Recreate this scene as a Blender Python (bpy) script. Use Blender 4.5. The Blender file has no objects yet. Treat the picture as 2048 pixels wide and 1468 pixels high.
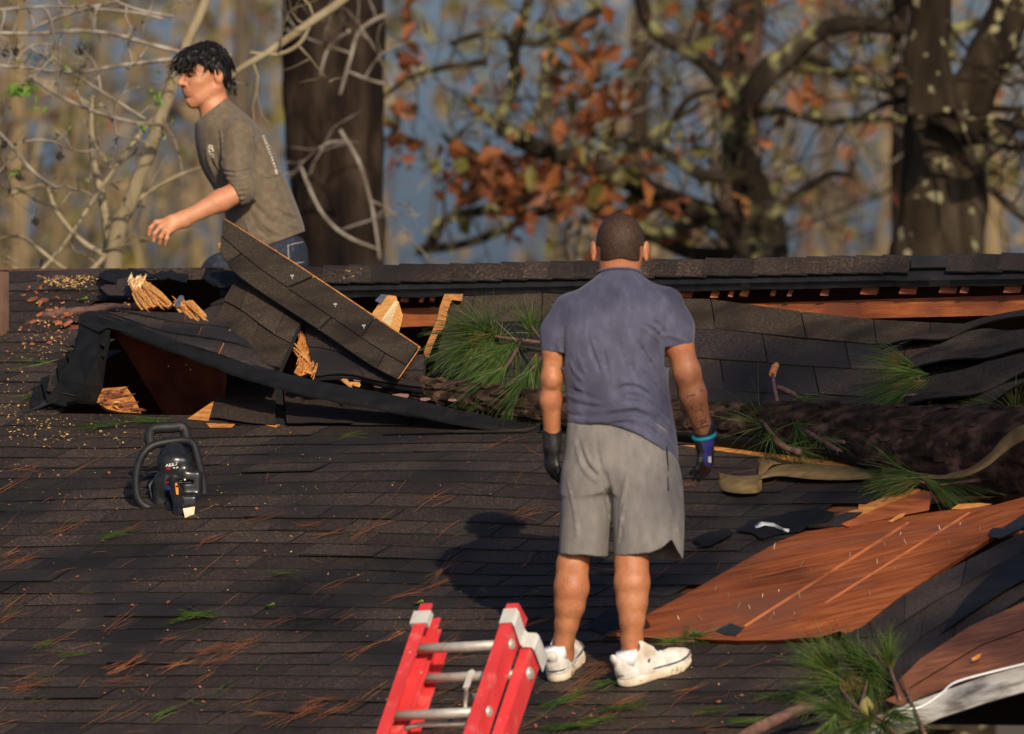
import bpy, bmesh, math, random
import numpy as np
from math import radians, sin, cos, tan, pi, atan, sqrt
from mathutils import Vector, Matrix, noise

# ------------------------------------------------------------------ camera, sky, sun, exposure
F = 30800.0            # focal length in photo pixels (photo 2048 x 1468)
HY = 900.0             # horizon row in the photo
CZ = 4.6
SC = bpy.context.scene
SUN_TO = Vector((0.20, -0.88, 0.445)).normalized()     # towards the sun
pitch = atan((HY - 734) / F)
cam_d = bpy.data.cameras.new('camera')
cam = bpy.data.objects.new('camera', cam_d)
SC.collection.objects.link(cam)
cam.location = (0, 0, CZ)
cam.rotation_euler = (pi / 2 + pitch, 0, 0)
cam_d.sensor_width = 36
cam_d.lens = 36 * F / 2048
cam_d.clip_start = 0.5
cam_d.clip_end = 6000
cam_d.dof.use_dof = True
cam_d.dof.focus_distance = 58.3
cam_d.dof.aperture_fstop = 5.2
cam_d.dof.aperture_blades = 9
SC.camera = cam

world = bpy.data.worlds.new('World')
SC.world = world
world.use_nodes = True
wn = world.node_tree
sky = wn.nodes.new('ShaderNodeTexSky')
sky.sky_type = 'NISHITA'
sky.sun_disc = False
sky.sun_elevation = math.asin(SUN_TO.z)
sky.sun_rotation = math.atan2(SUN_TO.x, SUN_TO.y)
sky.altitude = 0
sky.air_density = 0.5
sky.dust_density = 2.5
sky.ozone_density = 3.5
wn.links.new(sky.outputs[0], wn.nodes['Background'].inputs[0])
wn.nodes['Background'].inputs[1].default_value = 0.1

sun_d = bpy.data.lights.new('sun', 'SUN')
sun_d.energy = 4.0
sun_d.angle = radians(0.53)
sun_d.color = (1.0, 0.86, 0.65)
sun = bpy.data.objects.new('sun', sun_d)
SC.collection.objects.link(sun)
sun.location = (30, -60, 60)
sun.rotation_euler = SUN_TO.to_track_quat('Z', 'Y').to_euler()

SC.view_settings.view_transform = 'Standard'
SC.view_settings.look = 'None'
SC.view_settings.exposure = 0.0
SC.view_settings.gamma = 1.0
SC.view_settings.use_curve_mapping = False
SC.cycles.use_denoising = True
SC.cycles.max_bounces = 6

# ------------------------------------------------------------------ photo geometry helpers
fw = np.array([0, cos(pitch), sin(pitch)]); upv = np.array([0, -sin(pitch), cos(pitch)]); rtv = np.array([1.0, 0, 0])
CO = np.array([0, 0, CZ])
def ray(px, py): return fw + rtv * (px - 1024) / F + upv * (734 - py) / F
def P(px, py, d): return CO + ray(px, py) * d          # d = metres along the view axis
def proj(p):
    v = np.asarray(p, float) - CO; d = v @ fw
    return (1024 + v @ rtv / d * F, 734 - v @ upv / d * F, d)
psi = radians(30); th = radians(18.5)
R_ = np.array([cos(psi), -sin(psi), 0]); U_ = np.array([sin(psi) * cos(th), cos(psi) * cos(th), sin(th)]); N_ = np.cross(R_, U_)
RA = P(1210, 1360, 55.0)                                # a point of the roof plane
def W(a, b, h=0.0): return RA + R_ * a + U_ * b + N_ * h
def RP(px, py, h=0.0):                                  # the roof-plane point under a photo pixel
    d = ray(px, py); t = ((RA + N_ * h - CO) @ N_) / (d @ N_)
    return CO + d * t
def D(px, py): return proj(RP(px, py))[2]
def AB(px, py):
    q = RP(px, py) - RA; return q @ R_, q @ U_
def Q(px, py, dd=0.0): return P(px, py, D(px, py) + dd)  # like RP but dd metres behind (+) / before (-) the plane
def interp(x, pts):
    return float(np.interp(x, [p[0] for p in pts], [p[1] for p in pts]))
def inpoly(x, y, poly):
    c = False; n = len(poly); j = n - 1
    for i in range(n):
        if (poly[i][1] > y) != (poly[j][1] > y) and x < (poly[j][0] - poly[i][0]) * (y - poly[i][1]) / (poly[j][1] - poly[i][1]) + poly[i][0]:
            c = not c
        j = i
    return c
def nz(p, s=1.0): return noise.noise(Vector(p) * s)
rnd = random.Random(7)

# ------------------------------------------------------------------ objects
COL = SC.collection
def thing(name, label, cat, loc=(0, 0, 0), group=None):
    o = bpy.data.objects.new(name, None); o.empty_display_size = 0.1
    COL.objects.link(o); o.location = loc
    o['label'] = label; o['category'] = cat
    if group: o['group'] = group
    return o
def tag(o, label, cat, group=None, kind=None):
    o['label'] = label; o['category'] = cat
    if group: o['group'] = group
    if kind: o['kind'] = kind
    return o
def obj(name, mesh, mats=None, parent=None, smooth=False, kind=None, label=None):
    mesh.name = name
    o = bpy.data.objects.new(name, mesh)
    if mats is not None:
        for m in (mats if isinstance(mats, (list, tuple)) else [mats]): mesh.materials.append(m)
    if smooth: mesh.shade_smooth()
    COL.objects.link(o)
    if parent is not None:
        o.parent = parent
        o.location = -Vector(root_loc(parent))
    if kind: o['kind'] = kind
    if label: o['label'] = label
    return o
def root_loc(p):
    v = Vector(p.location)
    while p.parent is not None:
        p = p.parent; v += Vector(p.location)
    return v

class MB:
    """collects shapes, builds ONE mesh"""
    def __init__(s): s.v = []; s.f = []; s.m = []; s.mi = 0
    def add(s, vs, fs, mi=None):
        b = len(s.v); s.v.extend([tuple(map(float, v)) for v in vs])
        for f in fs:
            s.f.append([i + b for i in f]); s.m.append(s.mi if mi is None else mi)
    def hexa(s, c, mis=None):
        """c: 8 corners, 0-3 bottom loop, 4-7 top loop"""
        fs = [(3, 2, 1, 0), (4, 5, 6, 7), (0, 1, 5, 4), (1, 2, 6, 5), (2, 3, 7, 6), (3, 0, 4, 7)]
        b = len(s.v); s.v.extend([tuple(map(float, v)) for v in c])
        for k, f in enumerate(fs):
            s.f.append([i + b for i in f]); s.m.append(s.mi if mis is None else mis[k])
    def box(s, o, ax, ay, az):
        """o = centre, ax ay az = full edge vectors"""
        o = np.array(o, float); ax, ay, az = (np.array(v, float) / 2 for v in (ax, ay, az))
        s.hexa([o - ax - ay - az, o + ax - ay - az, o + ax + ay - az, o - ax + ay - az, o - ax - ay + az, o + ax - ay + az, o + ax + ay + az, o - ax + ay + az])
    def tube(s, pts, rad, seg=8, cap=True, squash=None, wob=0.0):
        pts = [np.array(p, float) for p in pts]; n = len(pts)
        if not hasattr(rad, '__len__'): rad = [rad] * n
        t0 = pts[1] - pts[0]; t0 /= np.linalg.norm(t0) + 1e-12
        ref = np.array([0, 0, 1.0]) if abs(t0[2]) < 0.9 else np.array([1.0, 0, 0])
        x = np.cross(t0, ref); x /= np.linalg.norm(x); b = len(s.v)
        for i in range(n):
            t = pts[min(i + 1, n - 1)] - pts[max(i - 1, 0)]; t /= np.linalg.norm(t) + 1e-12
            x = x - t * (x @ t); x /= np.linalg.norm(x) + 1e-12; y = np.cross(t, x)
            for k in range(seg):
                a = 2 * pi * k / seg; rr = rad[i]
                if wob: rr *= 1 + wob * nz(pts[i] * 3 + np.array([cos(a), sin(a), 0]) * 0.8, 2.0)
                s.v.append(tuple(pts[i] + x * cos(a) * rr + y * sin(a) * rr * (squash or 1)))
        for i in range(n - 1):
            for k in range(seg):
                s.f.append([b + i * seg + k, b + i * seg + (k + 1) % seg, b + (i + 1) * seg + (k + 1) % seg, b + (i + 1) * seg + k]); s.m.append(s.mi)
        if cap:
            s.f.append([b + k for k in range(seg)][::-1]); s.m.append(s.mi)
            s.f.append([b + (n - 1) * seg + k for k in range(seg)]); s.m.append(s.mi)
    def slab(s, pts, off, mi_top=0, mi_side=0, mi_bot=0):
        """polygon pts (3D) and its copy moved by the vector off, with side walls"""
        n = len(pts); b = len(s.v); off = np.array(off, float)
        s.v.extend([tuple(map(float, p)) for p in pts]); s.v.extend([tuple(map(float, np.array(p) + off)) for p in pts])
        s.f.append([b + i for i in range(n)]); s.m.append(mi_top)
        s.f.append([b + n + i for i in range(n)][::-1]); s.m.append(mi_bot)
        for i in range(n):
            j = (i + 1) % n
            s.f.append([b + j, b + i, b + n + i, b + n + j]); s.m.append(mi_side)
    def sheet(s, grid, off, mi_top=0, mi_side=0, mi_bot=0):
        """grid[i][j] points, thickened by off (vector or function(point)->vector)"""
        ni = len(grid); nj = len(grid[0]); b = len(s.v)
        o = off if callable(off) else (lambda p, v=np.array(off, float): v)
        for row in grid: s.v.extend([tuple(map(float, p)) for p in row])
        for row in grid: s.v.extend([tuple(map(float, np.array(p) + o(p))) for p in row])
        k = ni * nj; I = lambda i, j: b + i * nj + j
        for i in range(ni - 1):
            for j in range(nj - 1):
                s.f.append([I(i, j), I(i, j + 1), I(i + 1, j + 1), I(i + 1, j)]); s.m.append(mi_top)
                s.f.append([k + I(i, j), k + I(i + 1, j), k + I(i + 1, j + 1), k + I(i, j + 1)]); s.m.append(mi_bot)
        for j in range(nj - 1):
            for i, fl in ((0, 0), (ni - 1, 1)):
                q = [I(i, j), I(i, j + 1), k + I(i, j + 1), k + I(i, j)]
                s.f.append(q[::-1] if fl == 0 else q); s.m.append(mi_side)
        for i in range(ni - 1):
            for j, fl in ((0, 1), (nj - 1, 0)):
                q = [I(i, j), I(i + 1, j), k + I(i + 1, j), k + I(i, j)]
                s.f.append(q if fl else q[::-1]); s.m.append(mi_side)
    def mesh(s, name='m', fix=True):
        me = bpy.data.meshes.new(name); me.from_pydata(s.v, [], s.f)
        me.polygons.foreach_set('material_index', s.m)
        if fix and len(s.f) < 60000:
            bm = bmesh.new(); bm.from_mesh(me); bmesh.ops.recalc_face_normals(bm, faces=bm.faces); bm.to_mesh(me); bm.free()
        me.update(); return me
    def build(s, name, mats, parent=None, smooth=False, kind=None, label=None, fix=True):
        return obj(name, s.mesh(name, fix), mats, parent, smooth, kind, label)

def smooth_poly(pts, n):
    """Catmull-Rom through pts, n samples"""
    pts = [np.array(p, float) for p in pts]; m = len(pts); out = []
    for q in np.linspace(0, m - 1, n):
        i = min(int(q), m - 2); t = q - i
        p0, p1, p2, p3 = pts[max(i - 1, 0)], pts[i], pts[i + 1], pts[min(i + 2, m - 1)]
        out.append(0.5 * ((2 * p1) + (p2 - p0) * t + (2 * p0 - 5 * p1 + 4 * p2 - p3) * t * t + (3 * p1 - p0 - 3 * p2 + p3) * t ** 3))
    return out

# ------------------------------------------------------------------ materials
def mat(name, stops, scale=8.0, detail=6.0, rough=0.7, bump=0.0, bscale=None, stretch=(1, 1, 1), metal=0.0, spec=0.5,
        coord='Object', rand=0.0, island=0.0, sss=0.0, speck=None, coat=0.0, sheen=0.0, dist=0.0, trans=0.0, rot=None, second=None, wave=None):
    """stops: [(pos, rgb)...] read by a noise; speck=(scale, threshold, rgb): scattered spots; second=(scale, rgb, lo, hi): large stains"""
    m = bpy.data.materials.new(name); m.use_nodes = True; nt = m.node_tree; N = nt.nodes; L = nt.links
    b = N['Principled BSDF']
    tc = N.new('ShaderNodeTexCoord'); mp = N.new('ShaderNodeMapping'); L.new(tc.outputs[coord], mp.inputs[0]); mp.inputs['Scale'].default_value = stretch
    if rot: mp.inputs['Rotation'].default_value = rot
    ns = N.new('ShaderNodeTexNoise'); ns.inputs['Scale'].default_value = scale; ns.inputs['Detail'].default_value = detail
    ns.inputs['Distortion'].default_value = dist; L.new(mp.outputs[0], ns.inputs['Vector'])
    rp = N.new('ShaderNodeValToRGB'); els = rp.color_ramp.elements
    while len(els) < len(stops): els.new(0.5)
    for e, (p, c) in zip(els, stops): e.position = p; e.color = (*c, 1)
    L.new(ns.outputs['Fac'], rp.inputs[0]); colr = rp.outputs[0]
    if wave:
        wv = N.new('ShaderNodeTexWave'); wv.inputs['Scale'].default_value = wave[0]; wv.inputs['Distortion'].default_value = wave[1]; wv.inputs['Detail'].default_value = 3
        wv.bands_direction = wave[3] if len(wave) > 3 else 'X'
        L.new(mp.outputs[0], wv.inputs['Vector']); mx = N.new('ShaderNodeMix'); mx.data_type = 'RGBA'; mx.blend_type = 'MULTIPLY'; mx.inputs[0].default_value = wave[2]
        L.new(colr, mx.inputs[6]); L.new(wv.outputs['Color'], mx.inputs[7]); colr = mx.outputs[2]
    if second:
        n2 = N.new('ShaderNodeTexNoise'); n2.inputs['Scale'].default_value = second[0]; n2.inputs['Detail'].default_value = 4; L.new(tc.outputs[coord], n2.inputs['Vector'])
        mr = N.new('ShaderNodeMapRange'); mr.inputs[1].default_value = second[2]; mr.inputs[2].default_value = second[3]; L.new(n2.outputs['Fac'], mr.inputs[0])
        mx = N.new('ShaderNodeMix'); mx.data_type = 'RGBA'; L.new(mr.outputs[0], mx.inputs[0]); L.new(colr, mx.inputs[6]); mx.inputs[7].default_value = (*second[1], 1); colr = mx.outputs[2]
    if speck:
        vo = N.new('ShaderNodeTexNoise'); vo.inputs['Scale'].default_value = speck[0]; vo.inputs['Detail'].default_value = 2; L.new(tc.outputs[coord], vo.inputs['Vector'])
        mr = N.new('ShaderNodeMapRange'); mr.inputs[1].default_value = speck[1]; mr.inputs[2].default_value = speck[1] + 0.06; L.new(vo.outputs['Fac'], mr.inputs[0])
        mx = N.new('ShaderNodeMix'); mx.data_type = 'RGBA'; L.new(mr.outputs[0], mx.inputs[0]); L.new(colr, mx.inputs[6]); mx.inputs[7].default_value = (*speck[2], 1); colr = mx.outputs[2]
    if rand or island:
        hs = N.new('ShaderNodeHueSaturation')
        if rand:
            src = N.new('ShaderNodeObjectInfo').outputs['Random']; amt = rand
        else:
            src = N.new('ShaderNodeNewGeometry').outputs['Random Per Island']; amt = island
        mr = N.new('ShaderNodeMapRange'); mr.inputs[3].default_value = 1 - amt; mr.inputs[4].default_value = 1 + amt
        L.new(src, mr.inputs[0]); L.new(mr.outputs[0], hs.inputs['Value']); L.new(colr, hs.inputs['Color']); colr = hs.outputs[0]
    L.new(colr, b.inputs['Base Color'])
    b.inputs['Roughness'].default_value = rough; b.inputs['Metallic'].default_value = metal
    b.inputs['Specular IOR Level'].default_value = spec
    if sss: b.inputs['Subsurface Weight'].default_value = sss; b.inputs['Subsurface Radius'].default_value = (1, 0.35, 0.2); b.inputs['Subsurface Scale'].default_value = 0.01
    if coat: b.inputs['Coat Weight'].default_value = coat; b.inputs['Coat Roughness'].default_value = 0.08
    if sheen: b.inputs['Sheen Weight'].default_value = sheen
    if trans:
        tr = N.new('ShaderNodeBsdfTranslucent'); L.new(colr, tr.inputs[0]); ms = N.new('ShaderNodeMixShader'); ms.inputs[0].default_value = trans
        L.new(b.outputs[0], ms.inputs[1]); L.new(tr.outputs[0], ms.inputs[2]); L.new(ms.outputs[0], N['Material Output'].inputs[0])
    if bump:
        nb = N.new('ShaderNodeTexNoise'); nb.inputs['Scale'].default_value = bscale or scale; nb.inputs['Detail'].default_value = 5; L.new(mp.outputs[0], nb.inputs['Vector'])
        bp = N.new('ShaderNodeBump'); bp.inputs['Strength'].default_value = 1.0; bp.inputs['Distance'].default_value = bump
        L.new(nb.outputs['Fac'], bp.inputs['Height']); L.new(bp.outputs[0], b.inputs['Normal'])
    return m
def flat(name, c, rough=0.6, **k): return mat(name, [(0.3, tuple(x * 0.88 for x in c)), (0.7, tuple(min(1, x * 1.1) for x in c))], 14, 4, rough, **k)

M = {}
M['shingle'] = mat('asphalt_shingle', [(0.30, (0.016, 0.0108, 0.0082)), (0.52, (0.041, 0.0275, 0.0202)), (0.72, (0.105, 0.071, 0.051))], 95, 8, 0.72, 0.0022, 260, rand=0.36, spec=0.32, second=(1.6, (0.017, 0.0125, 0.0115), 0.46, 0.62), speck=(190, 0.73, (0.22, 0.17, 0.13)))
M['shingle_bits'] = mat('asphalt_shingle_far', [(0.30, (0.016, 0.0108, 0.0082)), (0.52, (0.041, 0.0275, 0.0202)), (0.72, (0.105, 0.071, 0.051))], 95, 8, 0.72, 0.0022, 260, island=0.36, spec=0.32, speck=(190, 0.73, (0.22, 0.17, 0.13)))
M['shingle_tan'] = mat('pale_tan_shingle', [(0.30, (0.028, 0.020, 0.014)), (0.52, (0.062, 0.045, 0.031)), (0.74, (0.14, 0.105, 0.072))], 120, 8, 0.9, 0.0022, 280, rand=0.2, spec=0.12, second=(5, (0.032, 0.023, 0.017), 0.45, 0.65))  # paler, tanner copy of the shingle colours
M['edge'] = flat('asphalt_core', (0.006, 0.005, 0.005), 0.9)
M['felt'] = mat('roofing_felt', [(0.3, (0.004, 0.004, 0.004)), (0.7, (0.012, 0.011, 0.011))], 12, 6, 0.7, 0.006, 14, spec=0.25, speck=(150, 0.72, (0.12, 0.11, 0.1)))
M['under'] = mat('underlayment', [(0.3, (0.016, 0.0145, 0.014)), (0.7, (0.038, 0.034, 0.032))], 9, 6, 0.5, 0.004, 8, spec=0.4)
M['ply'] = mat('plywood_underside', [(0.25, (0.135, 0.034, 0.011)), (0.5, (0.29, 0.074, 0.022)), (0.75, (0.43, 0.135, 0.045))], 5, 9, 0.7, 0.002, 60, spec=0.15, dist=0.6, stretch=(1, 7, 1), rot=(0, 0, radians(32)), second=(1.7, (0.19, 0.066, 0.036), 0.46, 0.66), speck=(34, 0.70, (0.10, 0.035, 0.02)))
M['fresh'] = mat('fresh_split_pine', [(0.25, (0.50, 0.17, 0.035)), (0.5, (0.82, 0.38, 0.095)), (0.75, (0.92, 0.55, 0.20))], 22, 6, 0.65, 0.006, 40, stretch=(1, 5, 5), rand=0.1)
M['pale'] = mat('pale_cut_pine', [(0.25, (0.72, 0.42, 0.17)), (0.6, (0.9, 0.68, 0.38))], 14, 5, 0.65, 0.003, 40, stretch=(1, 6, 1))
M['orange'] = mat('torn_plywood_edge', [(0.25, (0.34, 0.11, 0.025)), (0.55, (0.66, 0.26, 0.06)), (0.8, (0.80, 0.42, 0.13))], 26, 6, 0.7, 0.006, 50, stretch=(1, 1, 4))
M['deckwood'] = mat('old_deck_wood', [(0.25, (0.10, 0.03, 0.014)), (0.6, (0.25, 0.085, 0.035)), (0.85, (0.36, 0.15, 0.06))], 7, 6, 0.7, 0.003, 30, stretch=(1, 6, 6))
M['beam'] = mat('reddish_beam', [(0.25, (0.15, 0.034, 0.010)), (0.6, (0.40, 0.105, 0.025)), (0.85, (0.58, 0.20, 0.05))], 6, 6, 0.65, 0.003, 30, stretch=(1, 1, 9), second=(3, (0.16, 0.04, 0.015), 0.45, 0.6))
M['white_paint'] = mat('weathered_white_paint', [(0.35, (0.50, 0.45, 0.38)), (0.6, (0.66, 0.62, 0.54))], 6, 6, 0.6, 0.002, 20, second=(9, (0.20, 0.165, 0.125), 0.48, 0.66))
M['black_plastic'] = mat('black_plastic', [(0.3, (0.010, 0.010, 0.011)), (0.7, (0.020, 0.020, 0.021))], 30, 4, 0.5, 0.0006, 180, spec=0.3)
M['black_gloss'] = mat('glossy_black_plastic', [(0.3, (0.010, 0.010, 0.011)), (0.7, (0.018, 0.018, 0.02))], 20, 4, 0.24, spec=0.4, speck=(170, 0.70, (0.16, 0.12, 0.08)))
M['vent'] = mat('black_vent_plastic', [(0.3, (0.009, 0.009, 0.010)), (0.7, (0.022, 0.022, 0.024))], 20, 4, 0.5)
M['steel'] = mat('galvanised_steel', [(0.3, (0.30, 0.31, 0.33)), (0.7, (0.52, 0.53, 0.55))], 20, 5, 0.42, metal=0.8)
M['nail'] = flat('nail_steel', (0.75, 0.74, 0.7), 0.35, metal=0.4)
M['rust'] = mat('brown_pipe', [(0.3, (0.10, 0.05, 0.032)), (0.7, (0.19, 0.105, 0.07))], 8, 5, 0.6)
M['wall'] = flat('painted_siding', (0.42, 0.38, 0.32), 0.7)
M['dirt'] = mat('leaf_litter_ground', [(0.3, (0.05, 0.035, 0.02)), (0.5, (0.10, 0.075, 0.04)), (0.7, (0.16, 0.11, 0.05))], 1.4, 9, 0.95)
# ------------------------------------------------------------------ the ground
g = MB(); g.add([(-3000, -400, 0), (3000, -400, 0), (3000, 5000, 0), (-3000, 5000, 0)], [(0, 1, 2, 3)])
g.build('ground', M['dirt'], kind='structure')

# ------------------------------------------------------------------ house
def hgt(a, b):                                          # gentle sagging of the old roof deck
    h = 0.022 * nz((a * 0.6, b * 0.8, 3.1)) + 0.006 * nz((a * 2.3, b * 2.6, 9.1))
    h += 0.05 * math.exp(-((a + 2.0) ** 2 / 0.9 + (b - 2.1) ** 2 / 0.35))      # the hump below the fallen log
    return h
house = thing('house', 'storm damaged house with a dark shingled gable roof and a ridge vent', 'house', W(-2, -1.1))
E_B = -1.05                                             # eave
RB = 4.93                                               # ridge
HX0, HX1 = -9.0, 5.0
DEPTH_R = lambda px: 61.5 - px * 0.00097
ridgeY = [(-600, 566), (0, 561), (100, 556), (200, 550), (320, 546), (480, 543), (650, 533), (1300, 521), (1820, 511), (2048, 507), (2700, 500)]
def ridge_pt(px, dy=0, dd=0): return P(px, interp(px, ridgeY) + dy, DEPTH_R(px) + dd)

# hole in the main roof field, in photo pixels on the roof plane
HOLE = [(268, 545), (250, 600), (225, 625), (150, 655), (172, 700), (120, 790), (60, 838), (180, 824), (300, 832), (420, 842), (560, 853), (800, 858), (1000, 858), (1090, 866), (1400, 890),
        (1640, 918), (1745, 952), (1778, 985), (1762, 992), (1720, 1006), (1700, 1046), (1605, 1090), (1350, 1222), (1380, 1290), (1480, 1288), (1690, 1275), (1800, 1210), (2200, 950), (2800, 700), (2800, 500), (268, 500)]
LOWR = [(1690, 1275), (1770, 1400), (1830, 1520), (3000, 1520), (3000, 700), (1800, 1210)]
def in_hole(px, py): return inpoly(px, py, HOLE) or inpoly(px, py, LOWR)

# deck under the shingles: one sheet, cut out at the hole
dk = MB(); ca, cb = 0.07, 0.05
na, nb = int((HX1 - HX0) / ca), int((RB - E_B) / cb)
vid = {}
def dvert(i, j):
    if (i, j) not in vid:
        a, b = HX0 + i * ca, E_B + j * cb
        dk.v.append(tuple(W(a, b, hgt(a, b) - 0.012))); vid[(i, j)] = len(dk.v) - 1
    return vid[(i, j)]
for i in range(na):
    for j in range(nb):
        a, b = HX0 + (i + .5) * ca, E_B + (j + .5) * cb
        px, py, _ = proj(W(a, b))
        if in_hole(px, py): continue
        dk.f.append([dvert(i, j), dvert(i + 1, j), dvert(i + 1, j + 1), dvert(i, j + 1)]); dk.m.append(0)
deck = dk.build('roof_deck', [M['deckwood']], house, fix=False)
so = deck.modifiers.new('thick', 'SOLIDIFY'); so.thickness = 0.016; so.offset = -1

def tab_corners(fn, s0, s1, t0, t1, thick=0.0055, lift=0.009, top=0.001, skew=0.0):
    """fn(s,t) -> (point, normal).  wedge: thick butt at t0, thin at t1"""
    lo0, n0 = fn(s0, t0); lo1, n1 = fn(s1, t0); hi0, n2 = fn(s0 + skew, t1); hi1, n3 = fn(s1 + skew, t1)
    return [lo0 + n0 * (lift - thick), lo1 + n1 * (lift - thick), hi1 + n3 * (top - 0.001), hi0 + n2 * (top - 0.001),
            lo0 + n0 * lift, lo1 + n1 * lift, hi1 + n3 * (top + 0.001), hi0 + n2 * (top + 0.001)]
EDGE = [0, 0, 1, 1, 0, 1]                                # bottom, top, butt, right, back, left -> material index
def roof_fn(a, b): return W(a, b, hgt(a, b)), N_
LROW, TABW = 0.130, 0.318
tabs = []
row = 0; b = E_B
while b < RB - 0.16:
    off = (row % 2) * TABW * 0.5 + (row * 0.047) % 0.06
    a = HX0 + off
    while a < HX1 - TABW:
        w = TABW
        c = W(a + w / 2, b + LROW / 2)
        px, py, d = proj(c)
        if not in_hole(px, py):
            inside = -60 < px < 2110 and 480 < py < 1500
            lift = 0.0085 + abs(rnd.gauss(0, 0.0016)) + (0.006 if rnd.random() < .05 else 0)
            jit = rnd.gauss(0, 0.0022)
            cs = tab_corners(roof_fn, a + 0.0035, a + w - 0.0035, b + jit, b + LROW + 0.045, lift=lift, top=0.0015)
            for k in (0, 1, 4, 5): cs[k] = cs[k] + U_ * rnd.gauss(0, 0.0018)
            tabs.append((not inside, d, cs))
        a += w
    b += LROW; row += 1
tabs.sort(key=lambda t: (t[0], t[1]))
rest = MB()
for k, (outside, d, cs) in enumerate(tabs):
    if k < 300 and not outside:
        t = MB(); t.hexa(cs, EDGE); t.build('shingle', [M['shingle'], M['edge']], deck)
    else:
        rest.hexa(cs, EDGE)
rest.build('shingle_field', [M['shingle_bits'], M['edge']], house, kind='stuff')

# back slope (the young man stands on it), gables, walls, ceiling
Ub = np.array([sin(psi) * cos(th), cos(psi) * cos(th), -sin(th)]); Nb = np.cross(R_, Ub)
RID0 = W(0, RB)
def BK(a, b, h=0.0): return RID0 + R_ * a + Ub * b + Nb * h
bk = MB(); bk.hexa([BK(HX0, 0.05, -.05), BK(HX1, 0.05, -.05), BK(HX1, 5.9, -.05), BK(HX0, 5.9, -.05), BK(HX0, 0.05), BK(HX1, 0.05), BK(HX1, 5.9), BK(HX0, 5.9)])
bk.build('back_roof_slope', [M['shingle_bits']], house)
zc = W(0, E_B)[2] - 0.12
def flatz(p, z): return np.array([p[0], p[1], z])
ins = 0.25
c4 = [W(HX0 + ins, E_B + ins * 1.2), W(HX1 - ins, E_B + ins * 1.2), BK(HX1 - ins, 5.6), BK(HX0 + ins, 5.6)]
for i in range(4):
    p, q = c4[i], c4[(i + 1) % 4]
    n = np.cross(flatz(q, 0) - flatz(p, 0), [0, 0, 1.0]); n = n / np.linalg.norm(n) * 0.12
    w = MB(); w.slab([flatz(p, 0), flatz(q, 0), flatz(q, zc), flatz(p, zc)], n); w.build('wall', [M['wall']], house)
cl = MB(); cl.slab([flatz(p, zc) for p in c4], (0, 0, -0.03)); cl.build('ceiling', [M['deckwood']], house)
for a in (HX0 + ins, HX1 - ins):
    gbl = MB(); gbl.slab([flatz(W(a, E_B + .3), zc), flatz(BK(a, 5.6), zc), BK(a, 5.6, -.06), BK(a, 0.06, -.06), W(a, RB - .1, -.06), W(a, E_B + .3, -.03)], R_ * 0.05); gbl.build('gable_wall', [M['wall']], house)
fa = MB(); e0, e1 = W(HX0, E_B - .02), W(HX1 - 3.3, E_B - .02)
fa.slab([e0 - [0, 0, .01], e1 - [0, 0, .01], e1 - [0, 0, .17], e0 - [0, 0, .17]], U_ * 0.02); fa.build('fascia_board', [M['white_paint']], house)

# bare strip of decking along the broken edge, right of the man
st = MB()
top = [(1086, 858), (1200, 865), (1400, 884), (1520, 899), (1640, 913), (1700, 926)]
low = [(1086, 868), (1200, 875), (1400, 896), (1520, 912), (1640, 928), (1700, 940)]
st.sheet([[Q(x, y, -0.075) for x, y in top], [Q(x, y, -0.065) for x, y in low]], -N_ * 0.014); st.build('bare_deck_edge', [M['orange']], house)
st = MB(); up_e = [(1080, 846), (1200, 848), (1400, 866), (1520, 878), (1640, 896), (1700, 912), (1765, 938)]; lo_e = [(1080, 862), (1200, 867), (1400, 888), (1520, 903), (1640, 918), (1700, 931), (1765, 952)]
ua = smooth_poly([Q(x, y, -.27) for x, y in up_e], 40); la = smooth_poly([Q(x, y, -.085) for x, y in lo_e], 40)
st.sheet([[p + np.array([0, 0, .008 * nz(p, 7)]) for p in ua], [(p + q) / 2 + np.array([0, .01 * nz(p, 5), 0]) for p, q in zip(ua, la)], la], (0, .012, 0)); st.build('dark_gap_band', [M['felt']], house, True)  # black sheet standing in for the shaded gap beneath the log

# ridge: vent and cap shingles
rv = MB()
xs = list(np.linspace(440, 2700, 60))
prof = [(0.10, 27, 2), (0.02, 15, 1), (-0.02, 6, 1), (-0.05, 18, 1), (-0.075, 36, 1), (-0.09, 48, 1), (-0.085, 52, 1)]   # (dd, dy)
grid = [[ridge_pt(x, dy + (4 if x > 1815 else 0), dd) for (dd, dy, _) in prof] for x in xs]
rv.sheet(grid, lambda p: np.array([0, 0.01, -0.012])); vent = rv.build('ridge_vent', [M['vent']], house)
lv = MB()                                               # louvre ribs under the lip of the vent
x = 660
while x < 2060:
    if nz((x * 0.013, 0, 4)) > -0.32:
        o = ridge_pt(x, 43 + (4 if x > 1815 else 0), -0.125)
        lv.box(o, R_ * 0.0045, (0, 0.012, 0), (0, -0.003, 0.014))
    x += 4.6
lv.build('vent_louvre', [M['vent']], house, kind='stuff')
sc = MB(); xx = np.linspace(650, 2080, 40)              # ragged lower lip of the vent
sc.sheet([[ridge_pt(x, 50, -0.10) for x in xx], [ridge_pt(x, 63 + 5 * nz((x * .05, 0, 0)), -0.09) for x in xx]], (0, .006, 0)); sc.build('vent_lip', [M['vent']], house)
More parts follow.
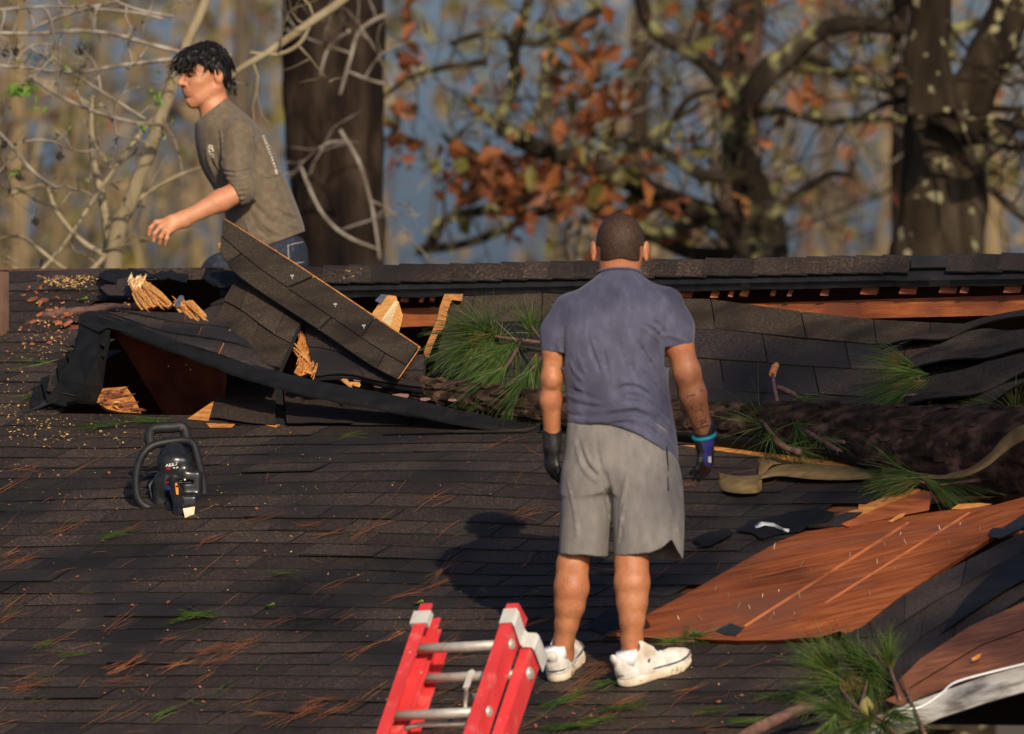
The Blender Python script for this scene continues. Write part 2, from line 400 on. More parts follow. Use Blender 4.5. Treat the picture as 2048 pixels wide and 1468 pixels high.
def cap_piece(x0, x1, hl=0.0):
    """one cap shingle bent over the ridge: it overlaps the next one to the left"""
    c = MB(); g = []
    pr = [(0.34, 30), (0.16, 6), (0.06, 0.5), (0.0, 0), (-0.035, 4), (-0.06, 13), (-0.085, 25), (-0.10, 34)]
    for k, t in enumerate(np.linspace(0, 1, 4)):
        r_ = []
        for q, (dd, dy) in enumerate(pr):
            # the cap's cross cut follows the slope, so it leans to the right going up and away
            sx = (7 - q) * 2.1 if q < 8 else 0
            x = x0 + (x1 - x0) * t + sx - 14
            r_.append(ridge_pt(x, dy - (3.2 * (1 - t) - 0.4) - hl, dd) )
        g.append(r_)
    c.sheet(g, lambda p: np.array([0, 0.004, -0.005]), 0, 1, 1)
    return c
px = 452.0
while px < 1818:
    wd = 51 + rnd.uniform(-2, 2)
    cap_piece(px, px + wd + 10, rnd.uniform(-.6, 1.2)).build('ridge_cap', [M['shingle'], M['edge']], house)
    px += wd
px = 1905.0
while px < 2300:
    cap_piece(px, px + 62, rnd.uniform(-1, 1)).build('ridge_cap', [M['shingle'], M['edge']], house); px += 52
mp_ = MB()
mp_.sheet([[ridge_pt(x, dy, dd) for (dd, dy) in ((0.1, 3), (0.0, 1), (-.04, 6), (-.07, 16), (-.085, 24))] for x in (1822, 1850, 1880, 1908)], (0, .004, -.004)); mp_.build('bare_vent_plate', [M['under']], house)

# beams seen through the gap under the ridge
bm_ = MB()
bm_.slab([P(1330, 612, 60.22), P(2200, 585, 59.38), P(2200, 626, 59.38), P(1330, 646, 60.22)], np.array([.02, .04, 0])); bm_.build('ridge_beam', [M['beam']], house)
b2 = MB(); b2.slab([P(780, 618, 60.76), P(910, 613, 60.66), P(910, 650, 60.66), P(780, 655, 60.76)], np.array([.02, .04, 0])); b2.build('ridge_beam', [M['beam']], house)
b3 = MB(); b3.slab([P(760, 572, 61.2), P(2200, 556, 59.9), P(2200, 584, 59.9), P(760, 604, 61.2)], np.array([.0, .03, 0])); b3.build('upper_beam', [M['beam']], house)
x = 800
while x < 2060:                                        # added wood blocks; gaps between them imitate the vent's fringe of shadow
    w_ = rnd.choice((9, 12, 16, 34))
    yb = 592 - (x - 800) * 0.017; yv = rnd.uniform(0, 7)
    t = MB(); t.hexa([P(x + a_, yb + b_, DEPTH_R(x) - .06 + c_) for a_, b_, c_ in ((0, 14 - yv, 0), (w_, 14 - yv * .3, 0), (w_, 14, .02), (0, 14, .02), (6, -4, 0), (w_ + 6, -4, 0), (w_ + 6, -4, .02), (6, -4, .02))])
    if rnd.random() < .72: t.build('shadow_fringe_block', [M['beam']], house)
    x += w_ + rnd.uniform(2, 22)

# generic bilinear patch of shingles ------------------------------------------------
def edge_fn(lo, hi, wob=0.0):
    """patch between two polylines of (px,py,dd): s along, t from lo to hi"""
    lo3 = smooth_poly([Q(*p) for p in lo], 60); hi3 = smooth_poly([Q(*p) for p in hi], 60)
    lo3 = np.array(lo3); hi3 = np.array(hi3); idx = np.linspace(0, 1, 60)
    def pt(s, t):
        s_ = min(max(s, 0), 1)
        a = np.array([np.interp(s_, idx, lo3[:, k]) for k in range(3)]); b = np.array([np.interp(s_, idx, hi3[:, k]) for k in range(3)])
        return a * (1 - t) + b * t
    def fn(s, t):
        p = pt(s, t); e = 0.02
        ds = pt(min(s + e, 1), t) - pt(max(s - e, 0), t); dt = pt(s, t + e) - pt(s, t - e)
        n = np.cross(ds, dt); n /= np.linalg.norm(n) + 1e-12
        if n @ np.array([0, -1, 0.5]) < 0: n = -n
        if wob: p = p + n * wob * nz(p, 3.0)
        return p, n
    return fn
def patch(parent, fn, rows, cols, mt, deckmat, dthick=0.013, ns=24, nt=5, drop=(), lift=0.012, name='deck', edgemat=None, thick=0.006):
    d = MB()
    g = [[fn(s, t)[0] - fn(s, t)[1] * 0.002 for t in np.linspace(0, 1, nt)] for s in np.linspace(0, 1, ns)]
    nn = fn(.5, .5)[1]; gap = .0028 / max(.1, sum(np.linalg.norm(g[i + 1][nt // 2] - g[i][nt // 2]) for i in range(ns - 1)))
    d.sheet(g, -nn * dthick, 0, 0, 0); dobj = d.build(name, [deckmat], parent)
    for r in range(rows):
        off = (r % 2) * 0.5
        for c in range(-1, cols + 1):
            s0 = max((c + off) / cols, 0); s1 = min((c + 1 + off) / cols, 1)
            if s1 - s0 < 0.25 / cols or (r, c) in drop: continue
            t0 = r / rows; t1 = min((r + 1.3) / rows, 1.0)
            sub = max(1, int((s1 - s0) * 14))
            g_ = MB(); cc = []
            gl = []
            for k in range(sub + 1):
                s = s0 + (s1 - s0) * k / sub + (gap if k == 0 else -gap if k == sub else 0)
                p0, n0 = fn(s, t0 + 0.01 * rnd.uniform(-1, 1)); p1, n1 = fn(s, t1)
                gl.append((p0 + n0 * lift, p1 + n1 * 0.003, n0))
            g_.sheet([[q[0], q[1]] for q in gl], -gl[0][2] * thick, 0, 1, 0)
            g_.build('shingle', [mt[min(rows - 1 - r, len(mt) - 1)] if isinstance(mt, list) else mt, M['edge']], dobj)
    return dobj

# caved-in panel between ridge and log
panel = thing('caved_roof_panel', 'long shingled roof panel caved in below the ridge behind the fallen log', 'roof panel', Q(1400, 800))
lo = [(850, 812, .35), (1100, 818, .30), (1400, 842, .18), (1700, 850, .1), (1850, 850, .05), (1990, 840, 0)]
hi = [(905, 592, -.05), (1100, 590, -.1), (1370, 598, -.14), (1650, 632, -.2), (1850, 645, -.22), (1975, 650, -.2)]
patch(panel, edge_fn(lo, hi, 0.012), 4, 8, [M['shingle_tan'], M['shingle']], M['edge'], ns=40, lift=0.010, thick=0.005)

# lifted flap: its front edge rises to a peak at the left
flap = thing('lifted_roof_flap', 'torn flap of shingled decking lifted to a peak over the black hole at left', 'roof flap', Q(400, 740))
lo = [(192, 640, -.8), (300, 674, -.74), (400, 708, -.66), (545, 752, -.5)]
hi = [(262, 628, -.55), (330, 630, -.5), (430, 632, -.42), (600, 640, -.45)]
patch(flap, edge_fn(lo, hi, 0.02), 3, 4, M['shingle'], M['orange'], ns=16, lift=0.014)
lo2 = [(390, 640, -.40), (450, 642, -.44), (520, 655, -.48), (590, 672, -.45)]
hi2 = [(455, 592, -.1), (490, 582, -.12), (540, 605, -.2), (602, 634, -.3)]
patch(flap, edge_fn(lo2, hi2, 0.01), 2, 2, M['shingle'], M['deckwood'], ns=10, lift=0.014)
ub = MB(); ub.slab([Q(222, 657, -.72), Q(340, 697, -.64), Q(455, 738, -.54), Q(450, 800, .0), Q(410, 846, .5), Q(335, 842, .6), Q(268, 735, .2)], (0, .012, .004)); M['shaded_under'] = mat('shaded_deck_underside', [(0.3, (0.05, 0.012, 0.006)), (0.7, (0.12, 0.032, 0.014))], 8, 6, 0.8, spec=0.1); ub.build('underside_board', [M['shaded_under']], flap)  # deck wood darkened: shade under the flap is put into the colour
lip = MB()                                              # felt over the front edge; its black also paints the edge's shadow
ed = [(158, 642, -.8), (195, 634, -.83), (300, 672, -.77), (400, 706, -.69), (500, 738, -.58), (600, 765, -.48), (700, 785, -.39), (800, 804, -.3), (950, 838, -.17), (1090, 864, -.03)]
wdt = [6, 14, 17, 20, 24, 26, 26, 24, 19, 10]
e3 = smooth_poly([Q(x, y - 8, d) for x, y, d in ed], 70); e4 = smooth_poly([Q(x, y + w, d + .03) for (x, y, d), w in zip(ed, wdt)], 70)
e4 = [p + np.array([0, 0, 0.006 * nz(p, 9)]) for p in e4]
lip.sheet([[a - [0, 0.015, -.006], (a + b) / 2 - [0, .03, 0], b] for a, b in zip(e3, e4)], (0, .012, 0)); lip.build('felt_shadow_lip', [M['felt']], flap, smooth=True)
pk = MB()                                               # the tented black peak
pk.slab([Q(158, 646, -.84), Q(172, 630, -.83), Q(203, 620, -.78), Q(252, 629, -.72), (Q(297, 664, -.76)), Q(297, 676, -.77), Q(215, 655, -.82), Q(196, 664, -.85)], (0, .02, -.006)); pk.build('torn_peak', [M['felt']], flap)
sd = MB()
sdl = [[Q(158, 645, -.82), Q(196, 655, -.84), Q(225, 655, -.7)], [Q(150, 700, -.66), Q(192, 712, -.72), Q(212, 720, -.5)], [Q(120, 760, -.4), Q(170, 768, -.42), Q(205, 775, -.25)], [Q(92, 800, -.16), Q(150, 803, -.18), Q(190, 806, -.05)], [Q(38, 838, -.01), Q(90, 822, -.03), Q(165, 818, .05)]]
sdl = [[p + np.array([0, 0, .012 * nz(p, 14)]) for p in r_] for r_ in sdl]
sd.sheet(sdl, (0, .01, -.008)); o = sd.build('torn_side', [M['felt']], flap)
rs = random.Random(3)
for k in range(9):                                        # layers of torn felt and shingle down the side of the peak
    t0 = k / 9.0; x = 205 - 150 * t0 ** 1.3; y = 650 + 175 * t0; dd = -.86 + .84 * t0
    pts = [(x - rs.uniform(22, 40), y + rs.uniform(-14, 2), dd + .02), (x - rs.uniform(2, 10), y - rs.uniform(14, 24), dd), (x + rs.uniform(14, 30), y + rs.uniform(-12, 8), dd + .04), (x + rs.uniform(4, 18), y + rs.uniform(30, 46), dd + .14), (x - rs.uniform(20, 44), y + rs.uniform(26, 40), dd + .13)]
    c = MB(); c.slab([Q(*p) for p in pts], (0, .008, -.005), 0, 1, 1); c.build('torn_layer', [M['shingle'] if k % 3 == 2 else M['felt'], M['edge']], flap)
for k, (p0, p1, w_) in enumerate([((20, 822), (150, 768), 16), ((2, 800), (140, 765), 14), ((60, 838), (170, 785), 14), ((-10, 835), (110, 800), 13)]):
    c = MB(); a3 = smooth_poly([Q(p0[0], p0[1], -.01), Q((p0[0] + p1[0]) / 2, (p0[1] + p1[1]) / 2 + 7, -.06), Q(p1[0], p1[1], -.2)], 7); b3_ = [p + U_ * 0.06 for p in a3]
    c.sheet([[p - N_ * 0 for p in a3], b3_], -N_ * .006, 0, 1, 1); c.build('curled_shingle', [M['shingle'], M['edge']], flap)

# bent-up strip on the lower side of the crack
strip = thing('bent_roof_strip', 'bent strip of shingles standing up along the lower edge of the long black crack', 'roof strip', Q(700, 850))
lo = [(420, 842, 0.0), (560, 856, 0.0), (700, 858, 0), (850, 860, 0), (1010, 862, 0)]
hi = [(446, 745, .06), (560, 775, .1), (700, 806, .08), (850, 832, .05), (1010, 857, .02)]
fs = edge_fn(lo, hi, 0.006)
for k, (s0, s1, dz) in enumerate([(0.0, 0.235, 0.0), (0.265, 0.50, .012), (0.505, 0.70, .006), (0.705, 0.99, .004)]):
    t = MB(); g = []
    for q in np.linspace(0, 1, 6):
        s = s0 + (s1 - s0) * q
        g.append([fs(s + (.012 if k == 1 else 0) * (1 - t_), t_)[0] + fs(s, t_)[1] * (0.01 + dz * (1 - t_) + 0.008 * nz((s * 9, t_ * 3, k))) for t_ in (0.02 + .01 * rnd.random(), .35, .7, 1.0)])
    t.sheet(g, (0, .006, -.004), 0, 1, 1); t.build('shingle', [M['shingle'], M['edge']], strip)
dkk = MB(); dkk.sheet([[fs(s, t_)[0] + [0, .02, 0] for t_ in (0, .5, 1)] for s in np.linspace(0.02, 1, 14)], (0, .012, 0)); dkk.build('deck', [M['edge']], strip)
for poly in ([(374, 838), (428, 801), (417, 842)], [(412, 846), (470, 848), (462, 855), (420, 855)], [(530, 850), (560, 849), (552, 855)]):
    t = MB(); t.slab([Q(x, y, -.01) for x, y in poly], np.array([0, .015, -.005])); t.build('torn_wood', [M['orange']], strip)
# ------------------------------------------------------------------ signed-distance modelling (bodies, cloth, shoes, saw)
def smin(a, b, k):
    if k <= 0: return np.minimum(a, b)
    h = np.maximum(k - np.abs(a - b), 0) / k
    return np.minimum(a, b) - h * h * k * 0.25
def smax(a, b, k): return -smin(-a, -b, k)
class Vol:
    def __init__(s, lo, hi, res):
        s.lo = np.array(lo, float); s.res = res
        s.n = (np.ceil((np.array(hi) - s.lo) / res).astype(int) + 1)
        s.f = np.full(s.n, 0.5, np.float32)
        s.ax = [(s.lo[i] + res * np.arange(s.n[i])).astype(np.float32) for i in range(3)]
    def win(s, lo, hi):
        a = np.clip(np.floor((np.array(lo) - s.lo) / s.res).astype(int), 0, s.n - 1)
        b = np.clip(np.ceil((np.array(hi) - s.lo) / s.res).astype(int) + 1, 1, s.n)
        return tuple(slice(a[i], b[i]) for i in range(3))
    def grid(s, w): return s.ax[0][w[0]][:, None, None], s.ax[1][w[1]][None, :, None], s.ax[2][w[2]][None, None, :]
    def put(s, w, d, k, op):
        f = s.f[w]
        if f.size == 0: return
        if op == 'add': s.f[w] = smin(f, d, k)
        elif op == 'sub': s.f[w] = smax(f, -d, k)
        else: s.f[w] = smax(f, d, k)
    def cone(s, a, b, ra, rb, k=0.02, op='add', flat=None, fa=1.0):
        """tapered capsule; flat = direction in which its section is scaled by fa"""
        a = np.array(a, float); b = np.array(b, float); m = max(ra, rb) * max(fa, 1) + k + 0.03
        w = s.win(np.minimum(a, b) - m, np.maximum(a, b) + m); x, y, z = s.grid(w)
        px, py, pz = x - a[0], y - a[1], z - a[2]; d = b - a; L2 = d @ d + 1e-12
        t = np.clip((px * d[0] + py * d[1] + pz * d[2]) / L2, 0, 1)
        qx, qy, qz = px - t * d[0], py - t * d[1], pz - t * d[2]; sc = 1.0
        if flat is not None:
            u = np.array(flat, float); u -= d * (u @ d) / L2; u /= np.linalg.norm(u) + 1e-9
            c = (qx * u[0] + qy * u[1] + qz * u[2]) * (1 / fa - 1); qx = qx + c * u[0]; qy = qy + c * u[1]; qz = qz + c * u[2]; sc = min(1, fa)
        s.put(w, (np.sqrt(qx * qx + qy * qy + qz * qz) - (ra + (rb - ra) * t)) * sc, k, op)
    def ell(s, c, r, k=0.02, op='add', R=None):
        c = np.array(c, float); r = np.array(r, float); m = max(r) + k + 0.03
        w = s.win(c - m, c + m); x, y, z = s.grid(w); p = [x - c[0], y - c[1], z - c[2]]
        if R is not None:
            R = np.array(R, float); p = [p[0] * R[i][0] + p[1] * R[i][1] + p[2] * R[i][2] for i in range(3)]
        k0 = np.sqrt((p[0] / r[0]) ** 2 + (p[1] / r[1]) ** 2 + (p[2] / r[2]) ** 2) + 1e-6
        k1 = np.sqrt((p[0] / r[0] ** 2) ** 2 + (p[1] / r[1] ** 2) ** 2 + (p[2] / r[2] ** 2) ** 2) + 1e-6
        s.put(w, k0 * (k0 - 1) / k1, k, op)
    def box(s, c, h, k=0.01, op='add', R=None, rd=0.005):
        c = np.array(c, float); h = np.array(h, float); m = np.linalg.norm(h) + k + 0.03
        w = s.win(c - m, c + m); x, y, z = s.grid(w); p = [x - c[0], y - c[1], z - c[2]]
        if R is not None:
            R = np.array(R, float); p = [p[0] * R[i][0] + p[1] * R[i][1] + p[2] * R[i][2] for i in range(3)]
        q = [np.abs(p[i]) - h[i] + rd for i in range(3)]
        d = np.sqrt(sum(np.maximum(v, 0) ** 2 for v in q)) + np.minimum(np.maximum(np.maximum(q[0], q[1]), q[2]), 0) - rd
        s.put(w, d, k, op)
    def loft(s, secs, k=0.02, e=2.4, op='add'):
        """secs: (z, cx, cy, rx, ry) horizontal super-ellipse sections"""
        secs = sorted(secs); Z = np.array([q[0] for q in secs]); A = np.array(secs)
        m = A[:, 3:5].max() + 0.05
        w = s.win((A[:, 1].min() - m, A[:, 2].min() - m, Z[0] - .03), (A[:, 1].max() + m, A[:, 2].max() + m, Z[-1] + .03)); x, y, z = s.grid(w)
        zz = s.ax[2][w[2]]; t = np.linspace(Z[0], Z[-1], 160)
        cr = np.array([smooth_eval(Z, A[:, 1:], q) for q in t])
        v = [np.interp(zz, t, cr[:, i])[None, None, :] for i in range(4)]
        q = (np.abs((x - v[0]) / v[2]) ** e + np.abs((y - v[1]) / v[3]) ** e) ** (1 / e)
        gx = np.abs(x - v[0]); gy = np.abs(y - v[1]); rr = np.sqrt(gx * gx + gy * gy) + 1e-6
        d = (q - 1) / np.maximum(q, 1e-3) * rr
        d = np.maximum(d, np.maximum(z - Z[-1], Z[0] - z))
        s.put(w, d.astype(np.float32), k, op)
    def clip(s, fun, k=0.0):
        """keep where fun(x,y,z) < 0"""
        x, y, z = s.ax[0][:, None, None], s.ax[1][None, :, None], s.ax[2][None, None, :]
        s.f = smax(s.f, np.broadcast_to(fun(x, y, z), s.f.shape).astype(np.float32), k)
    def shell(s, t): s.f = np.maximum(s.f, -(s.f + t))
    def noise(s, amp, fx, fy, fz, seed=0, band=0.03):
        """smooth value-noise displacement near the surface"""
        r = np.random.RandomState(seed); nx, ny, nz_ = [int((s.n[i] * s.res) * f) + 4 for i, f in enumerate((fx, fy, fz))]
        g = r.uniform(-1, 1, (nx, ny, nz_)).astype(np.float32)
        for ax, f in enumerate((fx, fy, fz)):
            pos = np.arange(s.n[ax]) * s.res * f; i0 = pos.astype(int); t = pos - i0; t = t * t * (3 - 2 * t); sh = [1, 1, 1]; sh[ax] = -1
            g = np.take(g, i0, axis=ax) * (1 - t).reshape(sh).astype(np.float32) + np.take(g, i0 + 1, axis=ax) * t.reshape(sh).astype(np.float32)
        s.f += amp * g
    def surf(s, px, py, d0, d1):
        """first surface point along a camera ray between depths d0, d1"""
        ts = np.arange(d0, d1, s.res * 0.5); rr = ray(px, py); p = CO + ts[:, None] * rr
        i = np.round((p - s.lo) / s.res).astype(int); ok = np.all((i >= 0) & (i < s.n), axis=1); i = np.clip(i, 0, s.n - 1)
        v = np.where(ok, s.f[i[:, 0], i[:, 1], i[:, 2]], 1); h = np.nonzero(v < 0)[0]
        return None if len(h) == 0 else p[h[0]]
    def crease(s, pts, r, d0, d1, op='add', k=0.012, sink=0.6, n=9):
        """a fold of cloth along photo pixels pts: op add = ridge, sub = groove"""
        q = smooth_poly([(x, y, 0) for x, y in pts], n); w = [s.surf(x, y, d0, d1) for x, y, _ in q]; w = [a for a in w if a is not None]
        for i in range(len(w) - 1):
            t0 = sin(pi * (i + .3) / len(w)); t1 = sin(pi * (i + 1.2) / len(w))
            off = np.array([0, r * sink, 0]) if op == 'add' else np.array([0, -r * sink, 0])
            s.cone(w[i] + off, w[i + 1] + off, max(r * t0, r * .3), max(r * t1, r * .3), k, op)
    def mesh(s, name='m', smooth_it=1, xf=None):
        f = s.f; sg = (f < 0); c = sg.astype(np.int8)
        c = c[:-1] + c[1:]; c = c[:, :-1] + c[:, 1:]; c = c[:, :, :-1] + c[:, :, 1:]
        act = (c > 0) & (c < 8); idx = np.argwhere(act); n = len(idx)
        ids = np.full(act.shape, -1, np.int32); ids[act] = np.arange(n)
        off = np.array([[i, j, k] for i in (0, 1) for j in (0, 1) for k in (0, 1)])
        val = np.stack([f[idx[:, 0] + o[0], idx[:, 1] + o[1], idx[:, 2] + o[2]] for o in off], 1)
        acc = np.zeros((n, 3)); cnt = np.zeros(n)
        for a in range(8):
            for b in range(a + 1, 8):
                if np.abs(off[a] - off[b]).sum() != 1: continue
                m = (val[:, a] < 0) != (val[:, b] < 0); t = val[:, a] / (val[:, a] - val[:, b] + 1e-20)
                acc += np.where(m[:, None], off[a] + t[:, None] * (off[b] - off[a]), 0); cnt += m
        V = s.lo + (idx + acc / cnt[:, None]) * s.res
        quads = []
        for ax in range(3):
            o1, o2 = [(1, 2), (2, 0), (0, 1)][ax]
            A = [slice(None)] * 3; B = [slice(None)] * 3; A[ax] = slice(0, -1); B[ax] = slice(1, None)
            ch = sg[tuple(A)] != sg[tuple(B)]; e = np.argwhere(ch)
            e = e[(e[:, o1] > 0) & (e[:, o2] > 0) & (e[:, o1] < f.shape[o1] - 1) & (e[:, o2] < f.shape[o2] - 1)]
            ins_ = sg[e[:, 0], e[:, 1], e[:, 2]]
            def cell(d1, d2):
                q = e.copy(); q[:, o1] -= d1; q[:, o2] -= d2; return ids[q[:, 0], q[:, 1], q[:, 2]]
            q = np.stack([cell(1, 1), cell(0, 1), cell(0, 0), cell(1, 0)], 1)
            q = np.where(ins_[:, None], q, q[:, ::-1]); quads.append(q)
        Qd = np.concatenate(quads); Qd = Qd[(Qd >= 0).all(1)]
        for _ in range(smooth_it):                      # light Laplacian smoothing
            sm = np.zeros_like(V); ct = np.zeros(n)
            for a, b in ((0, 1), (1, 2), (2, 3), (3, 0)):
                np.add.at(sm, Qd[:, a], V[Qd[:, b]]); np.add.at(sm, Qd[:, b], V[Qd[:, a]]); np.add.at(ct, Qd[:, a], 1); np.add.at(ct, Qd[:, b], 1)
            V = V * 0.5 + 0.5 * sm / np.maximum(ct, 1)[:, None]
        if xf is not None: V = xf(V)
        me = bpy.data.meshes.new(name); me.vertices.add(n); me.vertices.foreach_set('co', V.astype(np.float32).ravel())
        me.loops.add(Qd.size); me.loops.foreach_set('vertex_index', Qd.astype(np.int32).ravel())
        me.polygons.add(len(Qd)); me.polygons.foreach_set('loop_start', np.arange(0, Qd.size, 4, dtype=np.int32))
        me.polygons.foreach_set('loop_total', np.full(len(Qd), 4, np.int32))
        me.update(calc_edges=True); me.validate(); return me
def smooth_eval(Z, V, q):
    i = int(np.clip(np.searchsorted(Z, q) - 1, 0, len(Z) - 2)); t = (q - Z[i]) / (Z[i + 1] - Z[i] + 1e-9)
    p0, p1, p2, p3 = V[max(i - 1, 0)], V[i], V[i + 1], V[min(i + 2, len(V) - 1)]
    h = Z[i + 1] - Z[i]
    m1 = (p2 - p0) / (Z[i + 1] - Z[max(i - 1, 0)] + 1e-9) * h; m2 = (p3 - p1) / (Z[min(i + 2, len(V) - 1)] - Z[i] + 1e-9) * h
    t2, t3 = t * t, t * t * t
    return (2 * t3 - 3 * t2 + 1) * p1 + (t3 - 2 * t2 + t) * m1 + (-2 * t3 + 3 * t2) * p2 + (t3 - t2) * m2

M['skin'] = mat('tanned_skin', [(0.3, (0.36, 0.130, 0.056)), (0.55, (0.46, 0.180, 0.080)), (0.75, (0.53, 0.23, 0.11))], 22, 8, 0.5, 0.002, 120, sss=0.08, spec=0.4, second=(7, (0.42, 0.145, 0.068), 0.50, 0.66), speck=(70, 0.70, (0.30, 0.11, 0.055)))
M['skin2'] = mat('light_tanned_skin', [(0.3, (0.46, 0.185, 0.088)), (0.55, (0.56, 0.25, 0.125)), (0.75, (0.63, 0.31, 0.17))], 20, 8, 0.5, 0.002, 120, sss=0.08, spec=0.4, second=(9, (0.52, 0.20, 0.11), 0.52, 0.68))
M['stubble'] = mat('shaved_hair', [(0.3, (0.020, 0.011, 0.008)), (0.55, (0.055, 0.028, 0.018)), (0.75, (0.14, 0.07, 0.04))], 190, 6, 0.6, 0.002, 300, spec=0.3)
M['hair'] = mat('wet_black_hair', [(0.3, (0.004, 0.003, 0.003)), (0.7, (0.014, 0.010, 0.008))], 90, 4, 0.42, 0.001, 200, spec=0.35)
M['tee'] = mat('blue_grey_tshirt', [(0.3, (0.060, 0.060, 0.100)), (0.55, (0.078, 0.077, 0.126)), (0.75, (0.104, 0.102, 0.158))], 42, 7, 0.85, 0.0012, 300, second=(4.5, (0.046, 0.045, 0.078), 0.50, 0.60),  sheen=0.15, stretch=(1, 1, 0.4))
M['shorts'] = mat('grey_shorts', [(0.3, (0.150, 0.132, 0.120)), (0.55, (0.190, 0.170, 0.156)), (0.75, (0.228, 0.205, 0.190))], 36, 7, 0.85, 0.001, 300, sheen=0.1, stretch=(1, 1, 0.4))
M['olive'] = mat('olive_brown_shirt', [(0.3, (0.108, 0.076, 0.046)), (0.55, (0.138, 0.100, 0.063)), (0.75, (0.175, 0.130, 0.085))], 40, 7, 0.85, 0.0012, 300, sheen=0.12)
M['denim'] = mat('dark_blue_denim', [(0.3, (0.008, 0.010, 0.020)), (0.55, (0.016, 0.020, 0.037)), (0.8, (0.050, 0.058, 0.085))], 60, 7, 0.85, 0.0015, 240)
M['stitch'] = flat('stitching_thread', (0.5, 0.47, 0.42), 0.8)
M['shoe'] = mat('white_knit_shoe', [(0.3, (0.56, 0.50, 0.44)), (0.55, (0.70, 0.645, 0.58)), (0.75, (0.80, 0.75, 0.69))], 30, 6, 0.8, 0.0012, 260, second=(9, (0.50, 0.385, 0.26), 0.52, 0.66))
M['sole'] = mat('cream_foam_sole', [(0.3, (0.60, 0.47, 0.32)), (0.55, (0.74, 0.62, 0.46)), (0.75, (0.82, 0.73, 0.58))], 26, 6, 0.7, 0.0015, 120, second=(30, (0.30, 0.19, 0.10), 0.62, 0.72))
M['shoe_grey'] = flat('dark_grey_band', (0.11, 0.10, 0.10), 0.7)
M['sock'] = flat('white_sock', (0.80, 0.79, 0.82), 0.85)
M['glove'] = mat('black_coated_glove', [(0.3, (0.008, 0.008, 0.009)), (0.7, (0.030, 0.029, 0.030))], 60, 5, 0.42, 0.002, 160, spec=0.5, speck=(120, 0.71, (0.30, 0.29, 0.28)))
M['glove_blue'] = flat('blue_glove_knit', (0.05, 0.045, 0.25), 0.8)
M['band'] = flat('turquoise_band', (0.02, 0.42, 0.50), 0.5)
M['ink'] = flat('tattoo_ink', (0.075, 0.045, 0.04), 0.6)
M['lip'] = flat('lips', (0.42, 0.15, 0.11), 0.4)
M['eye'] = flat('dark_eye', (0.015, 0.01, 0.008), 0.25)
M['cream'] = flat('cream_print', (0.62, 0.55, 0.42), 0.8)
M['white'] = flat('white_mark', (0.8, 0.8, 0.78), 0.6)
# ------------------------------------------------------------------ man in front (seen from behind)
MD = 55.04
def m(px, py, dd=0.0): return P(px, py, MD + dd)
K = MD / F                                                # metres per pixel at his distance
footL = RP(1118, 1366); footR = RP(1250, 1372)
dL = proj(footL)[2] - MD; dR = proj(footR)[2] - MD
man = thing('person', 'man seen from behind in blue grey t-shirt, grey shorts, gloves and white sneakers', 'person', RP(1195, 1366))
pa, pb = m(1060, 1385), m(1445, 415)
lo_, hi_ = np.array([pa[0], pa[1] - .42, pa[2] - .02]), np.array([pb[0], pb[1] + .45, pb[2] + .02])
def zz(py): return float(m(1200, py)[2])
def xx_(px): return float(m(px, 900)[0])
def sec(py, l, r, ry, dd=0.0, grow=0.0):
    return (zz(py), xx_((l + r) / 2), MD + dd, (r - l) / 2 * K + grow, ry + grow)
B = Vol(lo_, hi_, 0.0042)
# head, neck, ears
B.ell(m(1240, 482, .005), (.083, .098, .098), .0)
B.ell(m(1240, 515, .015), (.076, .085, .075), .03)
B.cone(m(1240, 520, .01), m(1239, 560, .0), .060, .066, .03)
B.cone(m(1239, 550, .0), m(1238, 590, .0), .064, .075, .03)
for s, ex in ((-1, 1188), (1, 1291)):
    B.ell(m(ex + s * 2, 500, .02), (.011, .022, .033), .006, R=[[cos(s * .35), -sin(s * .35), 0], [sin(s * .35), cos(s * .35), 0], [0, 0, 1]])
    B.ell(m(ex + s * 1, 515, .015), (.008, .014, .016), .005)
# trunk
B.loft([sec(585, 1180, 1295, .06), sec(615, 1155, 1315, .08), sec(670, 1140, 1322, .10), sec(760, 1142, 1328, .105), sec(850, 1142, 1338, .11), sec(960, 1138, 1345, .10)], .03)
# arms
ARM = {'L': [(1130, 640, .0), (1107, 700, .0), (1103, 757, .0), (1101, 800, .02), (1105, 874, .06)], 'R': [(1335, 635, .0), (1358, 690, .0), (1374, 745, .0), (1386, 790, .02), (1409, 868, .07)]}
RAD = {'L': [.040, .0385, .036, .0375, .0285], 'R': [.046, .049, .0475, .0475, .0315]}
for q in 'LR':
    A_ = [m(*t) for t in ARM[q]]
    for i in range(4): B.cone(A_[i], A_[i + 1], RAD[q][i], RAD[q][i + 1], .02)
    e = A_[2]; B.ell(e + [0.004 if q == 'R' else 0, -.03, -.005], (.020, .014, .026), .02)
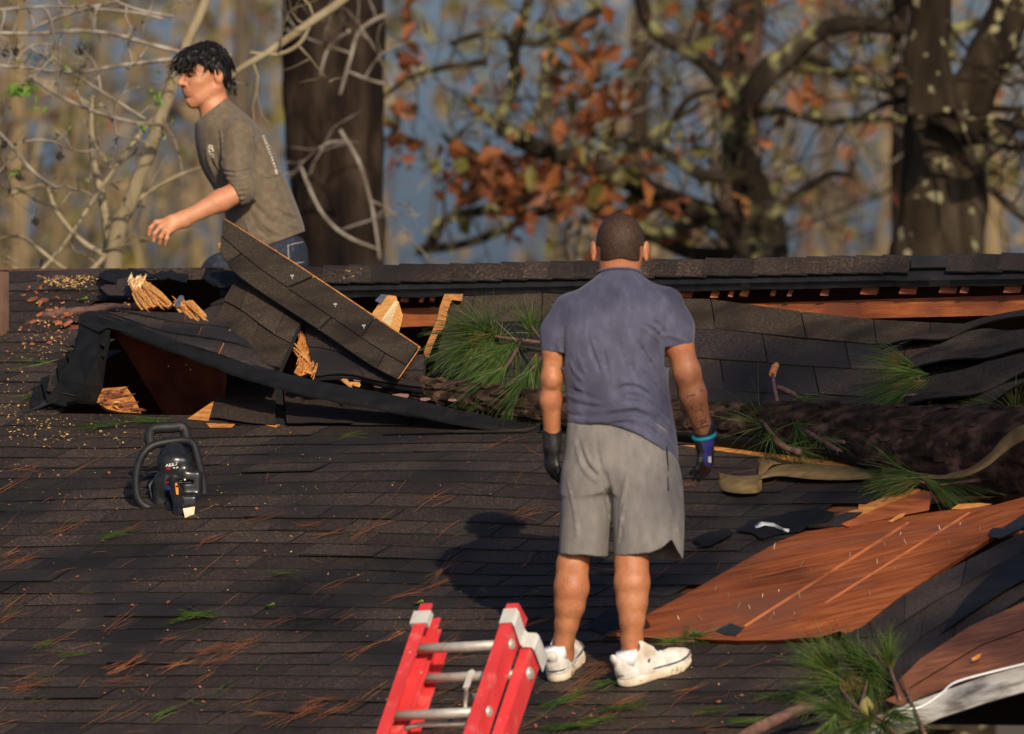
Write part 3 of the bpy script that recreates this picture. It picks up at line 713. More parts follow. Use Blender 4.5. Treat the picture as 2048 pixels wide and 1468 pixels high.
# legs
LEG = {'L': [(1175, 960, 0), (1155, 1085, dL * .5), (1145, 1130, dL * .7 - .012), (1143, 1175, dL * .8 - .014), (1139, 1212, dL * .9 - .006), (1133, 1248, dL + .006), (1128, 1280, dL + .022), (1126, 1312, dL + .045)], 'R': [(1290, 960, 0), (1265, 1085, dR * .5), (1263, 1125, dR * .7 - .012), (1264, 1165, dR * .8 - .014), (1264, 1205, dR * .9 - .006), (1264, 1240, dR + .006), (1264, 1278, dR + .02), (1264, 1318, dR + .03)]}
LR = {'L': [.085, .0525, .0550, .0605, .0520, .0405, .0345, .0325], 'R': [.085, .0555, .0575, .0615, .0535, .0425, .0370, .0350]}
for q in 'LR':
    A_ = [m(*t) for t in LEG[q]]
    for i in range(7): B.cone(A_[i], A_[i + 1], LR[q][i], LR[q][i + 1], .02)
    an = A_[7]; B.cone(A_[5] + [0, -.024, 0], an + [0, -.028, -.02], .014, .013, .03)     # heel tendon
    B.cone(an, (RP(1118, 1360) if q == 'L' else RP(1250, 1368)) + N_ * .06 + (U_ * .06 if q == 'L' else R_ * .06), .033, .024, .03)
    for s in (-1, 1): B.ell(an + [s * .022, 0, .02], (.013, .018, .016), .02)
body_mesh = B.mesh('body')
body = obj('body', body_mesh, [M['skin']], man, True)
# hair: a close-cropped cap
H = Vol(m(1175, 560) + [0, -.2, 0], m(1310, 420) + [0, .25, 0], 0.0036)
H.ell(m(1240, 482, .005), (.0855, .1005, .1005), .0); H.ell(m(1240, 512, .012), (.0775, .087, .070), .03)
hz = zz(522)
H.clip(lambda x, y, z: np.maximum(hz + 0.006 * np.cos((x - xx_(1240)) * 55) - z, np.where(z < zz(492), (np.abs(x - xx_(1240)) - .072) + (z < zz(505)) * .0, -1)), .006)
obj('hair', H.mesh('hair'), [M['stubble']], man, True)

# t-shirt ------------------------------------------------------------
T = Vol(lo_ + [0, .1, 0], hi_ - [0, .1, 0], 0.0042)
T.loft([sec(530, 1200, 1280, .078), sec(548, 1196, 1284, .080), sec(562, 1179, 1301, .086), sec(580, 1154, 1325, .100), sec(604, 1124, 1349, .118), sec(645, 1113, 1350, .130), sec(700, 1117, 1340, .132),
        sec(760, 1128, 1337, .128), sec(820, 1133, 1344, .132), sec(860, 1134, 1351, .142), sec(930, 1138, 1359, .148)], .03, e=2.25)
SL = {'L': [(1141, 620, 0), (1113, 664, 0), (1106, 712, 0)], 'R': [(1327, 612, 0), (1350, 655, 0), (1359, 705, 0)]}
SR = {'L': [.062, .050, .044], 'R': [.072, .060, .0525]}
for q in 'LR':
    A_ = [m(*t) for t in SL[q]]
    for i in range(2): T.cone(A_[i], A_[i + 1], SR[q][i], SR[q][i + 1], .035)
d0, d1 = MD - .4, MD + .3
def fold(pts, r=.012, op='add', k=.007, sink=.42): T.crease(pts, r, d0, d1, op, k, sink)
T.noise(.0035, 9, 9, 5, 3); T.noise(.003, 20, 20, 10, 4)
# folds over the small of the back, drag lines towards the right shoulder
for pts, r in [([(1138, 818), (1190, 822), (1262, 812), (1310, 826), (1345, 862)], .019), ([(1136, 838), (1200, 842), (1275, 838), (1330, 870)], .016), ([(1212, 796), (1240, 765), (1280, 770), (1318, 800)], .016),
               ([(1228, 806), (1255, 782), (1290, 790), (1330, 826)], .014), ([(1135, 790), (1165, 800), (1205, 810)], .010), ([(1290, 642), (1314, 660), (1330, 676)], .010), ([(1282, 655), (1305, 668), (1326, 690)], .009),
               ([(1265, 660), (1290, 700), (1325, 760)], .009), ([(1186, 655), (1192, 700), (1204, 730)], .008), ([(1242, 668), (1250, 705), (1262, 740)], .008), ([(1146, 760), (1160, 778), (1172, 792)], .010), ([(1140, 720), (1150, 742), (1165, 760)], .008),
               ([(1290, 840), (1320, 865), (1350, 905)], .011), ([(1270, 720), (1300, 750), (1335, 800)], .009), ([(1120, 668), (1118, 690), (1125, 708)], .008), ([(1330, 668), (1352, 674), (1378, 686)], .008), ([(1335, 610), (1355, 640), (1368, 672)], .007), ([(1155, 690), (1162, 725), (1178, 756)], .008)]:
    fold(pts, r)
for pts, r in [([(1176, 668), (1184, 705), (1201, 745)], .010), ([(1205, 690), (1212, 730), (1222, 780)], .008), ([(1252, 690), (1262, 730), (1282, 770)], .008), ([(1270, 670), (1292, 712), (1326, 770)], .009), ([(1300, 640), (1318, 650), (1332, 668)], .009), ([(1140, 806), (1200, 815), (1262, 802), (1318, 818)], .012), ([(1137, 829), (1200, 834), (1280, 826), (1340, 868)], .012), ([(1140, 848), (1210, 851), (1262, 846), (1320, 880)], .007), ([(1186, 650), (1190, 690), (1206, 732)], .006), ([(1135, 775), (1165, 788), (1200, 800)], .009),
               ([(1286, 648), (1308, 662), (1326, 682)], .008), ([(1220, 800), (1248, 774), (1285, 780), (1322, 812)], .008), ([(1328, 650), (1326, 680), (1330, 720)], .012), ([(1128, 650), (1124, 690), (1128, 720)], .010)]:
    fold(pts, r, 'sub', .005, .5)
hemx = [(1120, 854), (1140, 852), (1200, 847), (1240, 854), (1275, 868), (1315, 892), (1340, 912), (1356, 920), (1370, 921)]
hx = np.array([xx_(p[0]) for p in hemx]); hzv = np.array([zz(p[1]) for p in hemx])
yn = m(1239, 545)[1]
def tclip(x, y, z):
    c = np.interp(x, hx, hzv) - z
    neck = (z - zz(545)) - (y - yn) * (-.25)              # neckline dips to the front
    c = np.maximum(c, np.where(np.abs(x - xx_(1239)) < .10, neck, -1))
    for q, nrm in (('L', (-.10, 0, -1.0)), ('R', (.16, 0, -1.0))):
        e = m(1107, 704) if q == 'L' else m(1357, 691)
        pl = (x - e[0]) * nrm[0] + (y - e[1]) * nrm[1] + (z - e[2]) * nrm[2]
        side = (x < xx_(1130)) if q == 'L' else (x > xx_(1330))
        side = side & (z > zz(735))
        c = np.maximum(c, np.where(side, pl, -1))
    return c
T.shell(.010); T.clip(tclip)
tee = obj('t_shirt', T.mesh('t_shirt'), [M['tee']], man, True)
# collar rib
cb = MB(); n0 = m(1239, 548)
cb.tube([n0 + [cos(t) * .0775, sin(t) * .078, .001 - sin(t) * .02] for t in np.linspace(0, 2 * pi, 33)], .0045, 6); cb.build('collar', [M['tee']], tee, True)

# shorts -------------------------------------------------------------
S = Vol(lo_ + [0, .05, 0], hi_ - [0, .05, .3], 0.0042)
S.loft([sec(838, 1134, 1346, .122), sec(870, 1131, 1349, .130), sec(910, 1128, 1353, .138), sec(950, 1125, 1359, .138), sec(985, 1124, 1362, .122)], .02, e=2.5)
S.loft([sec(890, 1150, 1225, .08, dL * .1), sec(940, 1128, 1229, .118, dL * .2), sec(1000, 1122, 1224, .115, dL * .35), sec(1060, 1120, 1219, .108, dL * .5), sec(1125, 1117, 1214, .104, dL * .6)], .03, e=2.4)
S.loft([sec(890, 1240, 1335, .08, dR * .1), sec(940, 1222, 1357, .127, dR * .2), sec(1000, 1223, 1367, .122, dR * .35), sec(1060, 1227, 1368, .116, dR * .5), sec(1130, 1229, 1365, .112, dR * .6)], .03, e=2.4)
S.noise(.003, 8, 8, 4, 11)
def sfold(pts, r=.012, op='add', k=.008, sink=.45): S.crease(pts, r, d0, d1, op, k, sink)
for pts, r in [([(1150, 880), (1168, 935), (1196, 965)], .011), ([(1165, 882), (1178, 920), (1200, 945)], .010), ([(1330, 985), (1345, 1040), (1360, 1075)], .009), ([(1135, 960), (1150, 1020), (1155, 1080)], .008), ([(1240, 1075), (1243, 1040), (1252, 1000)], .007), ([(1345, 930), (1358, 970), (1364, 1010)], .009), ([(1255, 940), (1250, 980), (1240, 1020)], .008)]: sfold(pts, r)
for pts, r in [([(1193, 856), (1194, 900), (1204, 950), (1213, 990)], .009), ([(1157, 880), (1172, 928), (1198, 955)], .008), ([(1204, 930), (1216, 980), (1221, 1040)], .016), ([(1240, 1085), (1241, 1070), (1243, 1052)], .006)]: sfold(pts, r * .9, 'sub', .006, .5)
S.f = np.maximum(S.f, -(S.f + .010))
hxs = np.array([xx_(p) for p in (1110, 1215, 1221, 1228, 1300, 1322, 1342, 1352, 1363, 1375)])
hb = np.array([zz(p) for p in (1106, 1112, 1112, 1112, 1105, 1096, 1079, 1098, 1117, 1118)])
hf = np.array([zz(p) for p in (1108, 1114, 1114, 1112, 1114, 1119, 1121, 1121, 1118, 1118)])
S.clip(lambda x, y, z: np.maximum(np.where(y < MD + dR * .6 + .0, np.interp(x, hxs, hb), np.interp(x, hxs, hf)) - z, z - zz(846)))
shorts = obj('shorts', S.mesh('shorts'), [M['shorts']], man, True)
pk_ = MB(); pts = [S.surf(x, y, d0, d1) for x, y in ((1333, 893), (1336, 930), (1335, 960), (1337, 982))]
pts = [p for p in pts if p is not None]
if len(pts) > 2: pk_.tube([p + [0, -.001, 0] for p in pts], .0028, 5); pk_.build('pocket_zip', [M['edge']], shorts)
wbm = MB(); pts = [S.surf(x, y, d0, d1) for x, y in ((1138, 882), (1165, 884), (1193, 880))]; pts = [p for p in pts if p is not None]
if len(pts) > 2: wbm.tube([p + [0, .0012, 0] for p in pts], .0024, 5); wbm.build('seam', [M['shorts']], shorts)

# shoes --------------------------------------------------------------
def shoe(heel, fwd, up_, name_label, flip=1, nmp='shoe'):
    """local: x = side, y = forward, z = up; 0.295 m long"""
    f_ = np.array(fwd, float); n_ = np.array(up_, float); n_ /= np.linalg.norm(n_); f_ -= n_ * (f_ @ n_); f_ /= np.linalg.norm(f_); s_ = np.cross(f_, n_)
    xf = lambda V: np.array(heel) + V[:, :1] * s_ * flip + V[:, 1:2] * f_ + V[:, 2:3] * n_
    lo2, hi2 = (-.07, -.04, -.01), (.07, .32, .16)
    SO = Vol(lo2, hi2, 0.0035)
    def outline(v, g):
        v.ell((0, .055, .02), (.038 + g, .062 + g, .05), .0); v.ell((0, .20, .02), (.047 + g, .085 + g, .05), .0); v.cone((0, .05, .02), (0, .20, .02), .034 + g, .042 + g, .03)
    outline(SO, .004)
    rock = lambda y: 0.034 * np.clip((y - .19) / .1, 0, 1) ** 2 + .012 * np.clip((.02 - y) / .05, 0, 1) ** 2
    SO.clip(lambda x, y, z: np.maximum(z - .040 - rock(y) * .6 - 0.008 * np.clip((.1 - y) / .1, 0, 1), rock(y) - z), .008)
    for q in range(7):                                   # pods of the sole
        y0 = .035 + q * .036
        for sx in (-1, 1): SO.cone((sx * .052, y0, .0), (sx * .052, y0 + .006, .022), .0045, .003, .006, 'sub')
    U2 = Vol(lo2, hi2, 0.0035)
    outline(U2, -.002)
    U2.clip(lambda x, y, z: .034 + rock(y) * .6 - z)
    U2.ell((0, .045, .055), (.039, .052, .055), .03); U2.cone((0, .10, .06), (0, .22, .042), .042, .036, .03); U2.cone((0, .02, .075), (0, .085, .10), .034, .034, .02)
    U2.cone((0, .225, .045), (0, .262, .052), .034, .022, .03)
    U2.ell((0, -.012, .105), (.022, .012, .020), .012)   # heel pillow
    U2.cone((0, .098, .125), (0, .125, .098), .022, .026, .015)   # tongue
    U2.clip(lambda x, y, z: np.maximum(.030 + rock(y) * .5 - z, -1)); 
    U2.cone((0, .036, .09), (0, .040, .2), .033, .036, .006, 'sub')
    U2.ell((0, .05, .128), (.03, .045, .03), .006, 'sub')
    U2.noise(.0016, 40, 40, 40, 5)
    so_ = obj(nmp, U2.mesh('shoe', xf=xf), [M['shoe']], man, True)
    if name_label: so_['label'] = name_label
    so2 = obj('sole', SO.mesh('sole', xf=xf), [M['sole']], so_, True)
    ln = lambda L: [tuple(xf(np.array([p]))[0]) for p in L]
    bb = MB()
    rim = []
    for t in np.linspace(0, 2 * pi, 49):
        y = .135 + cos(t) * .148; wx = interp(y, [(-.015, .0), (0, .026), (.03, .0385), (.1, .0385), (.18, .0475), (.24, .045), (.27, .030), (.285, 0)])
        rim.append(((1 if sin(t) >= 0 else -1) * wx, y, .042 + .6 * float(rock(y)) + 0.004))
    bb.tube(ln(rim), .0045, 6); bb.build('midsole_band', [M['shoe_grey']], so_)
    sk = MB(); sk.tube(ln([(0, .040 + cos(0) * 0, z) for z in (.075, .10, .122)]), [.041, .0405, .039], 14); sk.build('sock', [M['sock']], man, True)
    lc = MB()
    for q in range(4):
        y = .118 + q * .026; z = .118 - q * .017
        lc.tube(ln([(-.026, y - .004, z - .012), (0, y + .002, z + .006), (.026, y - .004, z - .012)]), .0035, 5)
    lc.build('lace', [M['shoe']], so_)
    for sx in (-1, 1):
        tg = MB(); tg.hexa(ln([(sx * .041, .082, .048), (sx * .041, .092, .048), (sx * .0385, .112, .085), (sx * .0385, .102, .085), (sx * .0435, .082, .048), (sx * .0435, .092, .048), (sx * .041, .112, .085), (sx * .041, .102, .085)])); tg.build('side_tab', [M['shoe_grey']], so_)
    return so_
fR = RP(1378, 1334) - RP(1245, 1374)
shoe(RP(1243, 1374, .004), fR, N_ + np.array([.0, -.0, .05]), 'right shoe turned sideways with its toe to the right', 1)
shoe(RP(1114, 1366, .004), RP(1160, 1306) - RP(1114, 1366), N_, 'left shoe pointing up the roof, heel to the camera', -1)

# gloves --------------------------------------------------------------
def glove(base, dirv, palm_n, spread, curl, side, size=1.0, r0=.030):
    """wrist at base; fingers along dirv; palm_n = normal of the back of the hand; side = direction of the thumb"""
    d_ = np.array(dirv, float); d_ /= np.linalg.norm(d_); n_ = np.array(palm_n, float); n_ -= d_ * (n_ @ d_); n_ /= np.linalg.norm(n_); s_ = np.array(side, float); s_ -= d_ * (s_ @ d_) + n_ * (s_ @ n_); s_ /= np.linalg.norm(s_)
    G = Vol(np.array(base) - .24, np.array(base) + .24, 0.0036)
    o = np.array(base)
    G.cone(o - d_ * .035, o + d_ * .015, r0 + .004, r0 + .001, .01)
    G.cone(o + d_ * .02, o + d_ * .075, .034, .038, .02, flat=n_, fa=.55)
    G.cone(o + d_ * .03 + s_ * .012, o + d_ * .085 + s_ * .018, .025, .024, .015, flat=n_, fa=.62)
    L = [.070, .080, .076, .060]; ang = curl
    for q in range(4):
        off = (1.5 - q) * .0205
        p = o + d_ * (.088 - abs(off) * .18) + s_ * off; dd_ = d_ + s_ * (off * spread); dd_ /= np.linalg.norm(dd_); a = ang[q]
        for j, (fr, rr) in enumerate(((.45, .0115), (.32, .0105), (.23, .0095))):
            q2 = dd_ * cos(a) - n_ * sin(a); e = p + q2 * L[q] * fr * size; G.cone(p, e, rr, rr - .0008, .006); p = e; a += ang[q] * .9
    p = o + d_ * .025 + s_ * .026; q2 = d_ * .75 + s_ * .55 - n_ * .35; q2 /= np.linalg.norm(q2); e = p + q2 * .042; G.cone(p, e, .0155, .0135, .012); q3 = d_ * .95 + s_ * .12 - n_ * .3; q3 /= np.linalg.norm(q3); G.cone(e, e + q3 * .036, .013, .0105, .006)
    return G, d_, n_, s_, o
wl = m(1104, 884, .065)
G, *_r = glove(wl, (0.02, .16, -1), (-.85, -.5, 0), 2.0, [.32, .34, .36, .40], (.35, .9, 0), 1.0, .031)
gl = obj('glove', G.mesh('glove'), [M['glove']], man, True); gl['label'] = 'black glove on the left hand'
wr = m(1409, 876, .075)
G, d_, n_, s_, o_ = glove(wr, (.01, .10, -1), (.80, -.62, 0), 4.0, [.30, .30, .34, .42], (-.5, .6, .1), 1.0, .034)
gr = obj('glove', G.mesh('glove'), [M['glove'], M['glove_blue']], man, True); gr['label'] = 'black and blue glove on the right hand'
me = gr.data
co = np.empty(len(me.vertices) * 3, np.float32); me.vertices.foreach_get('co', co); co = co.reshape(-1, 3)
fc = np.empty(len(me.polygons) * 3, np.float32); me.polygons.foreach_get('center', fc); fc = fc.reshape(-1, 3) - o_
mi = ((fc @ n_ > .016) & (fc @ d_ > .0) & (fc @ s_ < .012) & (fc @ d_ < .115)).astype(np.int32); me.polygons.foreach_set('material_index', mi)
kb = MB(); kb.box(o_ + d_ * .075 + n_ * .030 + s_ * -.01, s_ * .012, d_ * .022, n_ * .006); kb.build('knuckle_tag', [M['white']], gr)
bd = MB(); wp = m(1408, 872, .072); ax_ = m(1409, 868, .07) - m(1386, 790, .02); ax_ /= np.linalg.norm(ax_)
e1 = np.cross(ax_, [0, 1, 0]); e1 /= np.linalg.norm(e1); e2 = np.cross(ax_, e1)
bd.tube([wp + e1 * cos(t) * .0375 + e2 * sin(t) * .036 + ax_ * (.004 * cos(t)) for t in np.linspace(0, 2 * pi, 33)], .0075, 8, squash=1.0); bd.build('cuff_band', [M['band']], man, True)
# tattoo lettering down the right forearm: strokes laid on the skin
LET = {'L': [[(0, 1.25), (.12, .6), (.05, 0), (.35, .02), (.62, .12)], [(-.18, 1.1), (.05, 1.3), (.25, 1.15)]], 'e': [[(0, .38), (.42, .45), (.38, .75), (.15, .78), (0, .5), (.05, .1), (.3, 0), (.5, .15)]],
       'n': [[(0, .75), (.05, 0)], [(.03, .5), (.2, .75), (.36, .7), (.38, 0)]], 'y': [[(0, .75), (.06, .3), (.2, .2), (.4, .4)], [(.42, .78), (.38, 0), (.25, -.4), (.0, -.3)]]}
tt = MB(); u0 = 0.0
a0 = np.array([1385, 788.]); a1 = np.array([1409, 852.]); ad = a1 - a0; L_ = np.linalg.norm(ad); ad /= L_; pn = np.array([ad[1], -ad[0]])
for chx, wch in (('L', .85), ('e', .62), ('n', .56), ('n', .56), ('y', .5)):
    for strk in LET[chx]:
        q = smooth_poly([(x, y, 0) for x, y in strk], 12); w3 = []
        for x, y, _ in q:
            s1 = a0 + ad * ((u0 + x) * L_ / 2.95) + pn * (y - .45) * 25
            p = B.surf(s1[0], s1[1], d0, d1 + .2)
            if p is not None: w3.append(p + [0, -.0004, 0])
        if len(w3) > 3: tt.tube(w3, .0022, 4)
    u0 += wch
tt.build('tattoo', [M['ink']], body)
# ------------------------------------------------------------------ young man behind the ridge (facing left)
YD = 63.0
KY = YD / F
def y_(px, py, dd=0.0): return P(px, py, YD + dd)
footA = None
def bk_at(px, d):                                        # point of the back slope under pixel column px at depth d
    q = P(px, 500, d); v = q - RID0; a = v @ R_; hh = v - R_ * a
    Uh = np.array([sin(psi), cos(psi), 0]); b = (hh @ Uh) / cos(th)
    return BK(a, b)
fR_ = bk_at(575, YD + .12); fL_ = bk_at(455, YD - .12)
youth = thing('person', 'young man with wet black hair in an olive brown shirt, striding left behind the ridge', 'person', fR_)
yz = lambda py: float(y_(450, py)[2]); yx = lambda px: float(y_(px, 500)[0])
def ysec(py, l, r, ry, dd=0.0): return (yz(py), yx((l + r) / 2), YD + dd, (r - l) / 2 * KY, ry)
lo_y = np.array([yx(285), YD - .55, min(fR_[2], fL_[2]) - .03]); hi_y = np.array([yx(640), YD + .45, yz(70)])
BY = Vol(lo_y, hi_y, 0.0040)
# skull and face: local axes f = facing (left, slightly to the camera and down), s = his left (to the camera), t = up
fa_ = np.array([-0.82, -0.53, -0.15]); fa_ /= np.linalg.norm(fa_); sa = np.array([0.53, -0.85, 0.02]); sa -= fa_ * (sa @ fa_); sa /= np.linalg.norm(sa); ta = np.cross(sa, fa_); ta /= np.linalg.norm(ta)
if ta[2] < 0: ta = -ta
HC = y_(408, 150); RH = [fa_, sa, ta]
HS = 1.06
def hp(f, s, t): return HC + (fa_ * f + sa * s + ta * t) * HS
hr = lambda *v: tuple(q * HS for q in v)
BY.ell(hp(-.012, 0, .028), hr(.098, .076, .088), .0, R=RH)                  # cranium
BY.ell(hp(.030, 0, -.034), hr(.070, .061, .080), .03, R=RH)                 # face
BY.cone(hp(.064, 0, -.093), hp(.052, .018, -.086), .025 * HS, .024 * HS, .02); BY.cone(hp(.064, 0, -.093), hp(.052, -.018, -.086), .025 * HS, .024 * HS, .02)   # chin
for s in (-1, 1):
    BY.cone(hp(.050, s * .028, -.082), hp(-.016, s * .056, -.050), .020 * HS, .020 * HS, .025)   # jaw
    BY.ell(hp(.052, s * .040, -.018), hr(.024, .022, .018), .02, R=RH)      # cheekbone
    BY.ell(hp(.079, s * .030, .010), hr(.018, .017, .012), .008, 'sub', R=RH)   # eye socket
    BY.ell(hp(.067, s * .030, .006), hr(.015, .015, .0125), .004, R=RH)     # eyeball and lid
    BY.cone(hp(.085, s * .012, .026), hp(.072, s * .048, .026), .0075, .006, .010)   # brow
    BY.ell(hp(-.018, s * .076, -.008), hr(.021, .011, .034), .006, R=RH)    # ear
    BY.ell(hp(-.014, s * .086, -.004), hr(.010, .007, .018), .004, 'sub', R=RH)
    BY.ell(hp(-.004, s * .078, -.012), hr(.006, .006, .008), .004, R=RH)
BY.cone(hp(.088, 0, .018), hp(.113, 0, -.016), .009, .0125, .012)
for s in (-1, 1): BY.cone(hp(.086, s * .022, -.026), hp(.070, s * .036, -.058), .004, .0035, .010, 'sub')
BY.cone(hp(.092, -.02, -.076), hp(.092, .02, -.076), .005, .005, .010, 'sub')           # nose
for s in (-1, 1): BY.ell(hp(.098, s * .012, -.022), hr(.012, .009, .008), .006, R=RH)
BY.ell(hp(.085, 0, -.050), hr(.013, .024, .010), .010, R=RH); BY.ell(hp(.082, 0, -.064), hr(.013, .021, .009), .010, R=RH)   # lips
BY.cone(hp(.101, -.022, -.0565), hp(.101, .022, -.0565), .0025, .0025, .004, 'sub')
# neck, trunk, limbs
BY.cone(hp(-.030, 0, -.055), y_(432, 232, .0), .056, .060, .03); BY.cone(y_(432, 222), y_(452, 262), .058, .085, .03)
BY.loft([ysec(240, 410, 500, .12), ysec(275, 408, 515, .135), ysec(340, 424, 545, .13), ysec(420, 462, 586, .13), ysec(500, 480, 600, .13)], .03)
ARML = [y_(478, 268, -.155), y_(484, 380, -.235), y_(368, 438, -.31)]
BY.cone(ARML[0], ARML[1], .048, .044, .03); BY.cone(ARML[1], (ARML[1] * .62 + ARML[2] * .38), .047, .044, .02); BY.cone(ARML[1] * .62 + ARML[2] * .38, ARML[2], .044, .029, .02, flat=(0, 1, 0), fa=.85)
BY.cone(y_(470, 268, .16), y_(500, 380, .22), .05, .042, .03); BY.cone(y_(500, 380, .22), y_(545, 460, .24), .04, .03, .02)
# left hand, fingers hanging
w0 = ARML[2]; kn = [y_(312, 445, -.32), y_(321, 453, -.34), y_(329, 460, -.35), y_(336, 465, -.35)]
BY.cone(w0, y_(345, 446, -.32), .030, .036, .02, flat=(0, 1, 0), fa=.6)
for q in range(4): BY.cone(y_(352, 442 + q * 2, -.315), kn[q], .020, .0118, .010)
tips = [[(303, 462), (301, 474)], [(306, 470), (308, 484)], [(319, 473), (321, 488)], [(332, 476), (330, 486)]]
# nearer fingers end lower; each has two bends
segs = [[kn[0], y_(301, 456, -.32), y_(298, 470, -.315)], [kn[1], y_(309, 467, -.345), y_(307, 482, -.335), ], [kn[2], y_(321, 474, -.355), y_(319, 488, -.34)], [kn[3], y_(333, 477, -.355), y_(330, 490, -.34)]]
for q in range(4):
    r0 = (.0105, .0108, .0104, .0096)[q]
    for i in range(2): BY.cone(segs[q][i], segs[q][i + 1], r0, r0 - .0018, .005)
BY.cone(y_(352, 452, -.29), y_(337, 466, -.27), .0155, .0135, .012); BY.cone(y_(337, 466, -.27), y_(327, 476, -.27), .0130, .0105, .006)
# legs to the back slope
hipL, hipR = y_(550, 505, -.08), y_(566, 505, .08)
knL, anL = y_(440, 548, -.14), fL_ + Nb * .09 + np.array([.0, 0, 0])
knR, anR = y_(582, 640, .10), fR_ + Nb * .09
for h_, k_, a_ in ((hipL, knL, anL), (hipR, knR, anR)):
    BY.cone(h_, k_, .085, .055, .03); BY.cone(k_, a_, .052, .034, .03); BY.cone(a_, a_ + np.array([-.13, -.03, -.04]), .035, .028, .02)
ybody = obj('body', BY.mesh('body'), [M['skin2']], youth, True)
for s in (-1, 1):
    e = MB(); c = hp(.0835, s * .029, .006)
    e.tube([c - sa * .012 + fa_ * -.004, c, c + sa * .012 - fa_ * .006], [.003, .006, .003], 6); e.build('eye', [M['eye']], ybody)
    e = MB(); e.tube([hp(.094, s * .010, .022), hp(.093, s * .026, .030), hp(.078, s * .046, .026)], [.005, .0065, .003], 6); e.build('eyebrow', [M['hair']], ybody)
lp = MB(); lp.tube([hp(.084, -.023, -.0585), hp(.0985, 0, -.0565), hp(.084, .024, -.0595)], [.002, .0036, .002], 5); lp.build('mouth_line', [M['lip']], ybody)
# hair: cap plus wet locks
HY_ = Vol(HC - .2, HC + .2, 0.0038)
HY_.ell(hp(-.014, 0, .034), hr(.102, .083, .088), .0, R=RH); HY_.ell(hp(-.052, 0, -.015), hr(.054, .068, .068), .03, R=RH); HY_.ell(hp(.032, 0, .076), hr(.062, .066, .032), .03, R=RH)
HY_.noise(.007, 45, 45, 45, 8); HY_.noise(.004, 90, 90, 60, 9)
def hclip(x, y, z):
    X, Y, Z = x - HC[0], y - HC[1], z - HC[2]
    f = (X * fa_[0] + Y * fa_[1] + Z * fa_[2]) / HS; s = (X * sa[0] + Y * sa[1] + Z * sa[2]) / HS; t = (X * ta[0] + Y * ta[1] + Z * ta[2]) / HS
    line = np.interp(f, [-.12, -.05, -.035, -.01, .012, .03, .06, .12], [-.085, -.075, -.012, .012, .004, .030, .052, .060])
    return line - t
HY_.clip(hclip, .006)
hair = obj('hair', HY_.mesh('hair'), [M['hair']], youth, True)
lk = MB()
def lock(pts, r): lk.tube([hp(*p) for p in pts], list(np.linspace(r, r * .25, len(pts))), 5)
hr_ = random.Random(5)
for i in range(300):                                     # locks over the crown
    az = hr_.uniform(-pi, pi); el_ = hr_.uniform(.15, 1.45)
    p = np.array([cos(az) * cos(el_) * .103 - .014, sin(az) * cos(el_) * .088, sin(el_) * .088 + .036])
    d = np.array([.02 + .02 * hr_.random(), math.copysign(.018, p[1]) * hr_.random(), -.02 * hr_.random()]) if p[0] > -.03 else np.array([-.012, .01 * hr_.uniform(-1, 1), -.03])
    q = p + d * .9; e = p + d * 1.7 + np.array([0, 0, -.012])
    if (p[0] < .03 and p[2] < .02 and p[0] > -.04): continue
    lock([p - d * .3, p + np.array([0, 0, .002]), q, e], .0036)
for i in range(80):                                      # fringe over the brow
    s0 = hr_.uniform(-.06, .065); f0 = .075 - abs(s0) * .55
    l_ = hr_.uniform(.02, .062); cur = hr_.uniform(-.014, .014); out = hr_.uniform(.012, .030)
    lock([(f0 - .03, s0 * .8, .100), (f0 + .006, s0, .094 - l_ * .1), (f0 + .016 + out * .5, s0 * 1.1 + cur * .4, .080 - l_ * .35), (f0 + .016 + out, s0 * 1.15 + cur, .072 - l_ * .8), (f0 + .010 + out * .8, s0 * 1.1 + cur * 1.8, .068 - l_ * 1.05)], .0030)
for i in range(44):                                      # sideburn and nape
    s0 = .074; f0 = hr_.uniform(-.10, .045); b_ = interp(f0, [(-.1, -.095), (-.045, -.08), (-.03, .0), (.0, .0), (.045, .026)])
    lock([(f0 - .006, s0 + .006 - max(0, -f0 - .05) * .6, b_ + .05), (f0, s0 + .012 - max(0, -f0 - .05) * .6, b_ + .022), (f0 + .004 * hr_.uniform(-1, 1), s0 + .008 - max(0, -f0 - .05) * .6, b_ - .006)], .0030)
for i in range(8): lock([(-.105, hr_.uniform(-.03, .05), -.03), (-.112, hr_.uniform(-.03, .05), -.055), (-.118, hr_.uniform(-.03, .05), -.066 - .012 * hr_.random())], .003)
lk.build('hair_locks', [M['hair']], hair, True)

# shirt -----------------------------------------------------------------
TY = Vol(np.array([lo_y[0], lo_y[1], yz(525)]), hi_y, 0.0040)
TY.loft([ysec(196, 412, 456, .075), ysec(212, 404, 472, .088), ysec(232, 396, 497, .135), ysec(255, 392, 518, .175), ysec(300, 394, 546, .185), ysec(340, 405, 563, .18), ysec(380, 426, 581, .172), ysec(420, 448, 596, .170), ysec(465, 455, 609, .178), ysec(540, 462, 608, .180)], .02, e=2.2)
TY.cone(ARML[0], y_(474, 330, -.205), .070, .060, .03); TY.cone(y_(474, 330, -.205), ARML[1] + [0, 0, 0], .060, .057, .02); TY.cone(ARML[1], ARML[1] * .70 + ARML[2] * .30, .057, .052, .02)
TY.cone(y_(470, 268, .16), y_(500, 380, .22), .062, .052, .03); TY.cone(y_(500, 380, .22), y_(530, 440, .235), .05, .045, .02)
dy0, dy1 = YD - .5, YD + .3
TY.noise(.0035, 9, 9, 7, 21); TY.noise(.0018, 24, 24, 12, 22)
def yf(pts, r=.010, op='add', k=.006, sink=.4): TY.crease(pts, r, dy0, dy1, op, k, sink)
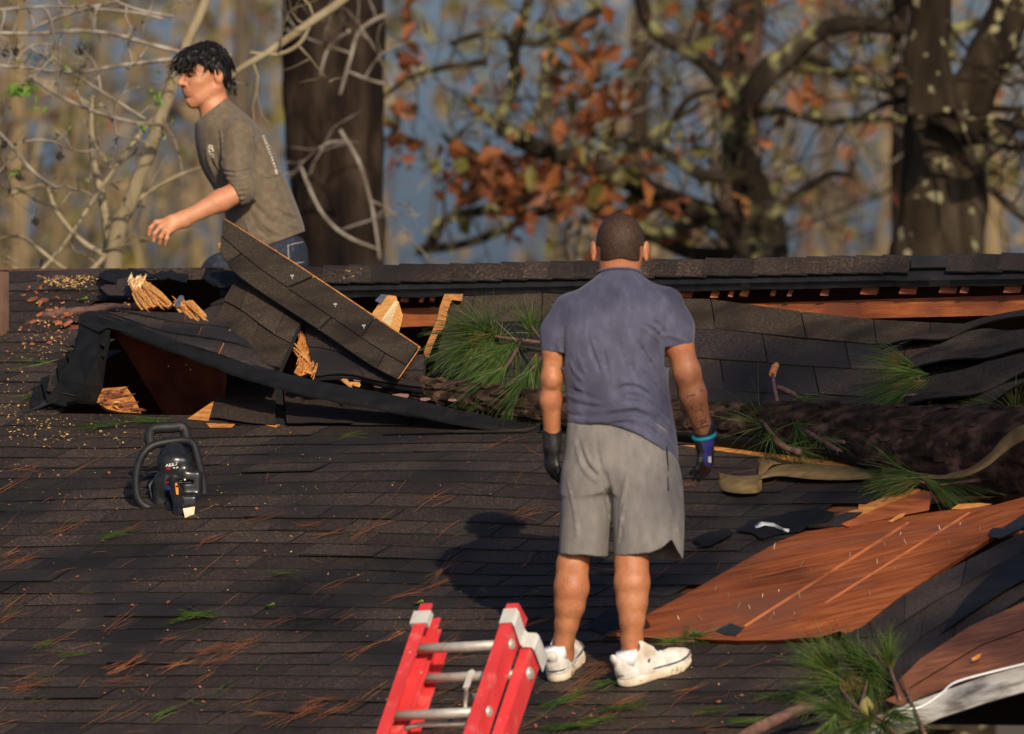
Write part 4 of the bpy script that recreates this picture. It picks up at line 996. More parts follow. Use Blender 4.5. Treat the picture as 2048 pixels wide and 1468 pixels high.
for k in range(7):                                        # bunched sleeve
    y0 = 338 + k * 9.5
    yf([(447 - k * 1, y0 - 2), (472, y0 + 4), (503 - k * 2, y0 - 5 + k)], .0085)
    yf([(447 - k, y0 + 3), (472, y0 + 9), (502 - k * 2, y0 + 0.5 + k)], .0055, 'sub', .006, .8)
for pts, r in [([(512, 345), (535, 352), (560, 345)], .010), ([(505, 395), (540, 425), (578, 440)], .010), ([(500, 412), (530, 450), (565, 472)], .011), ([(545, 408), (570, 425), (596, 430)], .010), ([(560, 440), (582, 452), (602, 452)], .009), ([(520, 470), (555, 482), (590, 466)], .009), ([(425, 290), (430, 320), (442, 345)], .008), ([(412, 282), (418, 320), (432, 355)], .008),
               ([(440, 250), (446, 285), (445, 320)], .008), ([(470, 235), (500, 262), (512, 300)], .008), ([(485, 430), (500, 465), (505, 490)], .009)]: yf(pts, r)
for pts, r in [([(502, 402), (535, 436), (572, 452)], .009), ([(500, 425), (520, 462), (548, 480)], .008), ([(552, 416), (578, 434), (600, 438)], .007), ([(436, 262), (440, 300), (446, 335)], .007), ([(418, 285), (424, 322), (438, 350)], .006)]: yf(pts, r, 'sub', .006, .6)
TY.shell(.009)
hq = np.array([yx(p) for p in (440, 500, 545, 585, 612)]); hqz = np.array([yz(p) for p in (503, 502, 489, 474, 462)])
cdir = ARML[2] - ARML[1]; cdir /= np.linalg.norm(cdir); cpt = ARML[1] * .86 + ARML[2] * .14 
c_ln = np.array([cdir[0], cdir[1], cdir[2]])
nk = np.array([-.62, -.0, .78]); nkp = y_(424, 219)
def yclip(x, y, z):
    c = np.interp(x, hq, hqz) - z
    c = np.where(x < yx(470), np.maximum(c, -1), c)
    arm = (y < YD - .17) & (x < yx(512)) & (z < yz(340))
    pl = (x - cpt[0]) * c_ln[0] + (y - cpt[1]) * c_ln[1] + (z - cpt[2]) * c_ln[2]
    c = np.where(arm, np.maximum(pl, yz(425) - z), c)
    nk_ = (x - nkp[0]) * nk[0] + (z - nkp[2]) * nk[2]
    return np.maximum(c, np.where((z > yz(262)) & (np.abs(y - YD) < .11), nk_, np.where(z > yz(200), 1, -1)))
TY.clip(yclip)
shirt = obj('shirt', TY.mesh('shirt'), [M['olive']], youth, True)
pr = MB()                                                 # chest print and print on the back
def on(vol, px, py, a, b): return vol.surf(px, py, a, b)
for strk in ([(418, 291), (418, 303)], [(418, 291), (424, 292), (424, 296), (419, 297)], [(419, 297), (426, 299), (425, 303), (418, 304)], [(419, 308), (427, 310)], [(421, 313), (427, 314)]):
    w3 = [on(TY, x, y, dy0, dy1) for x, y, _ in smooth_poly([(x, y, 0) for x, y in strk], 6)]; w3 = [p + [0, -.002, 0] for p in w3 if p is not None]
    if len(w3) > 2: pr.tube(w3, .0032, 4)
pr.build('chest_print', [M['cream']], shirt)
pb_ = MB(); bl = [(531, 274), (537, 288), (543, 305), (549, 322), (555, 340), (559, 352)]
for i in range(len(bl) - 1):
    for k in range(3):
        x0 = bl[i][0] + (bl[i + 1][0] - bl[i][0]) * k / 3 - 2.4; y0 = bl[i][1] + (bl[i + 1][1] - bl[i][1]) * k / 3
        w3 = [on(TY, x0 - q_, y0 + hr_.uniform(-1, 1), dy0, dy1 + .2) for q_ in (0, 1.6, 3.2)]; w3 = [p + [.0015, -.002, .001] for p in w3 if p is not None]
        if len(w3) > 1: pb_.tube(w3, .0042, 4)
if pb_.v: pb_.build('back_print', [M['cream']], shirt)

# jeans -----------------------------------------------------------------
JY = Vol(lo_y, np.array([hi_y[0], hi_y[1], yz(440)]), 0.0044)
JY.loft([ysec(440, 505, 580, .10), ysec(470, 498, 598, .140), ysec(496, 503, 607, .158), ysec(525, 505, 613, .165), ysec(548, 512, 610, .15)], .03)
for h_, k_, a_ in ((hipL, knL, anL), (hipR, knR, anR)):
    JY.cone(h_, k_, .095, .076, .04); JY.cone(k_, a_ + np.array([0, 0, .0]), .075, .058, .03)
JY.noise(.004, 12, 12, 12, 31); JY.clip(lambda x, y, z: z - np.interp(x, hq, hqz) - .018)
for pts in ([(425, 520), (445, 512), (465, 516)], [(422, 532), (442, 524), (466, 530)]): JY.crease(pts, .009, dy0, dy1)
jeans = obj('jeans', JY.mesh('jeans'), [M['denim']], youth, True)
stc = MB()
for strk in ([(576, 490), (577, 512), (580, 530)], [(576, 491), (594, 486), (610, 484)], [(579, 528), (595, 526), (608, 524)], [(552, 500), (556, 515), (558, 530)]):
    w3 = [JY.surf(x, y, dy0, dy1) for x, y, _ in smooth_poly([(x, y, 0) for x, y in strk], 8)]; w3 = [p + [0, -.001, 0] for p in w3 if p is not None]
    if len(w3) > 2: stc.tube(w3, .0016, 4)
if stc.v: stc.build('pocket_stitching', [M['stitch']], jeans)
for a_ in (anL, anR):
    bt = Vol(a_ - .25, a_ + .2, .006); bt.cone(a_ + [.02, 0, -.03], a_ + [-.15, -.03, -.05], .045, .038, .02); bt.cone(a_ + [0, 0, .05], a_ + [0, 0, -.04], .05, .05, .02)
    obj('boot', bt.mesh('boot'), [M['rust']], youth, True)
# ------------------------------------------------------------------ chainsaw on the roof
SD = D(345, 1020)
def s_(px, py, f=0.0): return P(px, py, SD + f)           # f = metres further away
KS = SD / F
saw = thing('chainsaw', 'black chainsaw with an orange stripe and a label resting on the shingles at left', 'chainsaw', RP(345, 1030))
V = Vol(s_(255, 1065, -.2), s_(425, 840, .45), 0.0042)
V.n if False else None
V.ell(s_(350, 925, .12), (34 * KS, .13, 40 * KS), .0); V.box(s_(352, 950, .12), (33 * KS, .13, 42 * KS), .03, rd=.03)
V.box(s_(384, 985, .08), (22 * KS, .10, 46 * KS), .02, rd=.02); V.box(s_(330, 990, .10), (22 * KS, .10, 40 * KS), .02, rd=.02)
V.box(s_(355, 1000, .16), (44 * KS, .14, 30 * KS), .02, rd=.02)
V.box(s_(378, 1018, -.03), (17 * KS, .06, 28 * KS), .02, rd=.012)
V.cone(s_(336, 895, .2), s_(372, 893, .2), .03, .03, .03)
V.box(s_(360, 964, -.02), (26 * KS, .02, 3 * KS), .004, 'sub', rd=.003)
V.cone(s_(322, 930, -.01), s_(324, 975, -.02), .006, .006, .006, 'sub')
sb = obj('saw_body', V.mesh('saw_body'), [M['black_gloss']], saw, True)
hb_ = MB()                                                # wrap-around front handle
hb_.tube(smooth_poly([s_(388, 1022, .0), s_(402, 1010, .0), s_(408, 985, .02), s_(403, 950, .06), s_(394, 912, .10), s_(386, 888, .12), s_(368, 881, .13), s_(335, 884, .13), s_(304, 892, .12), s_(284, 912, .10), s_(273, 945, .06), s_(273, 985, .02), s_(284, 1008, .0), s_(306, 1018, .0), s_(325, 1016, .02)], 60), .0155, 10); hb_.build('front_handle', [M['black_plastic']], saw, True)
hg = MB()                                                 # hand guard
hg.tube(smooth_poly([s_(301, 892, .2), s_(299, 875, .2), s_(303, 860, .2), s_(318, 856, .2), s_(345, 855, .2), s_(362, 853, .2), s_(369, 860, .2), s_(373, 878, .2), s_(380, 895, .2)], 30), .0145, 8, squash=1.4)
for x in (321, 347): hg.tube([s_(x, 866, .2), s_(x + 1, 884, .19)], .004, 6)
hg.build('hand_guard', [M['black_plastic']], saw, True)
RHn = Vol(s_(300, 1075, -.3), s_(420, 930, .2), 0.004)
RHn.cone(s_(346, 962, -.02), s_(352, 985, -.09), .021, .020, .02); RHn.cone(s_(352, 985, -.09), s_(359, 1024, -.16), .020, .019, .02); RHn.cone(s_(359, 1024, -.16), s_(364, 1046, -.20), .02, .017, .02); RHn.cone(s_(364, 1044, -.20), s_(380, 1030, -.12), .017, .02, .02)
RHn.cone(s_(338, 1000, -.03), s_(346, 1048, -.16), .015, .017, .02); RHn.cone(s_(346, 1048, -.16), s_(362, 1050, -.2), .017, .015, .02)
obj('rear_handle', RHn.mesh('rear_handle'), [M['black_gloss']], saw, True)
M['saw_orange'] = flat('orange_plastic', (0.75, 0.23, 0.02), 0.45); M['saw_red'] = flat('red_plastic', (0.6, 0.03, 0.02), 0.4); M['saw_blue'] = flat('blue_plastic', (0.03, 0.12, 0.5), 0.4)
M['label'] = mat('yellow_white_label', [(0.35, (0.78, 0.42, 0.08)), (0.6, (0.8, 0.74, 0.62))], 16, 4, 0.5)
def hit(vols, px, py, off=.002):
    best = None
    for v in vols:
        p = v.surf(px, py, SD - .4, SD + .5)
        if p is not None and (best is None or p[1] < best[1]): best = p
    return (s_(px, py, -.1) if best is None else best) + np.array([0, -off, off * .4])
def decal(name, pts, mt, th_=.004, off=.003):
    t = MB(); q = [hit([V, RHn], x, y, off) for x, y in pts]; dmin = min(p[1] for p in q)
    t.slab(q, (0, .006, 0)); return t.build(name, [mt], saw)
decal('orange_stripe', [(350, 967), (354, 966), (357, 978), (357, 990), (353, 990), (351, 978)], M['saw_orange'], off=.004)
decal('stop_switch', [(331, 964), (338, 963), (338, 968), (331, 969)], M['saw_red'])
decal('choke_knob', [(331, 973), (340, 971), (341, 980), (334, 983), (331, 980)], M['saw_blue'])
lb = MB(); lb.slab([s_(366, 1017, -.245), s_(390, 1013, -.215), s_(387, 1037, -.225), s_(371, 1041, -.25)], (0, .01, 0)); lb.build('label_plate', [M['label']], saw)
tx = MB()                                                 # small lettering on the cover
for strk in ([(332, 934), (334, 928), (337, 933)], [(333, 931), (336, 931)], [(339, 933), (339, 927), (343, 928), (340, 930), (343, 932), (339, 933)], [(345, 932), (345, 926), (348, 927), (346, 929), (349, 931), (345, 932)], [(355, 925), (351, 926), (354, 928), (351, 931)], [(346, 936), (350, 936)], [(352, 937), (355, 934), (357, 936)]):
    w3 = [hit([V], x, y, .001) for x, y in strk]; tx.tube(w3, .0017, 4)
tx.build('lettering', [M['white']], saw)
tx = MB()
for strk in ([(334, 936), (341, 939)], [(340, 935), (335, 940)]): tx.tube([hit([V], x, y, .001) for x, y in strk], .002, 4)
tx.build('red_mark', [M['saw_red']], saw)
br = MB(); gb = s_(345, 1005, .2)
bd_ = (U_ * .8 - R_ * .25); bd_ /= np.linalg.norm(bd_); bs = np.cross(bd_, N_)
base = RP(300, 985, .05)
pl_ = [base + bd_ * t + N_ * w for t, w in ((0, -.03), (.34, -.03), (.37, -.01), (.37, .01), (.34, .03), (0, .03))]
br.slab(pl_, bs * .006); br.build('guide_bar', [M['steel']], saw)
for x, y in ((362, 961), (370, 960)):
    t = MB(); c = hit([V], x, y, .004); t.box(c, (.006, 0, 0), (0, .006, 0), (0, 0, .006)); t.build('screw', [M['nail']], saw)
fins = MB()
for k in range(6): 
    x = 370 + k * 5; fins.tube([hit([V], x, 985, -.0), hit([V], x, 1008, -.0)], .0022, 4)
fins.build('cooling_rib', [M['black_plastic']], saw)

# ------------------------------------------------------------------ orange extension ladder leaning on the eave
M['fibreglass'] = mat('red_orange_fibreglass', [(0.3, (0.56, 0.034, 0.036)), (0.6, (0.66, 0.048, 0.050)), (0.8, (0.70, 0.095, 0.095))], 9, 6, 0.45, 0.0008, 120, stretch=(1, 1, 0.3), second=(13, (0.70, 0.16, 0.14), 0.56, 0.72), speck=(46, 0.72, (0.62, 0.42, 0.36)))
M['rung'] = mat('worn_aluminium', [(0.3, (0.42, 0.37, 0.33)), (0.7, (0.62, 0.57, 0.52))], 24, 5, 0.5, metal=0.35, second=(40, (0.62, 0.5, 0.36), 0.55, 0.7))
M['bracket'] = mat('pale_plastic_bracket', [(0.3, (0.46, 0.43, 0.39)), (0.7, (0.62, 0.59, 0.55))], 16, 5, 0.55)
M['bracket_edge'] = flat('yellowed_fibreglass_end', (0.5, 0.42, 0.26), 0.8)
LT = P(838, 1216, 53.75)                                   # outer front corner of the left rail, near its top
Lu = P(838, 1216, 53.75) - P(752, 1468, 53.40); lu = Lu / np.linalg.norm(Lu)
lr_ = R_ - lu * (R_ @ lu) + np.array([0, 0, -.03]); lr_ -= lu * (lr_ @ lu); lr_ /= np.linalg.norm(lr_)
ln_ = np.cross(lr_, lu)
if ln_[1] < 0: ln_ = -ln_                                  # ln_ points away from the camera (depth of the rails)
ladder = thing('extension_ladder', 'red orange extension ladder with two stacked sections leaning on the eave', 'ladder', LT - lu * (LT[2] / lu[2]))
def Lp(x, y, z): return LT + lr_ * x + lu * y + ln_ * z
KL = 53.7 / F
LW = .388                                                  # clear width incl. rails
y_bot = -(LT[2]) / lu[2]
def channel(x0, sgn, y0, y1, z0, z1, wfl, tk=.006, topcut=0.0):
    """C-rail: web at x0, flanges run sgn * wfl"""
    c = MB()
    prof = [(0, z0), (wfl, z0), (wfl, z0 + tk), (tk, z0 + tk), (tk, z1 - tk), (wfl, z1 - tk), (wfl, z1), (0, z1)]
    a = [Lp(x0 + sgn * px, y0, pz) for px, pz in prof]; b = [Lp(x0 + sgn * px, y1 - (pz - z0) * topcut, pz) for px, pz in prof]
    n = len(prof); v = a + b
    fs = [(i, (i + 1) % n, n + (i + 1) % n, n + i) for i in range(n)]
    c.add(v, fs); c.add(v, [(0, 1, 2, 3), (0, 3, 4, 7), (4, 5, 6, 7), (8, 11, 10, 9), (8, 15, 12, 11), (12, 15, 14, 13)], 1)
    return c
RWID = .060
for q, (x0, s) in enumerate(((0.0, 1), (LW, -1))):
    r = channel(x0, s, y_bot, .02 if q == 0 else .0, 0, .085, .046).build('rail', [M['fibreglass'], M['bracket_edge']], ladder); r['label'] = 'rail of the front section'
for q, (x0, s) in enumerate(((.012, 1), (LW + .048, -1))):
    r = channel(x0 + (.0 if q == 0 else 0), s, y_bot, -.02 if q == 0 else -.115, .094, .180, .042).build('rail', [M['fibreglass'], M['bracket_edge']], ladder); r['label'] = 'rail of the rear section'
rp_ = .305
for k in range(14):
    y = -.155 - k * rp_
    t = MB(); t.tube([Lp(.006, y, .04), Lp(LW - .006, y, .04)], .0175, 12); o = t.build('rung', [M['rung']], ladder, True)
    cl_ = MB()
    for x, s in ((.008, 1), (LW - .008, -1)): cl_.tube([Lp(x, y, .04), Lp(x + s * .004, y, .04), Lp(x + s * .012, y, .04)], [.028, .026, .0185], 14)
    cl_.build('rung_collar', [M['rung']], o, True)
    rv_ = MB(); rv_.tube([Lp(LW - .002, y, .04), Lp(LW + .006, y, .04)], [.022, .017], 12); rv_.tube([Lp(LW + .006, y, .04), Lp(LW + .008, y, .04)], [.010, .010], 10); rv_.build('rivet', [M['rung']], o)
    t = MB(); y2 = y - .055; t.tube([Lp(.0, y2, .135), Lp(LW + .042, y2, .135)], .0165, 12); o = t.build('rung', [M['rung']], ladder, True)
    rv_ = MB(); rv_.tube([Lp(LW + .046, y2, .135), Lp(LW + .056, y2, .135)], [.026, .020], 12); rv_.tube([Lp(LW + .056, y2, .135), Lp(LW + .059, y2, .135)], [.012, .011], 10); rv_.build('rivet', [M['rung']], o)
# pale brackets at the top of the rails
b1 = MB(); b1.hexa([Lp(-.008, -.075, -.006), Lp(.054, -.075, -.006), Lp(.054, -.075, .02), Lp(-.008, -.075, .02), Lp(-.008, -.018, -.006), Lp(.054, -.018, -.006), Lp(.054, -.018, .02), Lp(-.008, -.018, .02)]); b1.hexa([Lp(-.013, -.075, -.006), Lp(-.008, -.075, -.006), Lp(-.008, -.075, .10), Lp(-.013, -.075, .10), Lp(-.013, -.018, -.006), Lp(-.008, -.018, -.006), Lp(-.008, -.018, .10), Lp(-.013, -.018, .10)])
b1.build('guide_bracket', [M['bracket']], ladder)
b2_ = MB(); t0, t1 = -.095, -.03
b2_.sheet([[Lp(x, t, z) for t in (t0 - s, t1 - s)] for x, z, s in ((LW - .046, -.008, 0), (LW + .004, -.008, 0), (LW + .012, .004, .01), (LW + .012, .070, .03), (LW + .020, .082, .036), (LW + .054, .084, .038), (LW + .062, .094, .042), (LW + .062, .19, .06))], ln_ * .005 - lr_ * .004); b2_.build('guide_bracket', [M['bracket']], ladder)
hk = MB()                                                   # rung hook hanging from the second rung
hc = Lp(.215, -.210, .118)
hk.box(hc + lu * -.03, lr_ * .022, ln_ * .006, lu * .075); hk.tube([hc + lu * .004, hc + lu * .004 + ln_ * .02], .013, 10)
hk.build('hook_strap', [M['bracket']], ladder)
h2 = MB(); dn = np.array([0, 0, -1.0])
lp_ = smooth_poly([hc + lu * -.06, hc + dn * .085 + lr_ * -.020, hc + dn * .12 + lr_ * -.022, hc + dn * .148 + lr_ * -.012, hc + dn * .150 + lr_ * .014, hc + dn * .13 + lr_ * .024, hc + dn * .095 + lr_ * .022, hc + dn * .07 + lr_ * .016], 22); h2.tube(lp_, .0075, 8, squash=1.4); h2.build('rung_hook', [M['rung']], ladder, True)
bs_ = MB(); yb_ = -.155 - rp_
bs_.tube([Lp(.05, yb_ - .018, .09), Lp(.10, yb_ - .0, .09), Lp(.30, yb_ - .01, .09), Lp(.345, yb_ - .06, .09)], .009, 8); bs_.build('rope_bar', [M['rung']], ladder, True)
# ------------------------------------------------------------------ broken sheathing, wood, log, boughs, strap
def slabth(name, label, cat, pts, th_, mats, mi=(0, 0, 0), group=None, part='board'):
    """a broken flat piece: photo-pixel outline (px,py,dd), thickness away from the camera"""
    q = [Q(*p) for p in pts]; t = thing(name, label, cat, tuple(q[0]), group)
    b = MB(); b.slab(q, th_, *mi); b.build(part, mats, t); return t

# the long strip of sheathing standing up behind the crack
ss = thing('sheathing_strip', 'long strip of shingled sheathing with an orange top edge jutting up before the young man', 'sheathing', Q(800, 740))
T0, T1, B1, B0 = (446, 440, -.75), (838, 697, -.5), (796, 758, -.55), (437, 506, -.8)
st0 = [Q(*p) for p in (T0, (580, 524, -.68), (700, 604, -.6), (780, 658, -.54), T1)]
lo0 = [Q(*p) for p in ((440, 500, -.8), (484, 556, -.78), (640, 660, -.66), (740, 728, -.58), B1)]
thk = np.array([.008, .016, .006])
d = MB(); d.sheet([[a, (a + b) / 2, b] for a, b in zip(st0, lo0)], thk, 0, 0, 0); sdk = d.build('board', [M['orange']], ss)
A0_, A1_ = smooth_poly(st0, 41), smooth_poly(lo0, 41)
fnv = np.cross(A0_[-1] - A0_[0], A1_[20] - A0_[20]); fnv /= np.linalg.norm(fnv)
if fnv[1] > 0: fnv = -fnv
fb_ = MB(); fb_.sheet([[a + (b - a) * .03 + fnv * .002, a + (b - a) * .5 + fnv * .002, a + (b - a) * .99 + fnv * .002] for a, b in zip(A0_[::2], A1_[::2])], fnv * .001); fb_.build('felt', [M['felt']], ss)
def sh_band(i0, i1, t0, t1, lift):
    g = []
    for i in np.linspace(i0 + .16, i1 - .16, 8):
        f_ = min(int(i), 39); a, b = A0_[f_] + (A0_[f_ + 1] - A0_[f_]) * (i - f_), A1_[f_] + (A1_[f_ + 1] - A1_[f_]) * (i - f_); g.append([a + (b - a) * t0 + fnv * lift + [0, 0, .001], a + (b - a) * (t0 + t1) / 2 + fnv * (lift + .003 * nz((i * .3, t0, 1))), a + (b - a) * t1 + fnv * lift])
    s = MB(); s.sheet(g, -fnv * .005, 0, 1, 0); s.build('shingle', [M['shingle_tan'], M['edge']], ss)
for i0, i1 in ((0, 14), (14, 26), (26, 40)): sh_band(i0, i1 - 0, .035, .62 if i0 else .6, .012)
for i0, i1 in ((0, 6), (6, 20), (20, 32), (32, 40)): sh_band(i0, i1, .56, 1.03, .006)
for x, y in ((585, 565), (671, 622), (728, 665)):
    n_ = MB(); c = Q(x, y, -.8); c = P(x, y, D(x, y) - .68 + (x - 585) * .0008); base = c + fnv * .0
    n_.tube([base - fnv * .03, base + fnv * .028], .0022, 6); n_.tube([base + fnv * .026, base + fnv * .03], .0075, 10); n_.build('nail', [M['nail']], ss)
for pts in ([(446, 452, -.77), (452, 470, -.77), (448, 500, -.78), (441, 492, -.79), (443, 470, -.79)], [(436, 488, -.8), (447, 480, -.8), (447, 494, -.8), (439, 497, -.8)]):
    b = MB(); b.slab([Q(*p) for p in pts], (0, .02, 0)); b.build('splinter', [M['orange']], ss)
# shingle sheet hanging below the strip
hs = thing('hanging_shingle_sheet', 'torn sheet of dark shingles hanging below the diagonal strip, above the log end', 'shingles', Q(740, 740))
fnh = edge_fn([(628, 755, -.42), (700, 752, -.42), (760, 765, -.42), (845, 778, -.38)], [(606, 640, -.5), (660, 665, -.52), (730, 712, -.5), (850, 708, -.4)], .01)
patch(hs, fnh, 2, 2, M['shingle'], M['edge'], ns=10, lift=.012)
fs2 = thing('torn_shingle_sheet', 'ragged sheet of shingles sloping under the upper end of the diagonal strip', 'shingles', Q(500, 640))
fn2 = edge_fn([(430, 655, -.42), (480, 690, -.5), (520, 725, -.52), (560, 742, -.52)], [(470, 560, -.6), (510, 575, -.62), (560, 610, -.62), (603, 640, -.6)], .014)
patch(fs2, fn2, 2, 2, M['shingle_tan'], M['edge'], ns=10, lift=.012)

# splintered wood ----------------------------------------------------------------
def chunk(name, label, outline, depth, th_, mt, ridges=5, cat='wood', seed=1, kindpart='wood'):
    """split wood: outline in photo px, front face broken into grain ridges running along its length"""
    r = random.Random(seed); t = thing(name, label, cat, tuple(Q(outline[0][0], outline[0][1], depth)), 'splintered wood in the broken roof')
    q = [Q(x, y, depth + (o[0] if o else 0)) for x, y, *o in outline]; b = MB(); b.slab(q, (0, th_, -.01)); b.build(kindpart, [mt], t); return t, q
def grain(t, pairs, mt, w=.006, seed=2, depth=-.01):
    r = random.Random(seed); g = MB()
    for (x0, y0, d0), (x1, y1, d1) in pairs:
        a, c = Q(x0, y0, d0), Q(x1, y1, d1); mid = (a + c) / 2 + np.array([0, -.008, .004]) * r.random()
        g.tube([a, mid, c], [w * .7, w, w * .4], 4)
    g.build('splinter', [mt], t)
def fray(t, outline, ang, n, L, mt, depth, seed=1, w=.0022):
    """thin torn fibres along the grain over a split face"""
    r = random.Random(seed); xs_ = [o[0] for o in outline]; ys_ = [o[1] for o in outline]; poly = [(o[0], o[1]) for o in outline]; g = MB(); k = 0
    while k < n:
        x, y = r.uniform(min(xs_), max(xs_)), r.uniform(min(ys_), max(ys_))
        if not inpoly(x, y, poly): continue
        k += 1; a = radians(ang + r.gauss(0, 9)); l = L * r.uniform(.4, 1.2)
        g.tube([Q(x - cos(a) * l * .5, y + sin(a) * l * .5, depth), Q(x, y, depth - .012 - .02 * r.random()), Q(x + cos(a) * l * .5, y - sin(a) * l * .5, depth - .005 - .025 * r.random())], [w, w * r.uniform(1, 2.4), w * .3], 4)
    g.build('fibres', [mt], t, kind='stuff')
wc, _ = chunk('splintered_wood', 'bright split log slab with a jagged top lying under the torn ridge cap', [(258, 556), (264, 552), (272, 562), (280, 552), (287, 560), (300, 566), (325, 585), (345, 607), (338, 614), (318, 612), (300, 615), (283, 620), (272, 606), (265, 590)], -.62, .09, M['fresh'], seed=3)
grain(wc, [((262, 556, -.64), (300, 612, -.64)), ((275, 560, -.65), (318, 606, -.65)), ((285, 562, -.65), (335, 602, -.65)), ((268, 578, -.65), (285, 612, -.64)), ((290, 572, -.66), (340, 608, -.65)), ((281, 553, -.65), (277, 566, -.64)), ((259, 565, -.64), (268, 585, -.64))], M['fresh'])
wc2, _ = chunk('splintered_wood', 'orange split wood block lying in the hole beside the grey metal bracket', [(346, 610), (352, 600), (372, 602), (385, 600), (412, 628), (416, 640), (404, 646), (385, 643), (372, 640)], -.5, .06, M['fresh'], seed=4)
grain(wc2, [((352, 604, -.52), (392, 644, -.52)), ((368, 603, -.53), (408, 640, -.53)), ((380, 602, -.52), (374, 612, -.52))], M['orange'])
slabth('metal_bracket', 'small bent grey metal bracket beside the orange split wood block', 'bracket', [(350, 607, -.56), (358, 592, -.57), (362, 590, -.57), (368, 592, -.56), (362, 602, -.56), (360, 612, -.55), (352, 614, -.55)], (0, .012, -.004), [M['steel']], part='plate')
br_ = MB(); br_.tube(smooth_poly([Q(80, 632, -.06), Q(150, 622, -.09), Q(220, 616, -.12), Q(262, 615, -.4), Q(300, 610, -.5)], 14), [.009, .014, .016, .018, .018, .018, .018, .018, .018, .018, .017, .016, .015, .012], 8, wob=.4)
M['twig'] = mat('reddish_bark', [(0.3, (0.07, 0.03, 0.022)), (0.7, (0.20, 0.10, 0.075))], 30, 6, 0.85, 0.004, 60)
tag(br_.build('bark_stick', [M['twig']], smooth=True), 'reddish bark covered stick lying left of the splintered wood', 'stick')
wb, _ = chunk('rafter_end', 'orange sawn rafter end with a metal plate behind the diagonal strip', [(734, 640), (768, 594), (776, 590), (792, 592), (795, 600), (752, 652)], -.18, .10, M['fresh'], seed=5)
b = MB(); b.slab([Q(750, 601, -.21), Q(763, 588, -.21), Q(774, 590, -.21), Q(762, 608, -.21)], (0, .004, 0)); b.build('metal_plate', [M['steel']], wb)
wd = thing('wood_wedge', 'pale split wedge of wood standing beside the orange rafter end', 'wood', Q(790, 670, -.24))
b = MB(); a_, b_, c_, d_2, e_ = Q(756, 650, -.28), Q(790, 601, -.30), Q(797, 603, -.26), Q(776, 666, -.3), Q(806, 632, -.18)
f_2 = Q(798, 664, -.2)
b.add([a_, b_, c_, d_2, e_, f_2, Q(780, 640, -.05)], [(0, 1, 2, 3)], 0); b.add([a_, b_, c_, d_2, e_, f_2, Q(780, 640, -.05)], [(3, 2, 4, 5)], 1); b.add([a_, b_, c_, d_2, e_, f_2, Q(780, 640, -.05)], [(0, 6, 1), (1, 6, 4, 2), (4, 6, 5), (5, 6, 0, 3)], 0)
b.build('wood', [M['pale'], M['fresh']], wd)
slabth('torn_sheathing_edge', 'narrow torn orange sheathing edge standing between the pale wedge and the green bough', 'sheathing', [(889, 588, -.12), (926, 588, -.1), (924, 602, -.1), (904, 600, -.12), (899, 612, -.13), (893, 630, -.14), (889, 655, -.15), (876, 668, -.16), (866, 690, -.17), (858, 714, -.18), (846, 714, -.18), (850, 695, -.17), (862, 668, -.16), (874, 640, -.15), (880, 612, -.13)], (0, .018, 0), [M['orange']])
sp, _ = chunk('splintered_wood', 'dark orange splinter poking up from the black gap above the log end', [(596, 668), (606, 664), (617, 680), (621, 700), (628, 722), (634, 748), (618, 746), (600, 752), (588, 745), (600, 720), (586, 700), (598, 690)], -.44, .05, M['orange'], seed=6)
grain(sp, [((588, 696, -.45), (628, 735, -.45)), ((590, 688, -.46), (622, 726, -.46)), ((600, 668, -.45), (616, 700, -.45)), ((606, 742, -.45), (630, 750, -.45))], M['fresh'])
iw, _ = chunk('interior_board', 'broken orange board lit inside the black opening of the lifted flap', [(176, 797), (190, 783), (205, 777), (252, 773), (268, 795), (283, 826), (240, 824), (214, 818), (196, 806)], .02, .03, M['orange'], seed=8)
grain(iw, [((216, 808, .0), (246, 806, .0)), ((226, 812, .0), (238, 818, 0))], M['fresh'])
slabth('wood_chip_slab', 'thin pale splinter lying flat on the shingles at the left edge', 'wood', [(6, 881, -.02), (30, 880, -.02), (68, 883, -.02), (60, 888, -.02), (25, 887, -.02)], (0, .012, -.004), [M['fresh']])
fray(wc, [(262, 560), (290, 562), (340, 606), (285, 616)], -50, 60, 34, M['fresh'], -.63, 1); fray(wc, [(258, 552), (290, 556), (284, 572), (262, 572)], 60, 24, 22, M['pale'], -.64, 2)
fray(wc2, [(350, 604), (385, 602), (412, 640), (380, 642)], -48, 30, 30, M['fresh'], -.51, 3); fray(sp, [(596, 672), (614, 680), (632, 745), (595, 745)], 75, 34, 30, M['orange'], -.45, 4); fray(iw, [(185, 785), (250, 776), (280, 822), (215, 816)], 10, 34, 36, M['deckwood'], .0, 5)
